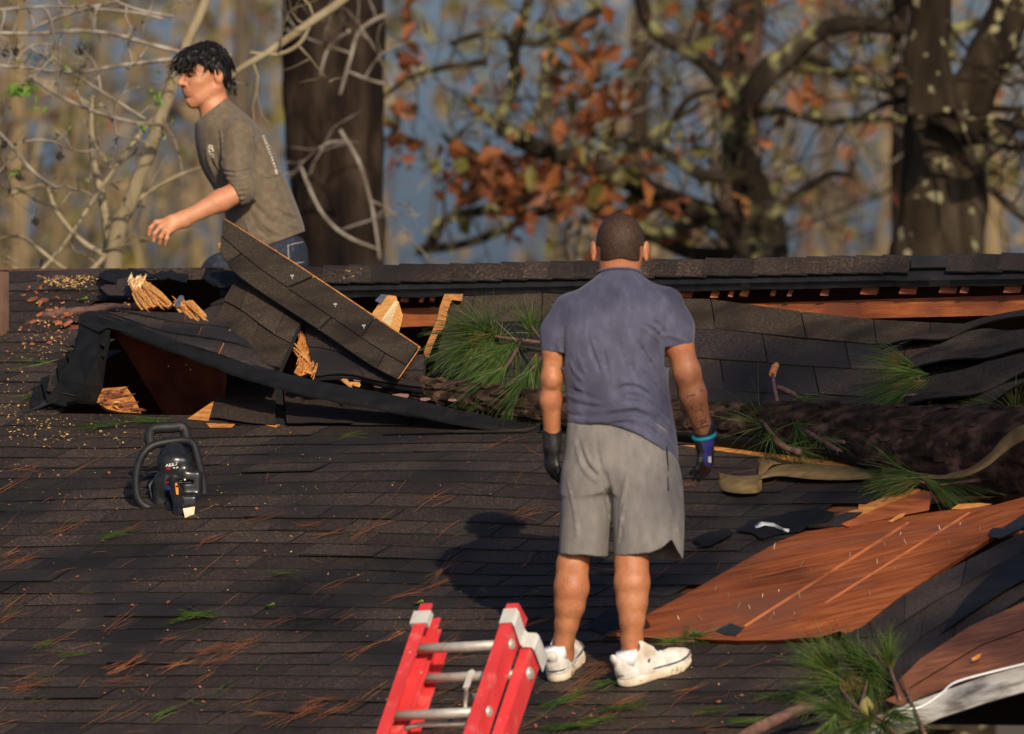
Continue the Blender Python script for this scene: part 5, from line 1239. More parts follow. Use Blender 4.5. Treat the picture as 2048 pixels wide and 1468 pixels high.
# torn ridge cap heap
hp_ = MB(); r4 = random.Random(4)
for k in range(22):
    x = r4.uniform(190, 470); y = interp(x, [(190, 545), (330, 548), (470, 553)]) + r4.uniform(-4, 12); w_ = r4.uniform(22, 60); d_ = -.15 - .012 * (y - 540)
    pts = [(x, y + r4.uniform(0, 8), d_), (x + w_ * .4, y - r4.uniform(4, 9), d_), (x + w_, y + r4.uniform(-7, 6), d_), (x + w_ * .9, y + r4.uniform(6, 16), d_ - .05), (x + w_ * .3, y + r4.uniform(8, 16), d_ - .06)]
    hp_.slab([Q(*p) for p in pts], (0, .01, -.006))
tag(hp_.build('torn_ridge_cap', [M['felt']]), 'crumpled black torn ridge cap and felt above the splintered wood', 'roofing')
for lab, pts in (('dark loose shingle piece leaning left of the splintered wood', [(200, 574, -.25), (232, 560, -.3), (262, 552, -.35), (262, 575, -.42), (268, 592, -.45), (215, 590, -.3)]), ('grey loose shingle lying near the peak of the torn flap', [(115, 681, -.05), (160, 668, -.12), (182, 676, -.2), (150, 690, -.1), (128, 692, -.05)]),):
    q = [Q(*p) for p in pts]; b = MB(); b.slab(q, (0, .006, -.006), 0, 1, 1); tag(b.build('loose_shingle', [M['shingle'], M['edge']]), lab, 'shingle', 'loose shingles on the left of the roof')

# overturned plywood sheet, nails up -------------------------------------------------
M['oldnail'] = flat('dull_nail', (0.34, 0.27, 0.22), 0.45, metal=0.5)
pw = thing('plywood_sheet', 'overturned reddish plywood sheet with nails poking up, lying at lower right', 'plywood', RP(1480, 1275))
out = [(1212, 1272, -.09), (1480, 1281, -.12), (1560, 1280, -.12), (1600, 1276, -.14), (1640, 1274, -.16), (1662, 1246, -.2), (1672, 1240, -.22), (1680, 1262, -.2), (1702, 1272, -.2), (1790, 1200, -.24), (1985, 1073, -.3), (2060, 1020, -.32), (2080, 985, -.1), (2040, 996, -.02), (1990, 1010, .0), (1880, 1022, .02), (1780, 1038, .02), (1690, 1050, .02), (1600, 1066, -.05), (1560, 1082, -.07), (1480, 1126, -.08), (1400, 1172, -.09), (1300, 1226, -.09)]
q = [Q(*p) for p in out]
def pwp(x, y): 
    ww = 0; s = 0
    for p in out:
        k = 1 / ((p[0] - x) ** 2 + (p[1] - y) ** 2 + 400) ** 1.5; ww += k; s += k * p[2]
    return Q(x, y, s / ww)
bmp = bmesh.new(); vs = [bmp.verts.new(v) for v in q]; bmp.faces.new(vs)
bmesh.ops.triangulate(bmp, faces=bmp.faces[:]); bmesh.ops.subdivide_edges(bmp, edges=bmp.edges[:], cuts=2, use_grid_fill=False); bmesh.ops.triangulate(bmp, faces=bmp.faces[:])
geo = bmesh.ops.extrude_face_region(bmp, geom=bmp.faces[:]); bmesh.ops.translate(bmp, verts=[v for v in geo['geom'] if isinstance(v, bmesh.types.BMVert)], vec=(0.004, 0.030, -0.013)); bmesh.ops.recalc_face_normals(bmp, faces=bmp.faces)
me = bpy.data.meshes.new('board'); bmp.to_mesh(me)
from mathutils.bvhtree import BVHTree
PWT = BVHTree.FromBMesh(bmp); bmp.free(); obj('board', me, [M['ply']], pw)
def pws(x, y):
    h_ = PWT.ray_cast(Vector(CO), Vector(ray(x, y)).normalized())
    return np.array(h_[0]) if h_[0] is not None else pwp(x, y)
M['stripe'] = mat('clean_wood_line', [(0.3, (0.25, 0.066, 0.020)), (0.7, (0.44, 0.14, 0.048))], 9, 6, 0.6)
for (x0, y0), (x1, y1), w_ in (((1490, 1254), (1818, 1046), 3), ((1650, 1208), (1940, 1026), 2.2)):
    a = np.array(pwp(x0, y0)); c = np.array(pwp(x1, y1)); b = MB(); n_ = np.array([-.1, -.45, .88])
    for k in range(8):
        p, r_ = a + (c - a) * k / 8, a + (c - a) * (k + 1) / 8
    sw = np.array([.012, 0, -.006]) * w_ / 6
    b.sheet([[pws(x0 + (x1 - x0) * k / 24, y0 + (y1 - y0) * k / 24) + n_ * .003 - sw, pws(x0 + (x1 - x0) * k / 24, y0 + (y1 - y0) * k / 24) + n_ * .003 + sw] for k in range(25)], -n_ * .001); b.build('rafter_mark', [M['stripe']], pw)
for x, y in [(1548, 1098), (1551, 1095), (1700, 1112), (1705, 1090), (1770, 1092), (1800, 1070), (1812, 1088), (1502, 1162), (1600, 1134), (1605, 1150), (1622, 1140), (1755, 1128), (1770, 1118), (1790, 1140), (1900, 1090), (1430, 1180), (1458, 1192), (1558, 1184), (1476, 1216), (1500, 1218), (1540, 1240), (1548, 1230), (1600, 1196), (1590, 1228), (1655, 1208), (1740, 1190), (1403, 1240), (1358, 1240), (1880, 1060), (1920, 1050), (1960, 1060), (1525, 1195)]:
    p = np.array(pws(x, y)); L_ = rnd.uniform(.006, .024); dv = np.array([rnd.gauss(0, .25), rnd.gauss(0, .2) - .1, 1.0]); t = MB(); t.tube([p, p + dv * L_], [.0012, .0010], 5); t.build('nail', [M['oldnail']], pw)
b = MB(); b.slab([Q(1432, 1262, -.12), Q(1444, 1252, -.13), Q(1462, 1246, -.13), Q(1488, 1256, -.13), Q(1482, 1262, -.13), (Q(1470, 1272, -.13)), Q(1448, 1268, -.13)], (0, .008, -.003)); b.build('shingle_scrap', [M['under']], pw)

# underlayment scraps on the bare deck beside the sheet
for lab, pts in (('small black torn underlayment patch behind the man\'s shins', [(1175, 1258), (1190, 1238), (1235, 1216), (1262, 1222), (1240, 1250), (1205, 1270)]), ('dark torn underlayment strip below the broken shingle edge', [(1470, 1060), (1500, 1040), (1560, 1030), (1640, 1014), (1668, 1024), (1655, 1040), (1600, 1062), (1520, 1076)]), ('ragged black underlayment scrap under the right half of the shorts', [(1385, 1078), (1420, 1062), (1455, 1056), (1468, 1066), (1430, 1084), (1395, 1092)])):
    b = MB(); qq = []
    for i in range(len(pts)):
        (x0, y0), (x1, y1) = pts[i], pts[(i + 1) % len(pts)]
        for k in range(2): qq.append((x0 + (x1 - x0) * k / 2 + rnd.uniform(-14, 14) * (k > 0), y0 + (y1 - y0) * k / 2 + rnd.uniform(-6, 6) * (k > 0)))
    b.slab([RP(x, y, .014 + .004 * rnd.random()) for x, y in qq], -N_ * .003); tag(b.build('underlayment', [M['felt']]), lab, 'underlayment', 'torn underlayment scraps')
b = MB(); b.sheet([[RP(x, y, .016 + h) for x, y, h in row] for row in ([(1508, 1050, .0), (1522, 1043, .02), (1548, 1046, .01), (1566, 1056, .015), (1580, 1058, .0)], [(1512, 1056, .0), (1530, 1050, .01), (1548, 1053, .0), (1570, 1062, .0), (1577, 1064, .0)])], -N_ * .002); tag(b.build('torn_tape', [M['white']], smooth=True), 'shred of white torn tape on the dark underlayment above the plywood sheet', 'tape')

# broken deck edge and beam at the top of the plywood sheet ----------------------------
de = thing('broken_deck_edge', 'jagged orange deck edge over a broken beam between strap and plywood sheet', 'broken deck', RP(1700, 1040))
b = MB(); b.slab([Q(*p) for p in ((1662, 1032, -.02), (1684, 1026, -.02), (1716, 1018, -.02), (1718, 1008, -.02), (1748, 1002, -.02), (1770, 992, -.02), (1776, 982, -.02), (1812, 975, -.02), (1842, 978, 0.0), (1830, 990, 0.0), (1770, 1012, .0), (1690, 1048, 0.0))], (0, .02, -.01)); b.build('deck_board', [M['orange']], de)
b = MB(); b.slab([Q(*p) for p in ((1682, 1048, -.06), (1770, 1010, -.04), (1846, 980, -.02), (1864, 984, .0), (1858, 1020, .02), (1760, 1040, .0), (1700, 1056, -.02))], (0, .06, -.01)); b.build('beam', [M['beam']], de)
b = MB(); b.slab([Q(*p) for p in ((1776, 1043, -.03), (1800, 1028, -.03), (1812, 1026, -.03), (1806, 1034, -.03), (1784, 1044, -.03))], (0, .02, 0)); b.slab([Q(*p) for p in ((1902, 1018, -.02), (1918, 1008, -.02), (1960, 1006, 0), (1985, 1008, 0), (1940, 1018, 0))], (0, .03, 0)); b.build('splinter', [M['orange']], de)
pl2 = MB(); pl2.slab([Q(1745, 1020, .35), Q(2120, 980, .35), Q(2120, 850, .6), Q(1760, 930, .6)], (0, .04, 0)); pl2.build('inner_panel', [M['deckwood']], de)
# bark sheet, flashing etc at the right edge of the plywood
slabth('metal_flashing', 'bent dark metal flashing with a shiny corner at the right end of the plywood sheet', 'flashing', [(1978, 1062, -.36), (1986, 1055, -.37), (2004, 1056, -.37), (2060, 1020, -.38), (2060, 1048, -.36), (2000, 1076, -.36), (1984, 1074, -.36)], (0, .01, -.006), [M['vent']], part='metal')

# lower right: broken eave -------------------------------------------------------------
ev = thing('broken_eave', 'broken eave at lower right with dark shingles, red brown boards and a white fascia', 'eave', Q(1850, 1400, -.3))
fe = edge_fn([(1700, 1300, -.22), (1790, 1372, -.3), (1850, 1330, -.38), (2100, 1160, -.5)], [(1690, 1268, -.15), (1760, 1225, -.2), (1880, 1148, -.25), (2100, 1040, -.3)], .006)
patch(ev, fe, 3, 4, M['shingle'], M['felt'], ns=12, lift=.012)
b = MB(); b.slab([Q(1880, 1268, -.44), Q(1940, 1226, -.48), Q(2010, 1180, -.5), Q(2100, 1130, -.55), Q(2100, 1072, -.42), Q(2000, 1130, -.40), Q(1930, 1196, -.40)], (0, .01, -.004)); b.build('felt_flap', [M['felt']], ev)
for pts, mt in (([(1786, 1372, -.42), (1840, 1318, -.46), (1940, 1252, -.52), (2100, 1180, -.6), (2100, 1238, -.6), (1960, 1290, -.52), (1830, 1368, -.45), (1790, 1392, -.42)], 'deckwood'), ([(1770, 1400, -.42), (1830, 1371, -.46), (1960, 1293, -.53), (2100, 1241, -.61), (2100, 1322, -.6), (1960, 1352, -.52), (1850, 1390, -.46), (1800, 1412, -.44)], 'deckwood')):
    b = MB(); b.slab([Q(*p) for p in pts], (0, .04, -.01)); b.build('board', [M[mt]], ev)
fb = MB(); tp = [(1690, 1462, -.42), (1740, 1436, -.44), (1800, 1414, -.46), (1860, 1392, -.49), (1960, 1356, -.55), (2100, 1318, -.64)]; bt_ = [(1700, 1520, -.42), (1760, 1485, -.44), (1822, 1462, -.46), (1880, 1436, -.49), (1970, 1406, -.55), (2100, 1368, -.64)]
fb.sheet([[Q(*a), (Q(*a) + Q(*b)) / 2 + [0, .006 * nz((a[0] * .03, 0, 0)), 0], Q(*b)] for a, b in zip(tp, bt_)], (0, .022, -.004)); fb.build('fascia', [M['white_paint']], ev)
wr_ = MB(); wr_.tube(smooth_poly([Q(1795, 1418, -.5), Q(1835, 1416, -.5), Q(1862, 1402, -.51), Q(1885, 1385, -.52), (Q(1908, 1366, -.53)), Q(1960, 1350, -.56), Q(2080, 1320, -.66)], 26), .0045, 6); wr_.build('cable', [M['white']], ev, True)
pn_ = MB(); pn_.tube([Q(1944, 1320, -.58), Q(1956, 1314, -.60), Q(1962, 1308, -.60)], [.006, .008, .002], 5); pn_.build('splinter', [M['orange']], ev)

# crumpled shingle layers right of the caved panel ---------------------------------------
cr = thing('crumpled_shingles', 'wavy crumpled layers of shingles at the right end of the caved panel', 'shingles', Q(1950, 780))
for lo, hi, w_ in (([(1760, 700, -.25), (1860, 680, -.32), (1950, 650, -.36), (2110, 640, -.4)], [(1930, 648, -.1), (1975, 632, -.12), (2040, 618, -.12), (2110, 606, -.12)], 0.01),
                   ([(1780, 770, -.34), (1850, 735, -.42), (1930, 705, -.44), (2000, 720, -.46), (2110, 690, -.5)], [(1800, 730, -.2), (1880, 690, -.26), (1955, 660, -.28), (2030, 664, -.3), (2110, 650, -.3)], .02),
                   ([(1800, 812, -.3), (1880, 800, -.45), (1960, 775, -.52), (2040, 752, -.55), (2110, 742, -.56)], [(1790, 765, -.2), (1860, 752, -.3), (1940, 738, -.36), (2020, 708, -.4), (2110, 680, -.42)], .015),
                   ([(1870, 830, -.3), (1930, 812, -.4), (2000, 790, -.5), (2110, 752, -.58)], [(1810, 800, -.1), (1890, 800, -.25), (1960, 775, -.35), (2110, 735, -.45)], .01)):
    f2 = edge_fn(lo, hi, w_); t = MB(); g = []
    for s in np.linspace(0, 1, 18):
        g.append([f2(s, t_)[0] + f2(s, .5)[1] * (.02 * sin(s * 9 + t_ * 2) * (1 - t_)) for t_ in np.linspace(0, 1, 5)])
    t.sheet(g, (0, .008, -.006), 0, 1, 1); t.build('shingle', [M['shingle_tan'], M['edge']], cr)

# the fallen pine ---------------------------------------------------------------------
M['bark'] = mat('pine_bark', [(0.28, (0.008, 0.005, 0.004)), (0.48, (0.030, 0.0175, 0.012)), (0.68, (0.085, 0.050, 0.035))], 22, 9, 0.92, 0.008, 60, stretch=(.5, 1, 1), spec=0.12, second=(9, (0.13, 0.070, 0.052), 0.62, 0.70))
log = thing('fallen_pine_log', 'fallen pine log with flaky bark lying across the crack in the roof', 'log', Q(1400, 880))
axp = [(690, 748, -.30), (740, 768, -.24), (820, 782, -.22), (950, 802, -.2), (1090, 822, -.18), (1400, 862, -.1), (1600, 880, -.02), (1800, 905, .02), (1950, 915, .05), (2200, 930, .1)]
rad = [8, 22, 28, 34, 40, 58, 74, 92, 100, 108]
ax3 = smooth_poly([Q(*p) for p in axp], 150); rr = np.interp(np.linspace(0, 1, 150), np.linspace(0, 1, 10), rad) * 58.5 / F
lm = MB(); seg = 56; b0 = 0
for i, c in enumerate(ax3):
    t = ax3[min(i + 1, 149)] - ax3[max(i - 1, 0)]; t /= np.linalg.norm(t); x = np.cross(t, [0, 0, 1.0]); x /= np.linalg.norm(x); y = np.cross(x, t)
    for k in range(seg):
        a = 2 * pi * k / seg; w0_ = x * cos(a) + y * sin(a); p = c + w0_ * rr[i]
        L_ = i * .02
        jn = nz((L_ * 4, a * 2, 0)) * .5; cell = noise.voronoi(Vector((L_ * 2.4 + jn * 2, cos(a + jn) * rr[i] * 30, sin(a + jn) * rr[i] * 30)))[0]
        dpl = min(.013, (cell[1] - cell[0]) * .05) - .008 + .007 * nz(p, 34) + .006 * nz(p, 11)
        lm.v.append(tuple(p + w0_ * dpl * min(1, rr[i] / .04)))
for i in range(149):
    for k in range(seg): lm.f.append([i * seg + k, i * seg + (k + 1) % seg, (i + 1) * seg + (k + 1) % seg, (i + 1) * seg + k]); lm.m.append(0)
lm.f.append(list(range(seg))); lm.m.append(0); lm.f.append(list(range(149 * seg, 150 * seg))[::-1]); lm.m.append(0)
lm.build('trunk', [M['bark']], log)
r5 = random.Random(12)
for k in range(70):                                       # loose bark plates, some showing the pinkish inner bark
    i = r5.randrange(6, 140); a = r5.uniform(pi * 1.0, pi * 2.0); c = ax3[i]; t = ax3[i + 1] - ax3[i]; t /= np.linalg.norm(t); x = np.cross(t, [0, 0, 1.0]); x /= np.linalg.norm(x); y = np.cross(x, t)
    a = r5.uniform(-.2, 1.3) + (pi if x[1] > 0 else 0) * 0; w0_ = np.array([0, -cos(a), sin(a)]); w0_ -= t * (w0_ @ t); w0_ /= np.linalg.norm(w0_); s = np.cross(t, w0_)
    p = c + w0_ * (rr[i] + .003); L_ = r5.uniform(.02, .045); H_ = r5.uniform(.010, .022)
    b = MB(); pts = [p + t * (L_ * cos(q_) * r5.uniform(.7, 1.1)) + s * (H_ * sin(q_) * r5.uniform(.7, 1.1)) + w0_ * .004 * r5.random() for q_ in np.linspace(0, 2 * pi, 8)[:-1]]
    b.slab(pts, w0_ * .006); b.build('bark_plate', [M['bark']], log)
M['innerbark'] = flat('pink_inner_bark', (0.30, 0.15, 0.12), 0.8)
for x, y, w_ in ((760, 770, 16), (800, 792, 20), (850, 798, 12), (905, 800, 10), (715, 760, 10), (1452, 822, 8), (1500, 822, 9)):
    b = MB(); b.slab([Q(x + w_ * cos(q_) * rnd.uniform(.8, 1.2), y + w_ * .28 * sin(q_) * rnd.uniform(.8, 1.3), interp(x, [(p[0], p[2]) for p in axp]) - .10) for q_ in np.linspace(0, 2 * pi, 9)[:-1]], (0, .03, 0)); b.build('bark_plate', [M['innerbark']], log)
b = MB()
for (x0, y0), (x1, y1) in (((700, 745), (672, 728)), ((708, 752), (684, 742)), ((690, 760), (664, 752)), ((718, 770), (690, 765)), ((672, 745), (700, 775)), ((676, 742), (706, 778))): b.tube([Q(x0, y0, -.34), Q((x0 + x1) / 2, (y0 + y1) / 2, -.35), Q(x1, y1, -.36)], [.010, .008, .002], 5)
b.build('splinter', [M['fresh']], log)
b = MB(); b.tube([Q(1660, 900, -.1), Q(1684, 872, -.3), Q(1694, 852, -.36)], [.024, .02, .017], 10, wob=.2); so = b.build('branch_stub', [M['bark']], log, True)
b = MB(); c0, c1 = Q(1694, 852, -.36), Q(1700, 846, -.368); b.tube([c0 + (c0 - c1) * .1, c1], [.018, .0165], 10, squash=.7); b.build('cut_face', [M['pale']], so)
b = MB(); b.tube([Q(1942, 830, -.25), Q(1936, 808, -.3), (Q(1940, 800, -.3))], [.014, .01, .004], 6); b.tube([Q(1945, 826, -.26), Q(1958, 815, -.28)], [.010, .004], 5); b.build('splinter', [M['orange']], log)

# pine boughs -------------------------------------------------------------------------
M['needle'] = mat('green_pine_needle', [(0.3, (0.030, 0.060, 0.010)), (0.55, (0.065, 0.115, 0.020)), (0.8, (0.13, 0.17, 0.035))], 7, 4, 0.5, island=0.45, spec=0.4, trans=0.2, second=(11, (0.15, 0.115, 0.03), 0.56, 0.66))
M['dryneedle'] = mat('fallen_pine_straw', [(0.3, (0.10, 0.032, 0.014)), (0.55, (0.21, 0.072, 0.028)), (0.8, (0.34, 0.15, 0.06))], 7, 4, 0.7, island=0.4)
def needles(mb, base, dirv, n, L, spread, r, droop=.25, w=.0016, start=0.0):
    base = np.array(base, float); d0 = np.array(dirv, float); d0 /= np.linalg.norm(d0)
    for _ in range(n):
        d = d0 + np.array([r.gauss(0, 1), r.gauss(0, 1), r.gauss(0, 1)]) * spread; d /= np.linalg.norm(d); l = L * r.uniform(.6, 1.08)
        p = base - d0 * r.random() * start; sd = np.cross(d, [r.gauss(0, 1), r.gauss(0, 1), r.gauss(0, 1)]); sd /= np.linalg.norm(sd) + 1e-9
        b = len(mb.v); dr = np.array([r.gauss(0, .22), r.gauss(0, .12), -droop * r.uniform(.2, 2.2)])
        for t in (0, .4, .75, 1.0):
            c = p + d * l * t + dr * l * t * t * .5; ww = w * (1 - t * .75)
            up_ = np.cross(sd, d)
            mb.v.extend([tuple(c + sd * ww), tuple(c - sd * ww * .5 + up_ * ww * .8), tuple(c - sd * ww * .5 - up_ * ww * .8)])
        for k in range(3):
            for q in range(3): mb.f.append([b + k * 3 + q, b + k * 3 + (q + 1) % 3, b + k * 3 + 3 + (q + 1) % 3, b + k * 3 + 3 + q]); mb.m.append(0)
def bough(label, stems, tufts, seed=1, group='pine boughs lying on the roof', name='pine_bough', stick=.008, mt='twig'):
    """stems: lists of (px,py,dd); tufts: (px,py,dd, dx,dy,dz(px-like away), n, L, spread)"""
    r = random.Random(seed); t = thing(name, label, 'pine bough', tuple(Q(*stems[0][0])), group)
    s = MB()
    for st in stems:
        pts = smooth_poly([Q(*p) for p in st], 4 * len(st)); s.tube(pts, list(np.linspace(stick, stick * .45, len(pts))), 7, wob=.35)
    s.build('stem', [M[mt]], t, True)
    nm = MB()
    for (px, py, dd, dx, dy, dz, n, L, sp_) in tufts: needles(nm, Q(px, py, dd), np.array([dx, dz, -dy]), n, L, sp_, r, start=.05)
    nm.build('needles', [M['needle']], t, fix=False); return t
bough('big green pine bough left of the man, drooping over the log', [[(1110, 688, -.3), (1040, 680, -.42), (985, 672, -.48), (950, 668, -.5)], [(1040, 680, -.42), (1022, 720, -.5), (1000, 745, -.55)], [(1110, 688, -.3), (1070, 730, -.5), (1050, 760, -.58)], [(1090, 690, -.35), (1060, 650, -.4)]],
      [(950, 668, -.5, -1, -.35, -.4, 150, .24, .42), (985, 670, -.48, -.6, -.9, -.3, 120, .22, .42), (975, 672, -.5, -1, .5, -.5, 170, .26, .32), (1010, 700, -.5, -.9, .75, -.5, 150, .26, .30), (1000, 745, -.55, -.75, .85, -.4, 130, .24, .28), (1050, 760, -.58, -.5, 1, -.4, 130, .22, .32), (1060, 650, -.4, -.3, -1, -.2, 80, .16, .5), (1075, 730, -.5, .1, 1, -.5, 90, .22, .3), (1030, 690, -.5, -.3, .3, -1, 70, .2, .6), (930, 690, -.45, -.9, .6, -.4, 60, .22, .25)], 1)
bough('dark green pine bough fanning left before the caved panel at right', [[(1860, 810, -.25), (1845, 780, -.33), (1832, 745, -.36), (1818, 728, -.38)], [(1858, 800, -.26), (1830, 790, -.38), (1800, 792, -.4)], [(1862, 806, -.25), (1852, 770, -.3)]],
      [(1822, 732, -.38, -1, -.35, -.3, 70, .24, .20), (1834, 750, -.36, -1, .12, -.3, 130, .26, .26), (1830, 770, -.38, -1, .45, -.3, 140, .27, .22), (1800, 792, -.4, -.9, .8, -.3, 110, .25, .22), (1845, 780, -.35, -.6, .9, -.4, 60, .22, .25)], 2)
bough('upright broken pine branch with orange stub right of the man', [[(1680, 905, -.25), (1640, 880, -.3), (1590, 850, -.35), (1562, 825, -.38), (1552, 790, -.4), (1546, 750, -.42), (1551, 732, -.42)], [(1556, 775, -.4), (1590, 790, -.42), (1610, 805, -.42)], [(1600, 905, -.3), (1560, 890, -.34), (1530, 850, -.38), (1516, 838, -.38)], [(1640, 880, -.3), (1690, 885, -.3)]],
      [(1516, 838, -.38, -.6, -.75, -.2, 16, .24, .35), (1530, 850, -.38, -.5, -.2, -.4, 26, .2, .6), (1550, 880, -.35, .3, .5, -.5, 50, .14, .5), (1610, 805, -.42, .6, .6, -.3, 60, .16, .45), (1600, 860, -.36, .5, .5, -.5, 70, .18, .45), (1650, 880, -.3, .3, .5, -.5, 70, .18, .5), (1640, 850, -.3, .8, .6, -.3, 50, .2, .4), (1590, 900, -.3, .6, .3, -.4, 40, .18, .4)], 3, stick=.013)
stb = MB(); stb.tube([Q(1545, 748, -.425), Q(1549, 736, -.425), Q(1553, 729, -.425)], [.0145, .014, .010], 8, wob=.2); stb.build('torn_stub', [M['orange']], bpy.data.objects['pine_bough.002'])
bough('pine bough lying over the strap above the broken deck edge', [[(1960, 935, .02), (1900, 950, -.05), (1850, 965, -.12), (1820, 950, -.15)], [(1960, 960, -.02), (1880, 970, -.1)]],
      [(1830, 950, -.15, -1, -.15, -.3, 90, .22, .16), (1835, 960, -.15, -1, .25, -.3, 90, .22, .16), (1800, 935, -.12, -.8, -.8, -.1, 14, .2, .2), (1860, 965, -.12, .9, .55, -.3, 110, .20, .16), (1870, 955, -.1, 1, .3, -.3, 70, .22, .14), (1800, 960, -.14, -1, .1, -.4, 50, .18, .16)], 4)
bough('lush green pine bough at lower right below the plywood sheet', [[(1800, 1480, -.45), (1720, 1420, -.45), (1680, 1375, -.45), (1668, 1350, -.45)], [(1800, 1400, -.45), (1785, 1350, -.5), (1778, 1330, -.5)], [(1720, 1420, -.45), (1735, 1360, -.48)], [(1850, 1470, -.5), (1800, 1350, -.5)]],
      [(1668, 1350, -.45, -.8, -.75, -.25, 130, .24, .24), (1670, 1345, -.45, -.35, -1, -.2, 120, .22, .24), (1690, 1370, -.45, -.9, -.25, -.3, 70, .24, .2), (1725, 1340, -.48, -.45, -.9, -.3, 110, .22, .22), (1778, 1330, -.5, -.15, -1, -.2, 100, .20, .22), (1760, 1340, -.5, -.7, -.6, -.3, 80, .2, .22), (1700, 1360, -.46, .5, .6, -.5, 80, .18, .4), (1740, 1350, -.48, .2, .5, -.6, 80, .18, .4)], 5)
bough('pine bough at the bottom right corner in front of the white fascia', [[(1820, 1500, -.62), (1760, 1440, -.62), (1700, 1420, -.6), (1640, 1410, -.6)], [(1760, 1440, -.62), (1790, 1420, -.62)]],
      [(1650, 1412, -.6, -1, -.2, -.3, 50, .16, .25), (1690, 1430, -.6, -.6, -.6, -.3, 90, .18, .35), (1720, 1450, -.62, -.4, .3, -.5, 110, .18, .5), (1770, 1450, -.62, .2, .1, -.6, 110, .18, .5), (1790, 1430, -.62, .9, .1, -.3, 60, .18, .3), (1740, 1440, -.62, 0, -.8, -.4, 60, .15, .4), (1660, 1450, -.6, -.3, .6, -.3, 60, .16, .4)], 6)
bough('small bright green needle clump between right shoe and plywood sheet', [[(1320, 1290, -.06), (1380, 1282, -.08), (1420, 1276, -.08)]],
      [(1350, 1284, -.08, 1, .1, -.1, 120, .17, .22), (1390, 1278, -.08, 1, .15, -.1, 120, .16, .25), (1400, 1278, -.08, .5, .5, -.3, 70, .12, .35), (1345, 1284, -.06, -1, -.1, 0, 60, .1, .25), (1370, 1276, -.08, .2, -.5, -.2, 50, .08, .5)], 7)
bough('flat green needle tuft at the left edge of the roof', [[(98, 728, -.04), (85, 726, -.05)]], [(92, 726, -.05, -1, .30, -.15, 70, .22, .07), (95, 724, -.05, -1, -.25, -.1, 5, .18, .08)], 8, stick=.005)
bough('dim pine bough beside the log at the right edge', [[(2090, 830, -.2), (2030, 822, -.28), (2005, 816, -.3)]], [(2010, 818, -.3, -1, -.25, -.2, 40, .2, .2), (2010, 820, -.3, -1, .25, -.3, 60, .2, .2), (2030, 815, -.3, -.2, -1, -.2, 40, .14, .35)], 9)
bough('yellowish green needle tuft on the shingles left of the bottom right bough', [[(1640, 1375, -.1), (1650, 1368, -.12)]], [(1640, 1378, -.12, -1, .2, -.1, 90, .17, .12)], 10, stick=.005)
bough('green needle tuft beside the left forearm of the man in front', [[(1120, 838, -.1), (1110, 842, -.1)]], [(1110, 838, -.12, -1, .1, -.1, 26, .1, .25), (1128, 800, -.2, .1, -1, -.1, 20, .12, .2), (1130, 790, -.2, .0, .6, -.2, 20, .12, .3)], 11, stick=.004)
bk_ = MB(); bk_.tube(smooth_poly([Q(1470, 1490, -.35), Q(1520, 1455, -.36), Q(1600, 1420, -.38), Q(1655, 1408, -.38)], 16), list(np.linspace(.028, .016, 16)), 9, wob=.3); o = bk_.build('broken_branch', [M['twig']], smooth=True); tag(o, 'reddish brown broken branch at the bottom edge left of the bough', 'branch')
yl = MB(); yl.sheet([[Q(1733 + 14 * sin(pi * t) * s, 1392 + 44 * t, -.66 + .02 * abs(s)) for s in (-1, 0, 1)] for t in np.linspace(0.02, .98, 7)], (0, .003, 0)); M['leaf_yellow'] = flat('yellow_leaf', (0.50, 0.42, 0.12), 0.6); tag(yl.build('yellow_leaf', [M['leaf_yellow']], smooth=True), 'single yellow leaf caught in the bottom right bough', 'leaf')

# strap -----------------------------------------------------------------------------
M['strap'] = mat('khaki_webbing', [(0.3, (0.13, 0.082, 0.034)), (0.6, (0.21, 0.140, 0.060)), (0.8, (0.28, 0.195, 0.09))], 18, 6, 0.9, 0.003, 160, spec=0.2)
strap = thing('strap', 'khaki webbing strap looped on the shingles and running right over the log', 'strap', RP(1480, 985))
def ribbon(pts, name='webbing'):
    """pts: (px, top y, bottom y, dd top, dd bottom)"""
    a = smooth_poly([Q(x, t, d) for x, t, b_, d, e in pts], 60); c = smooth_poly([Q(x + (b_ - t) * 0.0, b_, e) for x, t, b_, d, e in pts], 60)
    m_ = MB(); m_.sheet([[p, (p + q) / 2, q] for p, q in zip(a, c)], (0, .004, -.001)); m_.build(name, [M['strap']], strap, True)
ribbon([(1524, 946, 980, -.06, -.05), (1512, 950, 986, -.10, -.08), (1480, 952, 987, -.13, -.10), (1450, 948, 982, -.10, -.08), (1437, 943, 972, -.05, -.03), (1444, 940, 958, .02, .04), (1470, 943, 953, .06, .07), (1500, 944, 958, .04, .04), (1512, 925, 965, -.02, -.03), (1518, 914, 950, -.05, -.05), (1535, 909, 942, -.06, -.06)])
ribbon([(1516, 940, 982, -.1, -.09), (1522, 926, 965, -.1, -.1), (1545, 915, 930, -.08, -.09), (1590, 918, 932, -.04, -.04), (1640, 926, 945, -.06, -.06), (1700, 932, 952, -.06, -.06)])
ribbon([(1520, 950, 958, -.12, -.12), (1560, 930, 952, -.14, -.13), (1620, 928, 958, -.14, -.12), (1690, 932, 960, -.12, -.1), (1760, 936, 956, -.1, -.1), (1830, 944, 956, -.12, -.12), (1880, 950, 958, -.16, -.16), (1930, 940, 953, -.3, -.28), (1975, 910, 932, -.46, -.40), (2010, 872, 904, -.66, -.50), (2048, 848, 880, -.82, -.66), (2100, 835, 864, -.9, -.72)])

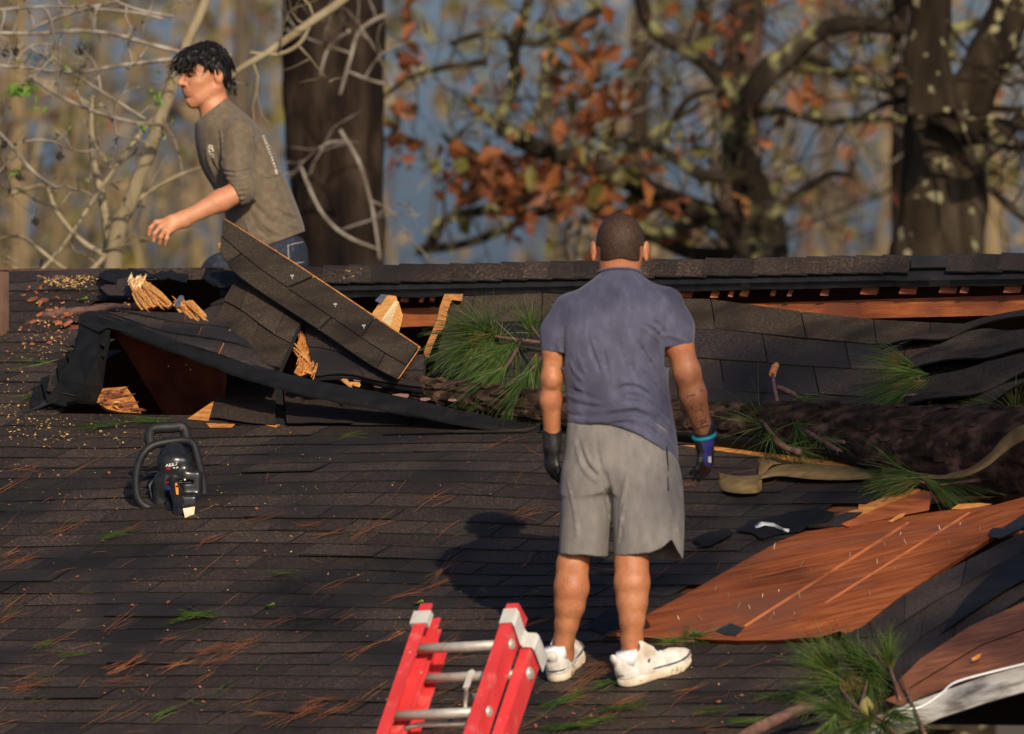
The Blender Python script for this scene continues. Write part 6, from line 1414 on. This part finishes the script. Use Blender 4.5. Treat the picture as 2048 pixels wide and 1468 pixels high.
# vent pipe at the left edge --------------------------------------------------------------
vp = thing('vent_pipe', 'brown square vent pipe at the left edge of the roof', 'vent pipe', RP(3, 672))
b = MB(); c0 = P(2, 672, D(2, 672) - .0); 
b.box(c0 + [0, 0, .11], R_ * .045, np.cross([0, 0, 1.0], R_) * .045, (0, 0, .30)); b.build('pipe', [M['rust']], vp)
b = MB(); b.box(c0 + [0, 0, .268], R_ * .062, np.cross([0, 0, 1.0], R_) * .062, (0, 0, .016)); b.build('pipe_cap', [M['rust']], vp)
# ------------------------------------------------------------------ litter on the roof
M['sawdust'] = mat('sawdust', [(0.3, (0.24, 0.12, 0.04)), (0.6, (0.50, 0.30, 0.12))], 40, 3, 0.85, island=0.75)
M['barkflake'] = mat('red_bark_flake', [(0.3, (0.20, 0.06, 0.028)), (0.7, (0.36, 0.13, 0.06))], 40, 3, 0.85, island=0.3)
r6 = random.Random(21)
def surf_h(px, py):
    a, b = AB(px, py); return hgt(a, b)
def on_roof(px, py, h): return RP(px, py, surf_h(px, py) * .9 + h)
def flake(mb, c, s, r):
    d1 = R_ * r.gauss(0, 1) + U_ * r.gauss(0, 1) + N_ * r.gauss(0, .35); d1 /= np.linalg.norm(d1); d2 = np.cross(N_ + R_ * r.gauss(0, .3), d1); d2 /= np.linalg.norm(d2); d3 = np.cross(d1, d2)
    mb.box(c, d1 * s * r.uniform(.7, 1.3), d2 * s * r.uniform(.5, 1.0), d3 * s * .3)
sd_ = MB()
zones = [((85, 190), (547, 572), 420, .0085), ((60, 260), (575, 660), 170, .007), ((45, 190), (640, 720), 330, .008), ((0, 140), (800, 885), 330, .008), ((0, 60), (690, 800), 60, .007), ((140, 330), (830, 900), 150, .006), ((0, 640), (860, 1010), 380, .0055), ((0, 760), (1000, 1160), 190, .005), ((0, 1100), (1150, 1460), 120, .005),
         ((330, 560), (640, 740), 60, .007), ((640, 1060), (870, 1000), 80, .005), ((680, 720), (530, 550), 26, .009), ((1150, 1700), (1280, 1460), 60, .006)]
for (x0, x1), (y0, y1), n, s0_ in zones:
    for _ in range(int(n * .62)):
        s = s0_ * r6.choice((.35, .45, .55, .6, .95))
        cx, cy = (r6.gauss(140, 27), r6.gauss(562, 6)) if y0 == 547 else (r6.uniform(x0, x1), r6.uniform(y0, y1)); x, y = r6.gauss(cx, 6), r6.gauss(cy, 4)
        if in_hole(x, y) and not (540 < y < 740 and x > 180): continue
        if 540 < y < 575 and 85 < x < 190: c = Q(x, max(y, interp(x, ridgeY) - 3 + r6.random() * 3), -.1 - (y - 548) * .004)
        elif 530 < y < 552 and x > 600: c = ridge_pt(x, r6.uniform(2, 24), -.12)
        elif in_hole(x, y): c = Q(x, y, -.55)
        else: c = on_roof(x, y, .013)
        flake(sd_, c, s * r6.uniform(.6, 1.5), r6)
tag(sd_.build('sawdust', [M['sawdust']], fix=False), 'pale sawdust and chips scattered over the shingles near the torn flap', 'sawdust', kind='stuff')
bf = MB()
for (x0, x1), (y0, y1), n, s in (((55, 140), (598, 650), 22, .022), ((0, 130), (560, 720), 26, .012), ((0, 700), (720, 1460), 60, .009), ((700, 1500), (1380, 1460), 20, .01)):
    for _ in range(n):
        x, y = r6.uniform(x0, x1), r6.uniform(y0, y1)
        if not in_hole(x, y): flake(bf, on_roof(x, y, .014), s * r6.uniform(.6, 1.5), r6)
tag(bf.build('bark_flakes', [M['barkflake']], fix=False), 'red brown bark flakes scattered on the left of the roof', 'bark flakes', kind='stuff')
def straw(mb, x, y, ang, L, n, r, h=.013, w=.0009, spread=.16):
    for _ in range(n):
        a = ang + r.gauss(0, spread); l = L * r.uniform(.5, 1.1); ox, oy = r.gauss(0, 7), r.gauss(0, 2.5); bend = r.gauss(0, .10)
        pts = []
        for t in (-.5, -.17, .17, .5):
            qx = x + ox + cos(a + bend * t * 2) * l * t; qy = y + oy - sin(a + bend * t * 2) * l * t
            pts.append(on_roof(qx, qy, h + .005 * r.random()))
        mb.tube(pts, [w * .6, w, w, w * .5], 3, cap=False)
ps = MB(); gs = MB()
for _ in range(85):                                      # clumps of fallen straw, dense towards the bottom
    x = r6.uniform(-40, 1650); y = 1468 - abs(r6.gauss(0, 1)) * 190 if r6.random() < .78 else r6.uniform(860, 1300)
    if in_hole(x, y) or y < 850: continue
    straw(ps, x, y, radians(r6.gauss(19, 9)), r6.uniform(45, 115), r6.randint(2, 6), r6)
for _ in range(130):
    x = r6.uniform(-20, 1700); y = r6.uniform(870, 1465)
    if not in_hole(x, y): straw(ps, x, y, radians(r6.gauss(20, 22)), r6.uniform(25, 80), 1, r6)
for x, y, n in ((420, 1300, 26), (480, 1290, 22), (350, 1330, 20), (260, 1330, 20), (600, 1430, 24), (640, 1400, 18), (40, 1120, 18), (60, 1370, 18), (240, 1360, 16), (430, 1320, 18), (1180, 1350, 24), (1200, 1330, 20), (880, 1290, 10), (1260, 1400, 14), (130, 1060, 14), (250, 1060, 12)):
    straw(ps, x, y, radians(r6.gauss(18, 8)), 95, int(n * .55), r6, .016)
for x, y, ang, L, n in ((395, 1228, -1, 78, 34), (365, 1236, 12, 60, 10), (90, 1290, 18, 60, 9), (150, 1310, 4, 80, 6), (620, 1245 + 0, 10, 60, 4), (330, 1425, 20, 58, 12), (230, 1068, 14, 90, 10), (560, 1145, 8, 70, 6), (1140, 1450, 8, 95, 40), (1200, 1440, 12, 80, 14), (1130, 1400, 16, 110, 18), (1250, 1415, 8, 110, 16), (1230, 1360, 14, 120, 18), (1420, 1420, 5, 80, 14), (1500, 1440, 2, 90, 24), (1550, 1390, 8, 80, 14), (300, 840, 3, 100, 12), (200, 850, 4, 110, 12), (60, 790, 12, 70, 9), (120, 770, 14, 60, 8), (850, 1330, 12, 60, 5), (1040, 1240, 10, 70, 5), (700, 870, 8, 60, 4), (1330, 900, 6, 60, 5)):
    straw(gs, x, y, radians(ang), L, n, r6, .02, .0014, .10)
for _ in range(60):
    x = r6.uniform(0, 1650); y = r6.uniform(870, 1460)
    if not in_hole(x, y): straw(gs, x, y, radians(r6.gauss(14, 18)), r6.uniform(30, 70), r6.randint(1, 3), r6)
tag(ps.build('pine_straw', [M['dryneedle']], fix=False), 'red brown fallen pine needles strewn in clumps across the lower roof', 'pine straw', kind='stuff')
tag(gs.build('green_needles', [M['needle']], fix=False), 'loose green pine needles strewn across the shingles', 'pine needles', kind='stuff')
M['leaf_green'] = flat('bright_green_leaf', (0.20, 0.34, 0.03), 0.5)
for x, y, lab in ((540, 1213, 'bright green leaf lying on the shingles left of the ladder top'), (838, 1207, 'small green leaf on the shingles beside the ladder\'s left rail top'), (167, 600, 'yellow green leaf scrap on the shingles below the sawdust heap')):
    b = MB(); c = on_roof(x, y, .02); b.sheet([[c + R_ * (.020 * t) + U_ * (.016 * s * sin(pi * (t + 1.05) / 2.1)) + N_ * (.008 * abs(s) + .004 * sin(t * 2)) for s in (-1, 0, 1)] for t in (-1, -.5, 0, .5, 1)], N_ * .001); tag(b.build('leaf', [M['leaf_green']], smooth=True), lab, 'leaf', 'leaves lying on the shingles')
# ------------------------------------------------------------------ trees behind the house
def bark(name, a, b, c, scale, lich=None, thr=(.5, .62), stretch=(1, 1, .25), bump=.02, lsc=7):
    return mat(name, [(0.3, a), (0.52, b), (0.72, c)], scale, 8, 0.95, bump, scale * 1.5, spec=0.1, stretch=stretch, second=(lsc, lich, *thr) if lich else None)
M['pinebark'] = bark('dark_pine_trunk_bark', (0.005, 0.0035, 0.003), (0.018, 0.0115, 0.008), (0.062, 0.041, 0.028), 9, (0.042, 0.028, 0.02), (.56, .7), lsc=3)
M['redbark'] = bark('reddish_pine_bark', (0.02, 0.012, 0.009), (0.055, 0.032, 0.023), (0.10, 0.06, 0.043), 6)
M['oakbark'] = bark('lichen_oak_bark', (0.007, 0.005, 0.0035), (0.022, 0.0165, 0.011), (0.06, 0.047, 0.032), 7, (0.22, 0.205, 0.09), (.56, .66), lsc=5)
M['oakbark2'] = bark('spotted_oak_bark', (0.009, 0.0065, 0.0045), (0.030, 0.021, 0.013), (0.07, 0.052, 0.034), 8, (0.26, 0.235, 0.13), (.62, .67), lsc=11)
M['gum'] = bark('pale_sweetgum_bark', (0.14, 0.105, 0.06), (0.26, 0.205, 0.125), (0.38, 0.315, 0.21), 9, (0.14, 0.10, 0.07), (.56, .72))
M['gumtwig'] = bark('grey_white_twig_bark', (0.11, 0.085, 0.065), (0.25, 0.21, 0.17), (0.42, 0.37, 0.31), 14, (0.12, 0.08, 0.06), (.54, .68))
M['leaf_rust'] = mat('rusty_oak_leaf', [(0.3, (0.12, 0.034, 0.012)), (0.55, (0.25, 0.078, 0.022)), (0.8, (0.36, 0.16, 0.04))], 2.5, 4, 0.6, island=0.4, trans=0.3)
M['leaf_olive'] = mat('olive_leaf', [(0.3, (0.10, 0.09, 0.018)), (0.55, (0.19, 0.165, 0.034)), (0.8, (0.29, 0.235, 0.05))], 2.5, 4, 0.6, island=0.4, trans=0.3)
M['leaf_fresh'] = flat('fresh_spring_leaf', (0.14, 0.26, 0.03), 0.5, trans=0.3)
M['brush_tan'] = mat('dry_tan_brush', [(0.3, (0.13, 0.090, 0.042)), (0.55, (0.235, 0.165, 0.08)), (0.8, (0.33, 0.245, 0.13))], 1.2, 4, 0.9, island=0.35)
M['brush_dark'] = mat('dark_brush', [(0.3, (0.05, 0.036, 0.022)), (0.7, (0.11, 0.08, 0.05))], 1.2, 4, 0.9, island=0.3)
r7 = random.Random(33)
def limb(mb, pts, wid, dep, seg=9, n=None, wob=.14, dz=0.0, jit=0.0):
    """pts (px,py) at depth dep, wid = full widths in photo px"""
    q = [P(x, y, dep + dz * i / max(1, len(pts) - 1)) for i, (x, y) in enumerate(pts)]
    n = n or len(pts) * 5; c = smooth_poly(q, n); w = np.interp(np.linspace(0, 1, n), np.linspace(0, 1, len(wid)), wid) * dep / F / 2
    if jit: c = [p + np.array([nz(p, 1.7), nz(p + 9, 1.7), nz(p + 5, 1.7)]) * jit for p in c]
    mb.tube(c, list(w), seg, wob=wob); return c, w
def twig(mb, p, d, L, rad, lev, r, ends, seg=5):
    n = 5; pts = [np.array(p, float)]; d = np.array(d, float); d /= np.linalg.norm(d)
    for i in range(n):
        d = d + np.array([r.gauss(0, .22), r.gauss(0, .22), r.gauss(0, .22) + .03]); d /= np.linalg.norm(d); pts.append(pts[-1] + d * L / n)
        if lev > 0 and i > 0 and r.random() < .75:
            s = d + np.array([r.gauss(0, .7), r.gauss(0, .7), r.gauss(0, .7)]); twig(mb, pts[-1], s, L * r.uniform(.4, .7), rad * .55, lev - 1, r, ends, 4)
    mb.tube(pts, list(np.linspace(rad, rad * .35, n + 1)), seg); ends.append(pts[-1]); ends.append(pts[-3])
def sprout(mb, c, w, r, ends, every=6, L=.8, lev=2, f=.4):
    for i in range(2, len(c) - 1, every):
        t = c[min(i + 1, len(c) - 1)] - c[i - 1]; t /= np.linalg.norm(t)
        d = np.array([r.gauss(0, 1), r.gauss(0, .6), r.gauss(.25, 1)]); d -= t * (d @ t) * .6
        twig(mb, c[i], d, L * r.uniform(.5, 1.2), max(w[i] * f * r.uniform(.3, .8), .006), lev, r, ends)
def leaf(mb, c, s, r, mi=0):
    d1 = np.array([r.gauss(0, 1), r.gauss(0, 1), r.gauss(0, 1)]); d1 /= np.linalg.norm(d1); d2 = np.cross(d1, [r.gauss(0, 1), r.gauss(0, 1), r.gauss(0, 1)]); d2 /= np.linalg.norm(d2) + 1e-9
    b = len(mb.v); d3 = np.cross(d1, d2) * s * .15
    mb.v.extend([tuple(c - d1 * s * .5), tuple(c + d2 * s * .3 + d3), tuple(c + d1 * s * .5), tuple(c - d2 * s * .3 + d3)])
    mb.f.append([b, b + 1, b + 2]); mb.m.append(mi); mb.f.append([b, b + 2, b + 3]); mb.m.append(mi)
def tree(name, label, cat, base_px, dep, group=None):
    g_ = P(base_px, 900, dep); return thing(name, label, cat, (g_[0], g_[1], 0), group)
GY = lambda dep: 900 + CZ / dep * F                        # photo row of the ground at that depth

# the big pine trunk behind the young man
t = tree('pine_tree', 'thick dark pine trunk standing behind the young man', 'tree', 660, 74); mb = MB()
c, w = limb(mb, [(690, GY(74)), (684, 1400), (676, 560), (672, 300), (664, 0), (655, -500), (650, -1400)], [270, 230, 182, 196, 206, 200, 160], 74, 26, 120, .10)
mb.build('trunk', [M['pinebark']], t, True)
mb = MB(); ends = []
for pts, wd in (([(680, 260), (720, 330), (745, 420), (760, 520)], [9, 8, 6]), ([(700, 60), (660, 90), (640, 150)], [9, 7, 5]), ([(770, 30), (720, 60), (700, 120), (680, 190)], [10, 8, 6]), ([(600, 330), (640, 420), (690, 470), (760, 500)], [8, 7, 5]), ([(780, 170), (740, 160), (690, 140)], [9, 6, 4])):
    mb = MB(); c, w = limb(mb, pts, wd, 72.6, 6, 16); sprout(mb, c, w, r7, ends, 7, .4, 1, .5); mb.build('branch', [M['gumtwig']], t, True)

# sweetgum on the left
SG = 67.0
t = tree('sweetgum_tree', 'pale slender sweetgum tree with dangling seed balls at the left', 'tree', 215, SG); mb = MB()
c, w = limb(mb, [(150, GY(SG)), (190, 1200), (225, 540), (262, 400), (300, 300), (330, 210), (372, 90), (412, 0), (470, -150), (520, -500)], [44, 40, 36, 32, 29, 27, 24, 22, 18, 10], SG, 10, 70)
mb.build('trunk', [M['gum']], t, True)
mb = MB(); ends = []
c, w = limb(mb, [(212, 560), (216, 480), (205, 400), (188, 320), (182, 240), (186, 190)], [20, 19, 17, 14, 11, 8], SG + .3, 8, 30); sprout(mb, c, w, r7, ends, 12, .35, 1, .4); mb.build('branch', [M['gum']], t, True)
for pts, wd in (([(330, 215), (300, 240), (240, 330), (150, 470), (60, 560)], [12, 10, 8, 6]), ([(262, 420), (330, 370), (400, 335), (470, 320)], [11, 9, 6]), ([(225, 510), (170, 470), (120, 410), (95, 372), (20, 392)], [13, 11, 9, 10]), ([(230, 500), (160, 540), (60, 470), (0, 480)], [10, 8, 6])):
    mb = MB(); c, w = limb(mb, pts, wd, SG, 7, 26, jit=.05); sprout(mb, c, w, r7, ends, 11, .35, 1, .4); mb.build('branch', [M['gum']], t, True)
mb = MB(); ends2 = []
for pts, wd in (([(235, -6), (200, 4), (150, 18), (95, 40), (48, 66)], [11, 10, 9, 7]), ([(420, 128), (365, 104), (300, 84), (230, 62), (150, 56), (60, 66), (-60, 62)], [12, 12, 11, 10, 9, 7]), ([(470, 115), (340, 118), (230, 126), (150, 140), (60, 136), (-40, 128)], [12, 11, 9, 7, 6]), ([(330, 250), (300, 244), (255, 238), (180, 216), (110, 186), (60, 150)], [8, 9, 10, 9, 7]),
                ([(290, 235), (200, 176), (150, 145), (85, 98)], [7, 8, 7, 6]), ([(30, 126), (60, 92), (100, 86), (130, 92)], [7, 7, 5]), ([(-20, 255), (20, 300), (60, 345), (110, 376), (130, 360)], [9, 9, 8, 6]), ([(60, 285), (100, 286), (150, 302), (200, 296)], [6, 5, 4]), ([(350, 30), (270, 12), (190, -20)], [9, 8, 7]), ([(0, 20), (60, 14), (140, 10), (260, 18), (330, 34)], [9, 8, 8, 7]), ([(230, 190), (228, 250), (240, 268), (290, 280)], [5, 5, 3])):
    mb = MB(); c, w = limb(mb, pts, [q_ * .85 for q_ in wd], SG - .8, 7, 34, jit=.02); sprout(mb, c, w, r7, ends2, 9, .17, 1, .34); mb.build('branch', [M['gumtwig']], t, True)
mb = MB()
for pts, wd in (([(720, -40), (690, 0), (620, 45), (540, 98), (470, 140), (440, 190)], [22, 20, 18, 15, 11, 8]), ([(620, 48), (600, 85), (560, 104), (500, 100)], [9, 8, 6])):
    mb = MB(); c, w = limb(mb, pts, wd, SG + .5, 8, 30, jit=.03); sprout(mb, c, w, r7, ends, 9, .3, 1, .4); mb.build('branch', [M['gum']], t, True)
M['ball'] = flat('dark_seed_ball', (0.025, 0.018, 0.012), 0.9)
for x, y in ((10, 106), (31, 103), (158, 102), (120, 313), (40, 355), (70, 443), (9, 288)):
    s = MB(); cc = P(x, y, SG - .8); rad_ = .017
    for k in range(26):
        d = np.array([r7.gauss(0, 1), r7.gauss(0, 1), r7.gauss(0, 1)]); d /= np.linalg.norm(d); s.tube([cc, cc + d * rad_ * 1.25], [rad_ * .5, .002], 4)
    s.tube([cc, cc + np.array([.01, 0, .06])], .0018, 4); s.build('seed_ball', [M['ball']], t)
mb = MB()
for x, y, n, s_l in ((45, 186, 16, .05), (30, 180, 8, .05), (318, 206, 4, .045), (82, 215, 4, .04), (282, 255, 4, .04), (130, 145, 4, .03), (300, 178, 4, .03), (36, 345, 5, .04)):
    for k in range(n): leaf(mb, P(r7.gauss(x, 10), r7.gauss(y, 7), SG - .8 + r7.gauss(0, .1)), s_l, r7)
for e in ends2[::4]: leaf(mb, e, .03, r7, 0 if r7.random() < .5 else 1)
o = mb.build('leaves', [M['leaf_fresh'], M['leaf_olive']], t, fix=False)

# lichen oak right of centre
OK = 80.0
t = tree('oak_tree', 'gnarled dark oak with lichen covered spreading limbs right of centre', 'tree', 1530, OK); mb = MB(); ends = []
c, w = limb(mb, [(1560, GY(OK)), (1545, 1200), (1530, 600), (1528, 480), (1505, 390), (1474, 310), (1472, 250), (1500, 190)], [150, 125, 100, 92, 76, 62, 56, 44], OK, 16, 70, .16); 
mb.build('trunk', [M['oakbark']], t, True)
LIMBS = [([(1498, 200), (1560, 130), (1625, 68), (1690, 50), (1770, 48), (1860, 46), (1960, 30)], [44, 40, 34, 28, 26, 22, 16]), ([(1480, 250), (1440, 165), (1385, 105), (1320, 62), (1288, 20), (1270, -60)], [34, 28, 25, 24, 22, 18]),
         ([(1530, 520), (1470, 445), (1380, 415), (1300, 395), (1220, 362), (1130, 318), (1050, 280), (985, 240), (930, 200)], [60, 44, 36, 34, 34, 32, 28, 22, 10]), ([(1000, 250), (1035, 160), (1030, 90), (1050, 20), (1075, -60)], [16, 18, 20, 18, 16]),
         ([(1062, 270), (1078, 200), (1072, 150), (1095, 80), (1070, 40)], [16, 18, 12, 12, 10]), ([(1490, 340), (1400, 345), (1310, 300), (1240, 285), (1180, 310)], [24, 20, 18, 14, 9]), ([(1190, 350), (1260, 300), (1340, 240), (1400, 200)], [10, 14, 12, 8]),
         ([(1400, 440), (1300, 470), (1180, 420), (1090, 405), (960, 436), (880, 455), (835, 510)], [14, 18, 17, 16, 18, 16, 22]), ([(840, 505), (900, 490), (1000, 465), (1080, 440), (1150, 425)], [16, 14, 13, 9]), ([(1540, 420), (1600, 372), (1655, 342), (1700, 350)], [18, 16, 12, 8]),
         ([(1600, 100), (1680, 150), (1760, 178), (1850, 205), (1950, 212), (2080, 220)], [15, 14, 15, 16, 14, 12]), ([(1490, 230), (1560, 222), (1650, 240), (1740, 235), (1840, 240)], [18, 16, 14, 12, 9]), ([(1385, 110), (1410, 60), (1395, -20)], [18, 14, 12]), ([(1490, 200), (1478, 120), (1500, 40), (1520, -50)], [14, 14, 13, 12]),
         ([(1440, 170), (1380, 200), (1345, 260), (1340, 300)], [12, 10, 8]), ([(1300, 480), (1380, 520), (1470, 530)], [16, 26, 40]), ([(1210, 0), (1140, 60), (1060, 100), (960, 80), (900, 86)], [18, 16, 14, 11, 8]), ([(980, 120), (900, 130), (820, 160), (760, 210)], [13, 11, 9, 6])]
lich = MB()
for pts, wd in LIMBS:
    mb = MB(); c, w = limb(mb, pts, [q_ * 1.25 for q_ in wd], OK - r7.uniform(-.6, 1.2), 10, len(pts) * 8, .24, jit=.07); sprout(mb, c, w, r7, ends, 9, .65, 2, .40); mb.build('limb', [M['oakbark']], t, True)
    for i in range(0, len(c), 2):
        if nz(c[i], .9) > .16:
            for k in range(2): leaf(lich, c[i] + np.array([r7.gauss(0, .8), -1.1, r7.gauss(.2, .8)]) * w[i] * .7, r7.uniform(.03, .06), r7)
M['lichen'] = mat('yellow_green_lichen', [(0.3, (0.16, 0.155, 0.055)), (0.6, (0.30, 0.285, 0.12))], 12, 4, 0.9, island=0.3)
for (x, y, sx, sy, n) in ((1400, 160, 110, 130, 26), (1500, 90, 80, 70, 12), (1880, 230, 110, 50, 22), (1250, 60, 60, 50, 8), (1640, 380, 60, 60, 10), (1040, 120, 60, 90, 10), (1720, 60, 80, 50, 8), (880, 250, 80, 100, 12)):
    for k in range(int(n * .4)):
        mb = MB(); twig(mb, P(r7.gauss(x, sx), r7.gauss(y, sy), OK + 1.0), np.array([r7.gauss(0, 1), 0, r7.gauss(.3, 1)]), r7.uniform(.25, .6), r7.uniform(.005, .009), 1, r7, []); mb.build('twig', [M['gumtwig']], t, True)
lich.build('lichen', [M['lichen']], t, kind='stuff', fix=False)
mb = MB()
for e in ends:
    if r7.random() < .05: leaf(mb, e + np.array([r7.gauss(0, .06), r7.gauss(0, .1), -.05]), r7.uniform(.06, .12), r7, 0 if r7.random() < .8 else 1)
for x, y, sx, sy, n in ((960, 345, 42, 30, 60), (1060, 395, 40, 34, 70), (1010, 370, 50, 36, 40), (1200, 405, 60, 26, 60), (1150, 130, 26, 40, 30), (1220, 190, 26, 60, 34), (1170, 260, 40, 40, 26), (1330, 400, 60, 50, 36), (820, 80, 12, 40, 16), (800, 260, 20, 40, 20), (1130, 300, 60, 40, 20), (1440, 60, 60, 40, 14), (1640, 180, 50, 40, 14)):
    for k in range(n): leaf(mb, P(r7.gauss(x, sx), r7.gauss(y, sy), OK + r7.gauss(0, .6)), r7.uniform(.09, .19), r7, 0 if r7.random() < .85 else 1)
mb.build('leaves', [M['leaf_rust'], M['leaf_olive']], t, kind='stuff', fix=False)

# big oak at the right
OR = 76.0
t = tree('oak_tree', 'massive forked oak trunk with pale lichen spots at the right', 'tree', 1880, OR); mb = MB(); ends = []
limb(mb, [(1880, GY(OR)), (1876, 1200), (1872, 600), (1880, 480), (1890, 340), (1896, 230), (1890, 150)], [260, 230, 196, 186, 172, 170, 120], OR, 22, 80, .12); mb.build('trunk', [M['oakbark2']], t, True)
for pts, wd in (([(1910, 260), (1960, 160), (1995, 80), (2030, -10), (2060, -200)], [110, 96, 90, 84, 70]), ([(1870, 230), (1850, 130), (1856, 40), (1850, -200)], [110, 92, 84, 70]), ([(1940, 320), (1990, 290), (2050, 232), (2120, 190)], [44, 36, 28, 20]), ([(1880, 150), (1820, 190), (1760, 210), (1690, 260)], [18, 15, 12, 8]), ([(1900, 220), (1950, 230), (2010, 250), (2080, 252)], [20, 18, 14, 10]), ([(2110, 480), (2040, 440), (1985, 380), (1960, 330)], [12, 14, 14, 10])):
    mb = MB(); c, w = limb(mb, pts, wd, OR - r7.uniform(0, .8), 12, len(pts) * 8, .18, jit=.04); sprout(mb, c, w, r7, ends, 6, .7, 2, .25); mb.build('limb', [M['oakbark2' if wd[0] > 60 else 'oakbark']], t, True)

# thinner trunks farther back
for px_, dep, w_, lean, mt, lab in ((1475, 90, 92, 34, 'redbark', 'straight reddish pine trunk behind the gnarled oak'), (1278, 98, 42, 8, 'oakbark2', 'olive brown slender trunk far behind the head of the man in front'), (1812, 84, 64, -6, 'pinebark', 'dark trunk just left of the massive forked oak'), (470, 104, 40, 30, 'brush_dark', 'thin dim trunk behind the young man\'s back'), (1105, 112, 26, -14, 'brush_dark', 'faint thin trunk in the gap left of the man in front'),
                                  (30, 110, 34, 20, 'brush_tan', 'pale thin trunk at the far left edge'), (1660, 108, 30, -20, 'brush_dark', 'faint slim trunk between the two oaks'), (1985, 118, 30, 30, 'brush_tan', 'thin pale trunk at the far right edge'), (-260, 88, 90, 10, 'redbark', 'reddish pine trunk beyond the left end of the house'), (2350, 92, 100, -20, 'pinebark', 'dark pine trunk beyond the right end of the house')):
    t = tree('tree', lab, 'tree', px_, dep, 'thin trunks far behind the house'); mb = MB(); ends = []
    c, w = limb(mb, [(px_ - lean * .6, GY(dep)), (px_ - lean * .3, 900), (px_, 480), (px_ + lean * .5, 0), (px_ + lean, -700)], [w_ * 1.3, w_ * 1.15, w_, w_ * .85, w_ * .5], dep, 10, 50, .16); mb.build('trunk', [M[mt]], t, True)
    for i in range(20, len(c) - 1, 4):
        mb = MB(); twig(mb, c[i], np.array([r7.gauss(0, 1), r7.gauss(0, .5), r7.gauss(.3, .6)]), 1.3 * r7.uniform(.5, 1.2), max(w[i] * .12, .006), 2, r7, ends); mb.build('branch', [M[mt]], t, True)

# far thicket: stems, brush and leaves that read as one blurred mass
tk = MB()
def dens(px, py):
    d = 0.11 + .13 * (px > 1080)
    d += 1.0 * (1 / (1 + math.exp((px - 560) / 60)))
    d += .85 * math.exp(-((px - 1660) / 120) ** 2) * (1 if py > 150 else .6) + .26 * math.exp(-((px - 1240) / 130) ** 2) * (py > 120) + .5 * math.exp(-((px - 850) / 160) ** 2) * (py < 230) + .35 * (py < 90) + .25 * math.exp(-((py - 530) / 50) ** 2)
    d *= 1 - .95 * math.exp(-((px - 880) / 130) ** 2 - ((py - 370) / 120) ** 2) 
    return d
for _ in range(420):
    px_ = r7.uniform(-900, 2900); dep = r7.uniform(92, 150)
    if r7.random() > dens(px_, 300) + .04: continue
    x = px_; y0 = 1000; h = r7.uniform(500, 1400); ln = r7.gauss(0, 150); rr_ = r7.uniform(3, 9)
    c = smooth_poly([P(x, y0, dep), P(x + ln * .4, y0 - h * .5, dep), P(x + ln, y0 - h, dep)], 6); tk.mi = r7.choice((0, 0, 1, 1)); tk.tube(c, list(np.linspace(rr_, rr_ * .4, 6) * dep / F), 4, cap=False)
for _ in range(15000):
    px_ = r7.uniform(-700, 2750); py_ = r7.uniform(-160, 640)
    if r7.random() > dens(px_, py_): continue
    dep = r7.uniform(110, 190); k = noise.noise(Vector((px_ * .008, py_ * .008, 3)))
    if noise.noise(Vector((px_ * .010, py_ * .012, 7))) < -.22 and r7.random() < .7: continue
    pick = r7.random()
    mi = 0 if pick < .40 - k * .3 else (1 if pick < .60 else (3 if pick < .93 + k * .1 else 2))
    if 1450 < px_ < 1850 and r7.random() < .45: mi = r7.choice((2, 3))
    leaf(tk, P(px_, py_, dep), r7.uniform(.10, .26), r7, mi)
tag(tk.build('far_woodland', [M['brush_tan'], M['brush_dark'], M['leaf_rust'], M['leaf_olive']], fix=False), 'blurred brown and olive woodland thicket far behind the trees', 'woodland', kind='stuff')

# a tall pine in the yard, out of the picture to the right: its crown shades the right part of the roof
yp = thing('pine_tree', 'tall yard pine standing out of the picture at the right in front of the house', 'tree', (7.0, 41.0, 0.0)); mb = MB()
tip = np.array([6.2, 41.3, 19.0]); mb.tube(smooth_poly([(7.0, 41, 0), (6.8, 41.1, 6), (6.5, 41.2, 12), tip], 30), list(np.linspace(.26, .05, 30)), 12, wob=.1); mb.build('trunk', [M['pinebark']], yp, True)
nm = MB(); lm_ = MB(); r8 = random.Random(77)
def shade(px, py, n, sx, sy, L=.26):
    for k in range(n):
        tgt = RP(r8.gauss(px, sx), r8.gauss(py, sy)); c = tgt + np.array(SUN_TO) * r8.uniform(17, 21)
        needles(nm, c, np.array([r8.gauss(0, 1), r8.gauss(0, 1), r8.gauss(0, 1)]), 26, L, .45, r8, w=.006)
        if k % 9 == 0: lm_.tube(smooth_poly([np.array([6.5, 41.2, c[2] + .6]), (np.array([6.5, 41.2, c[2] + .5]) + c) / 2 + [0, 0, .15], c], 7), list(np.linspace(.05, .012, 7)), 5)
for a in ((1850, 860, 46, 110, 34), (1620, 850, 30, 110, 34), (1450, 830, 8, 60, 30), (1980, 930, 34, 90, 34), (1750, 910, 20, 90, 25), (1560, 730, 10, 70, 25), (1350, 1130, 16, 60, 40), (1250, 1180, 10, 60, 30), (1960, 1150, 8, 40, 40), (1950, 1330, 20, 80, 40), (600, 1210, 8, 80, 25)): shade(*a)
for k in range(110):
    c = np.array([r8.gauss(6.4, 1.3), r8.gauss(41.2, 1.3), r8.uniform(9.5, 18.5)]); needles(nm, c, np.array([r8.gauss(0, 1), r8.gauss(0, 1), r8.gauss(.3, 1)]), 26, .28, .45, r8, w=.006)
lm_.build('limb', [M['pinebark']], yp, True); nm.build('needles', [M['needle']], yp, kind='stuff', fix=False)
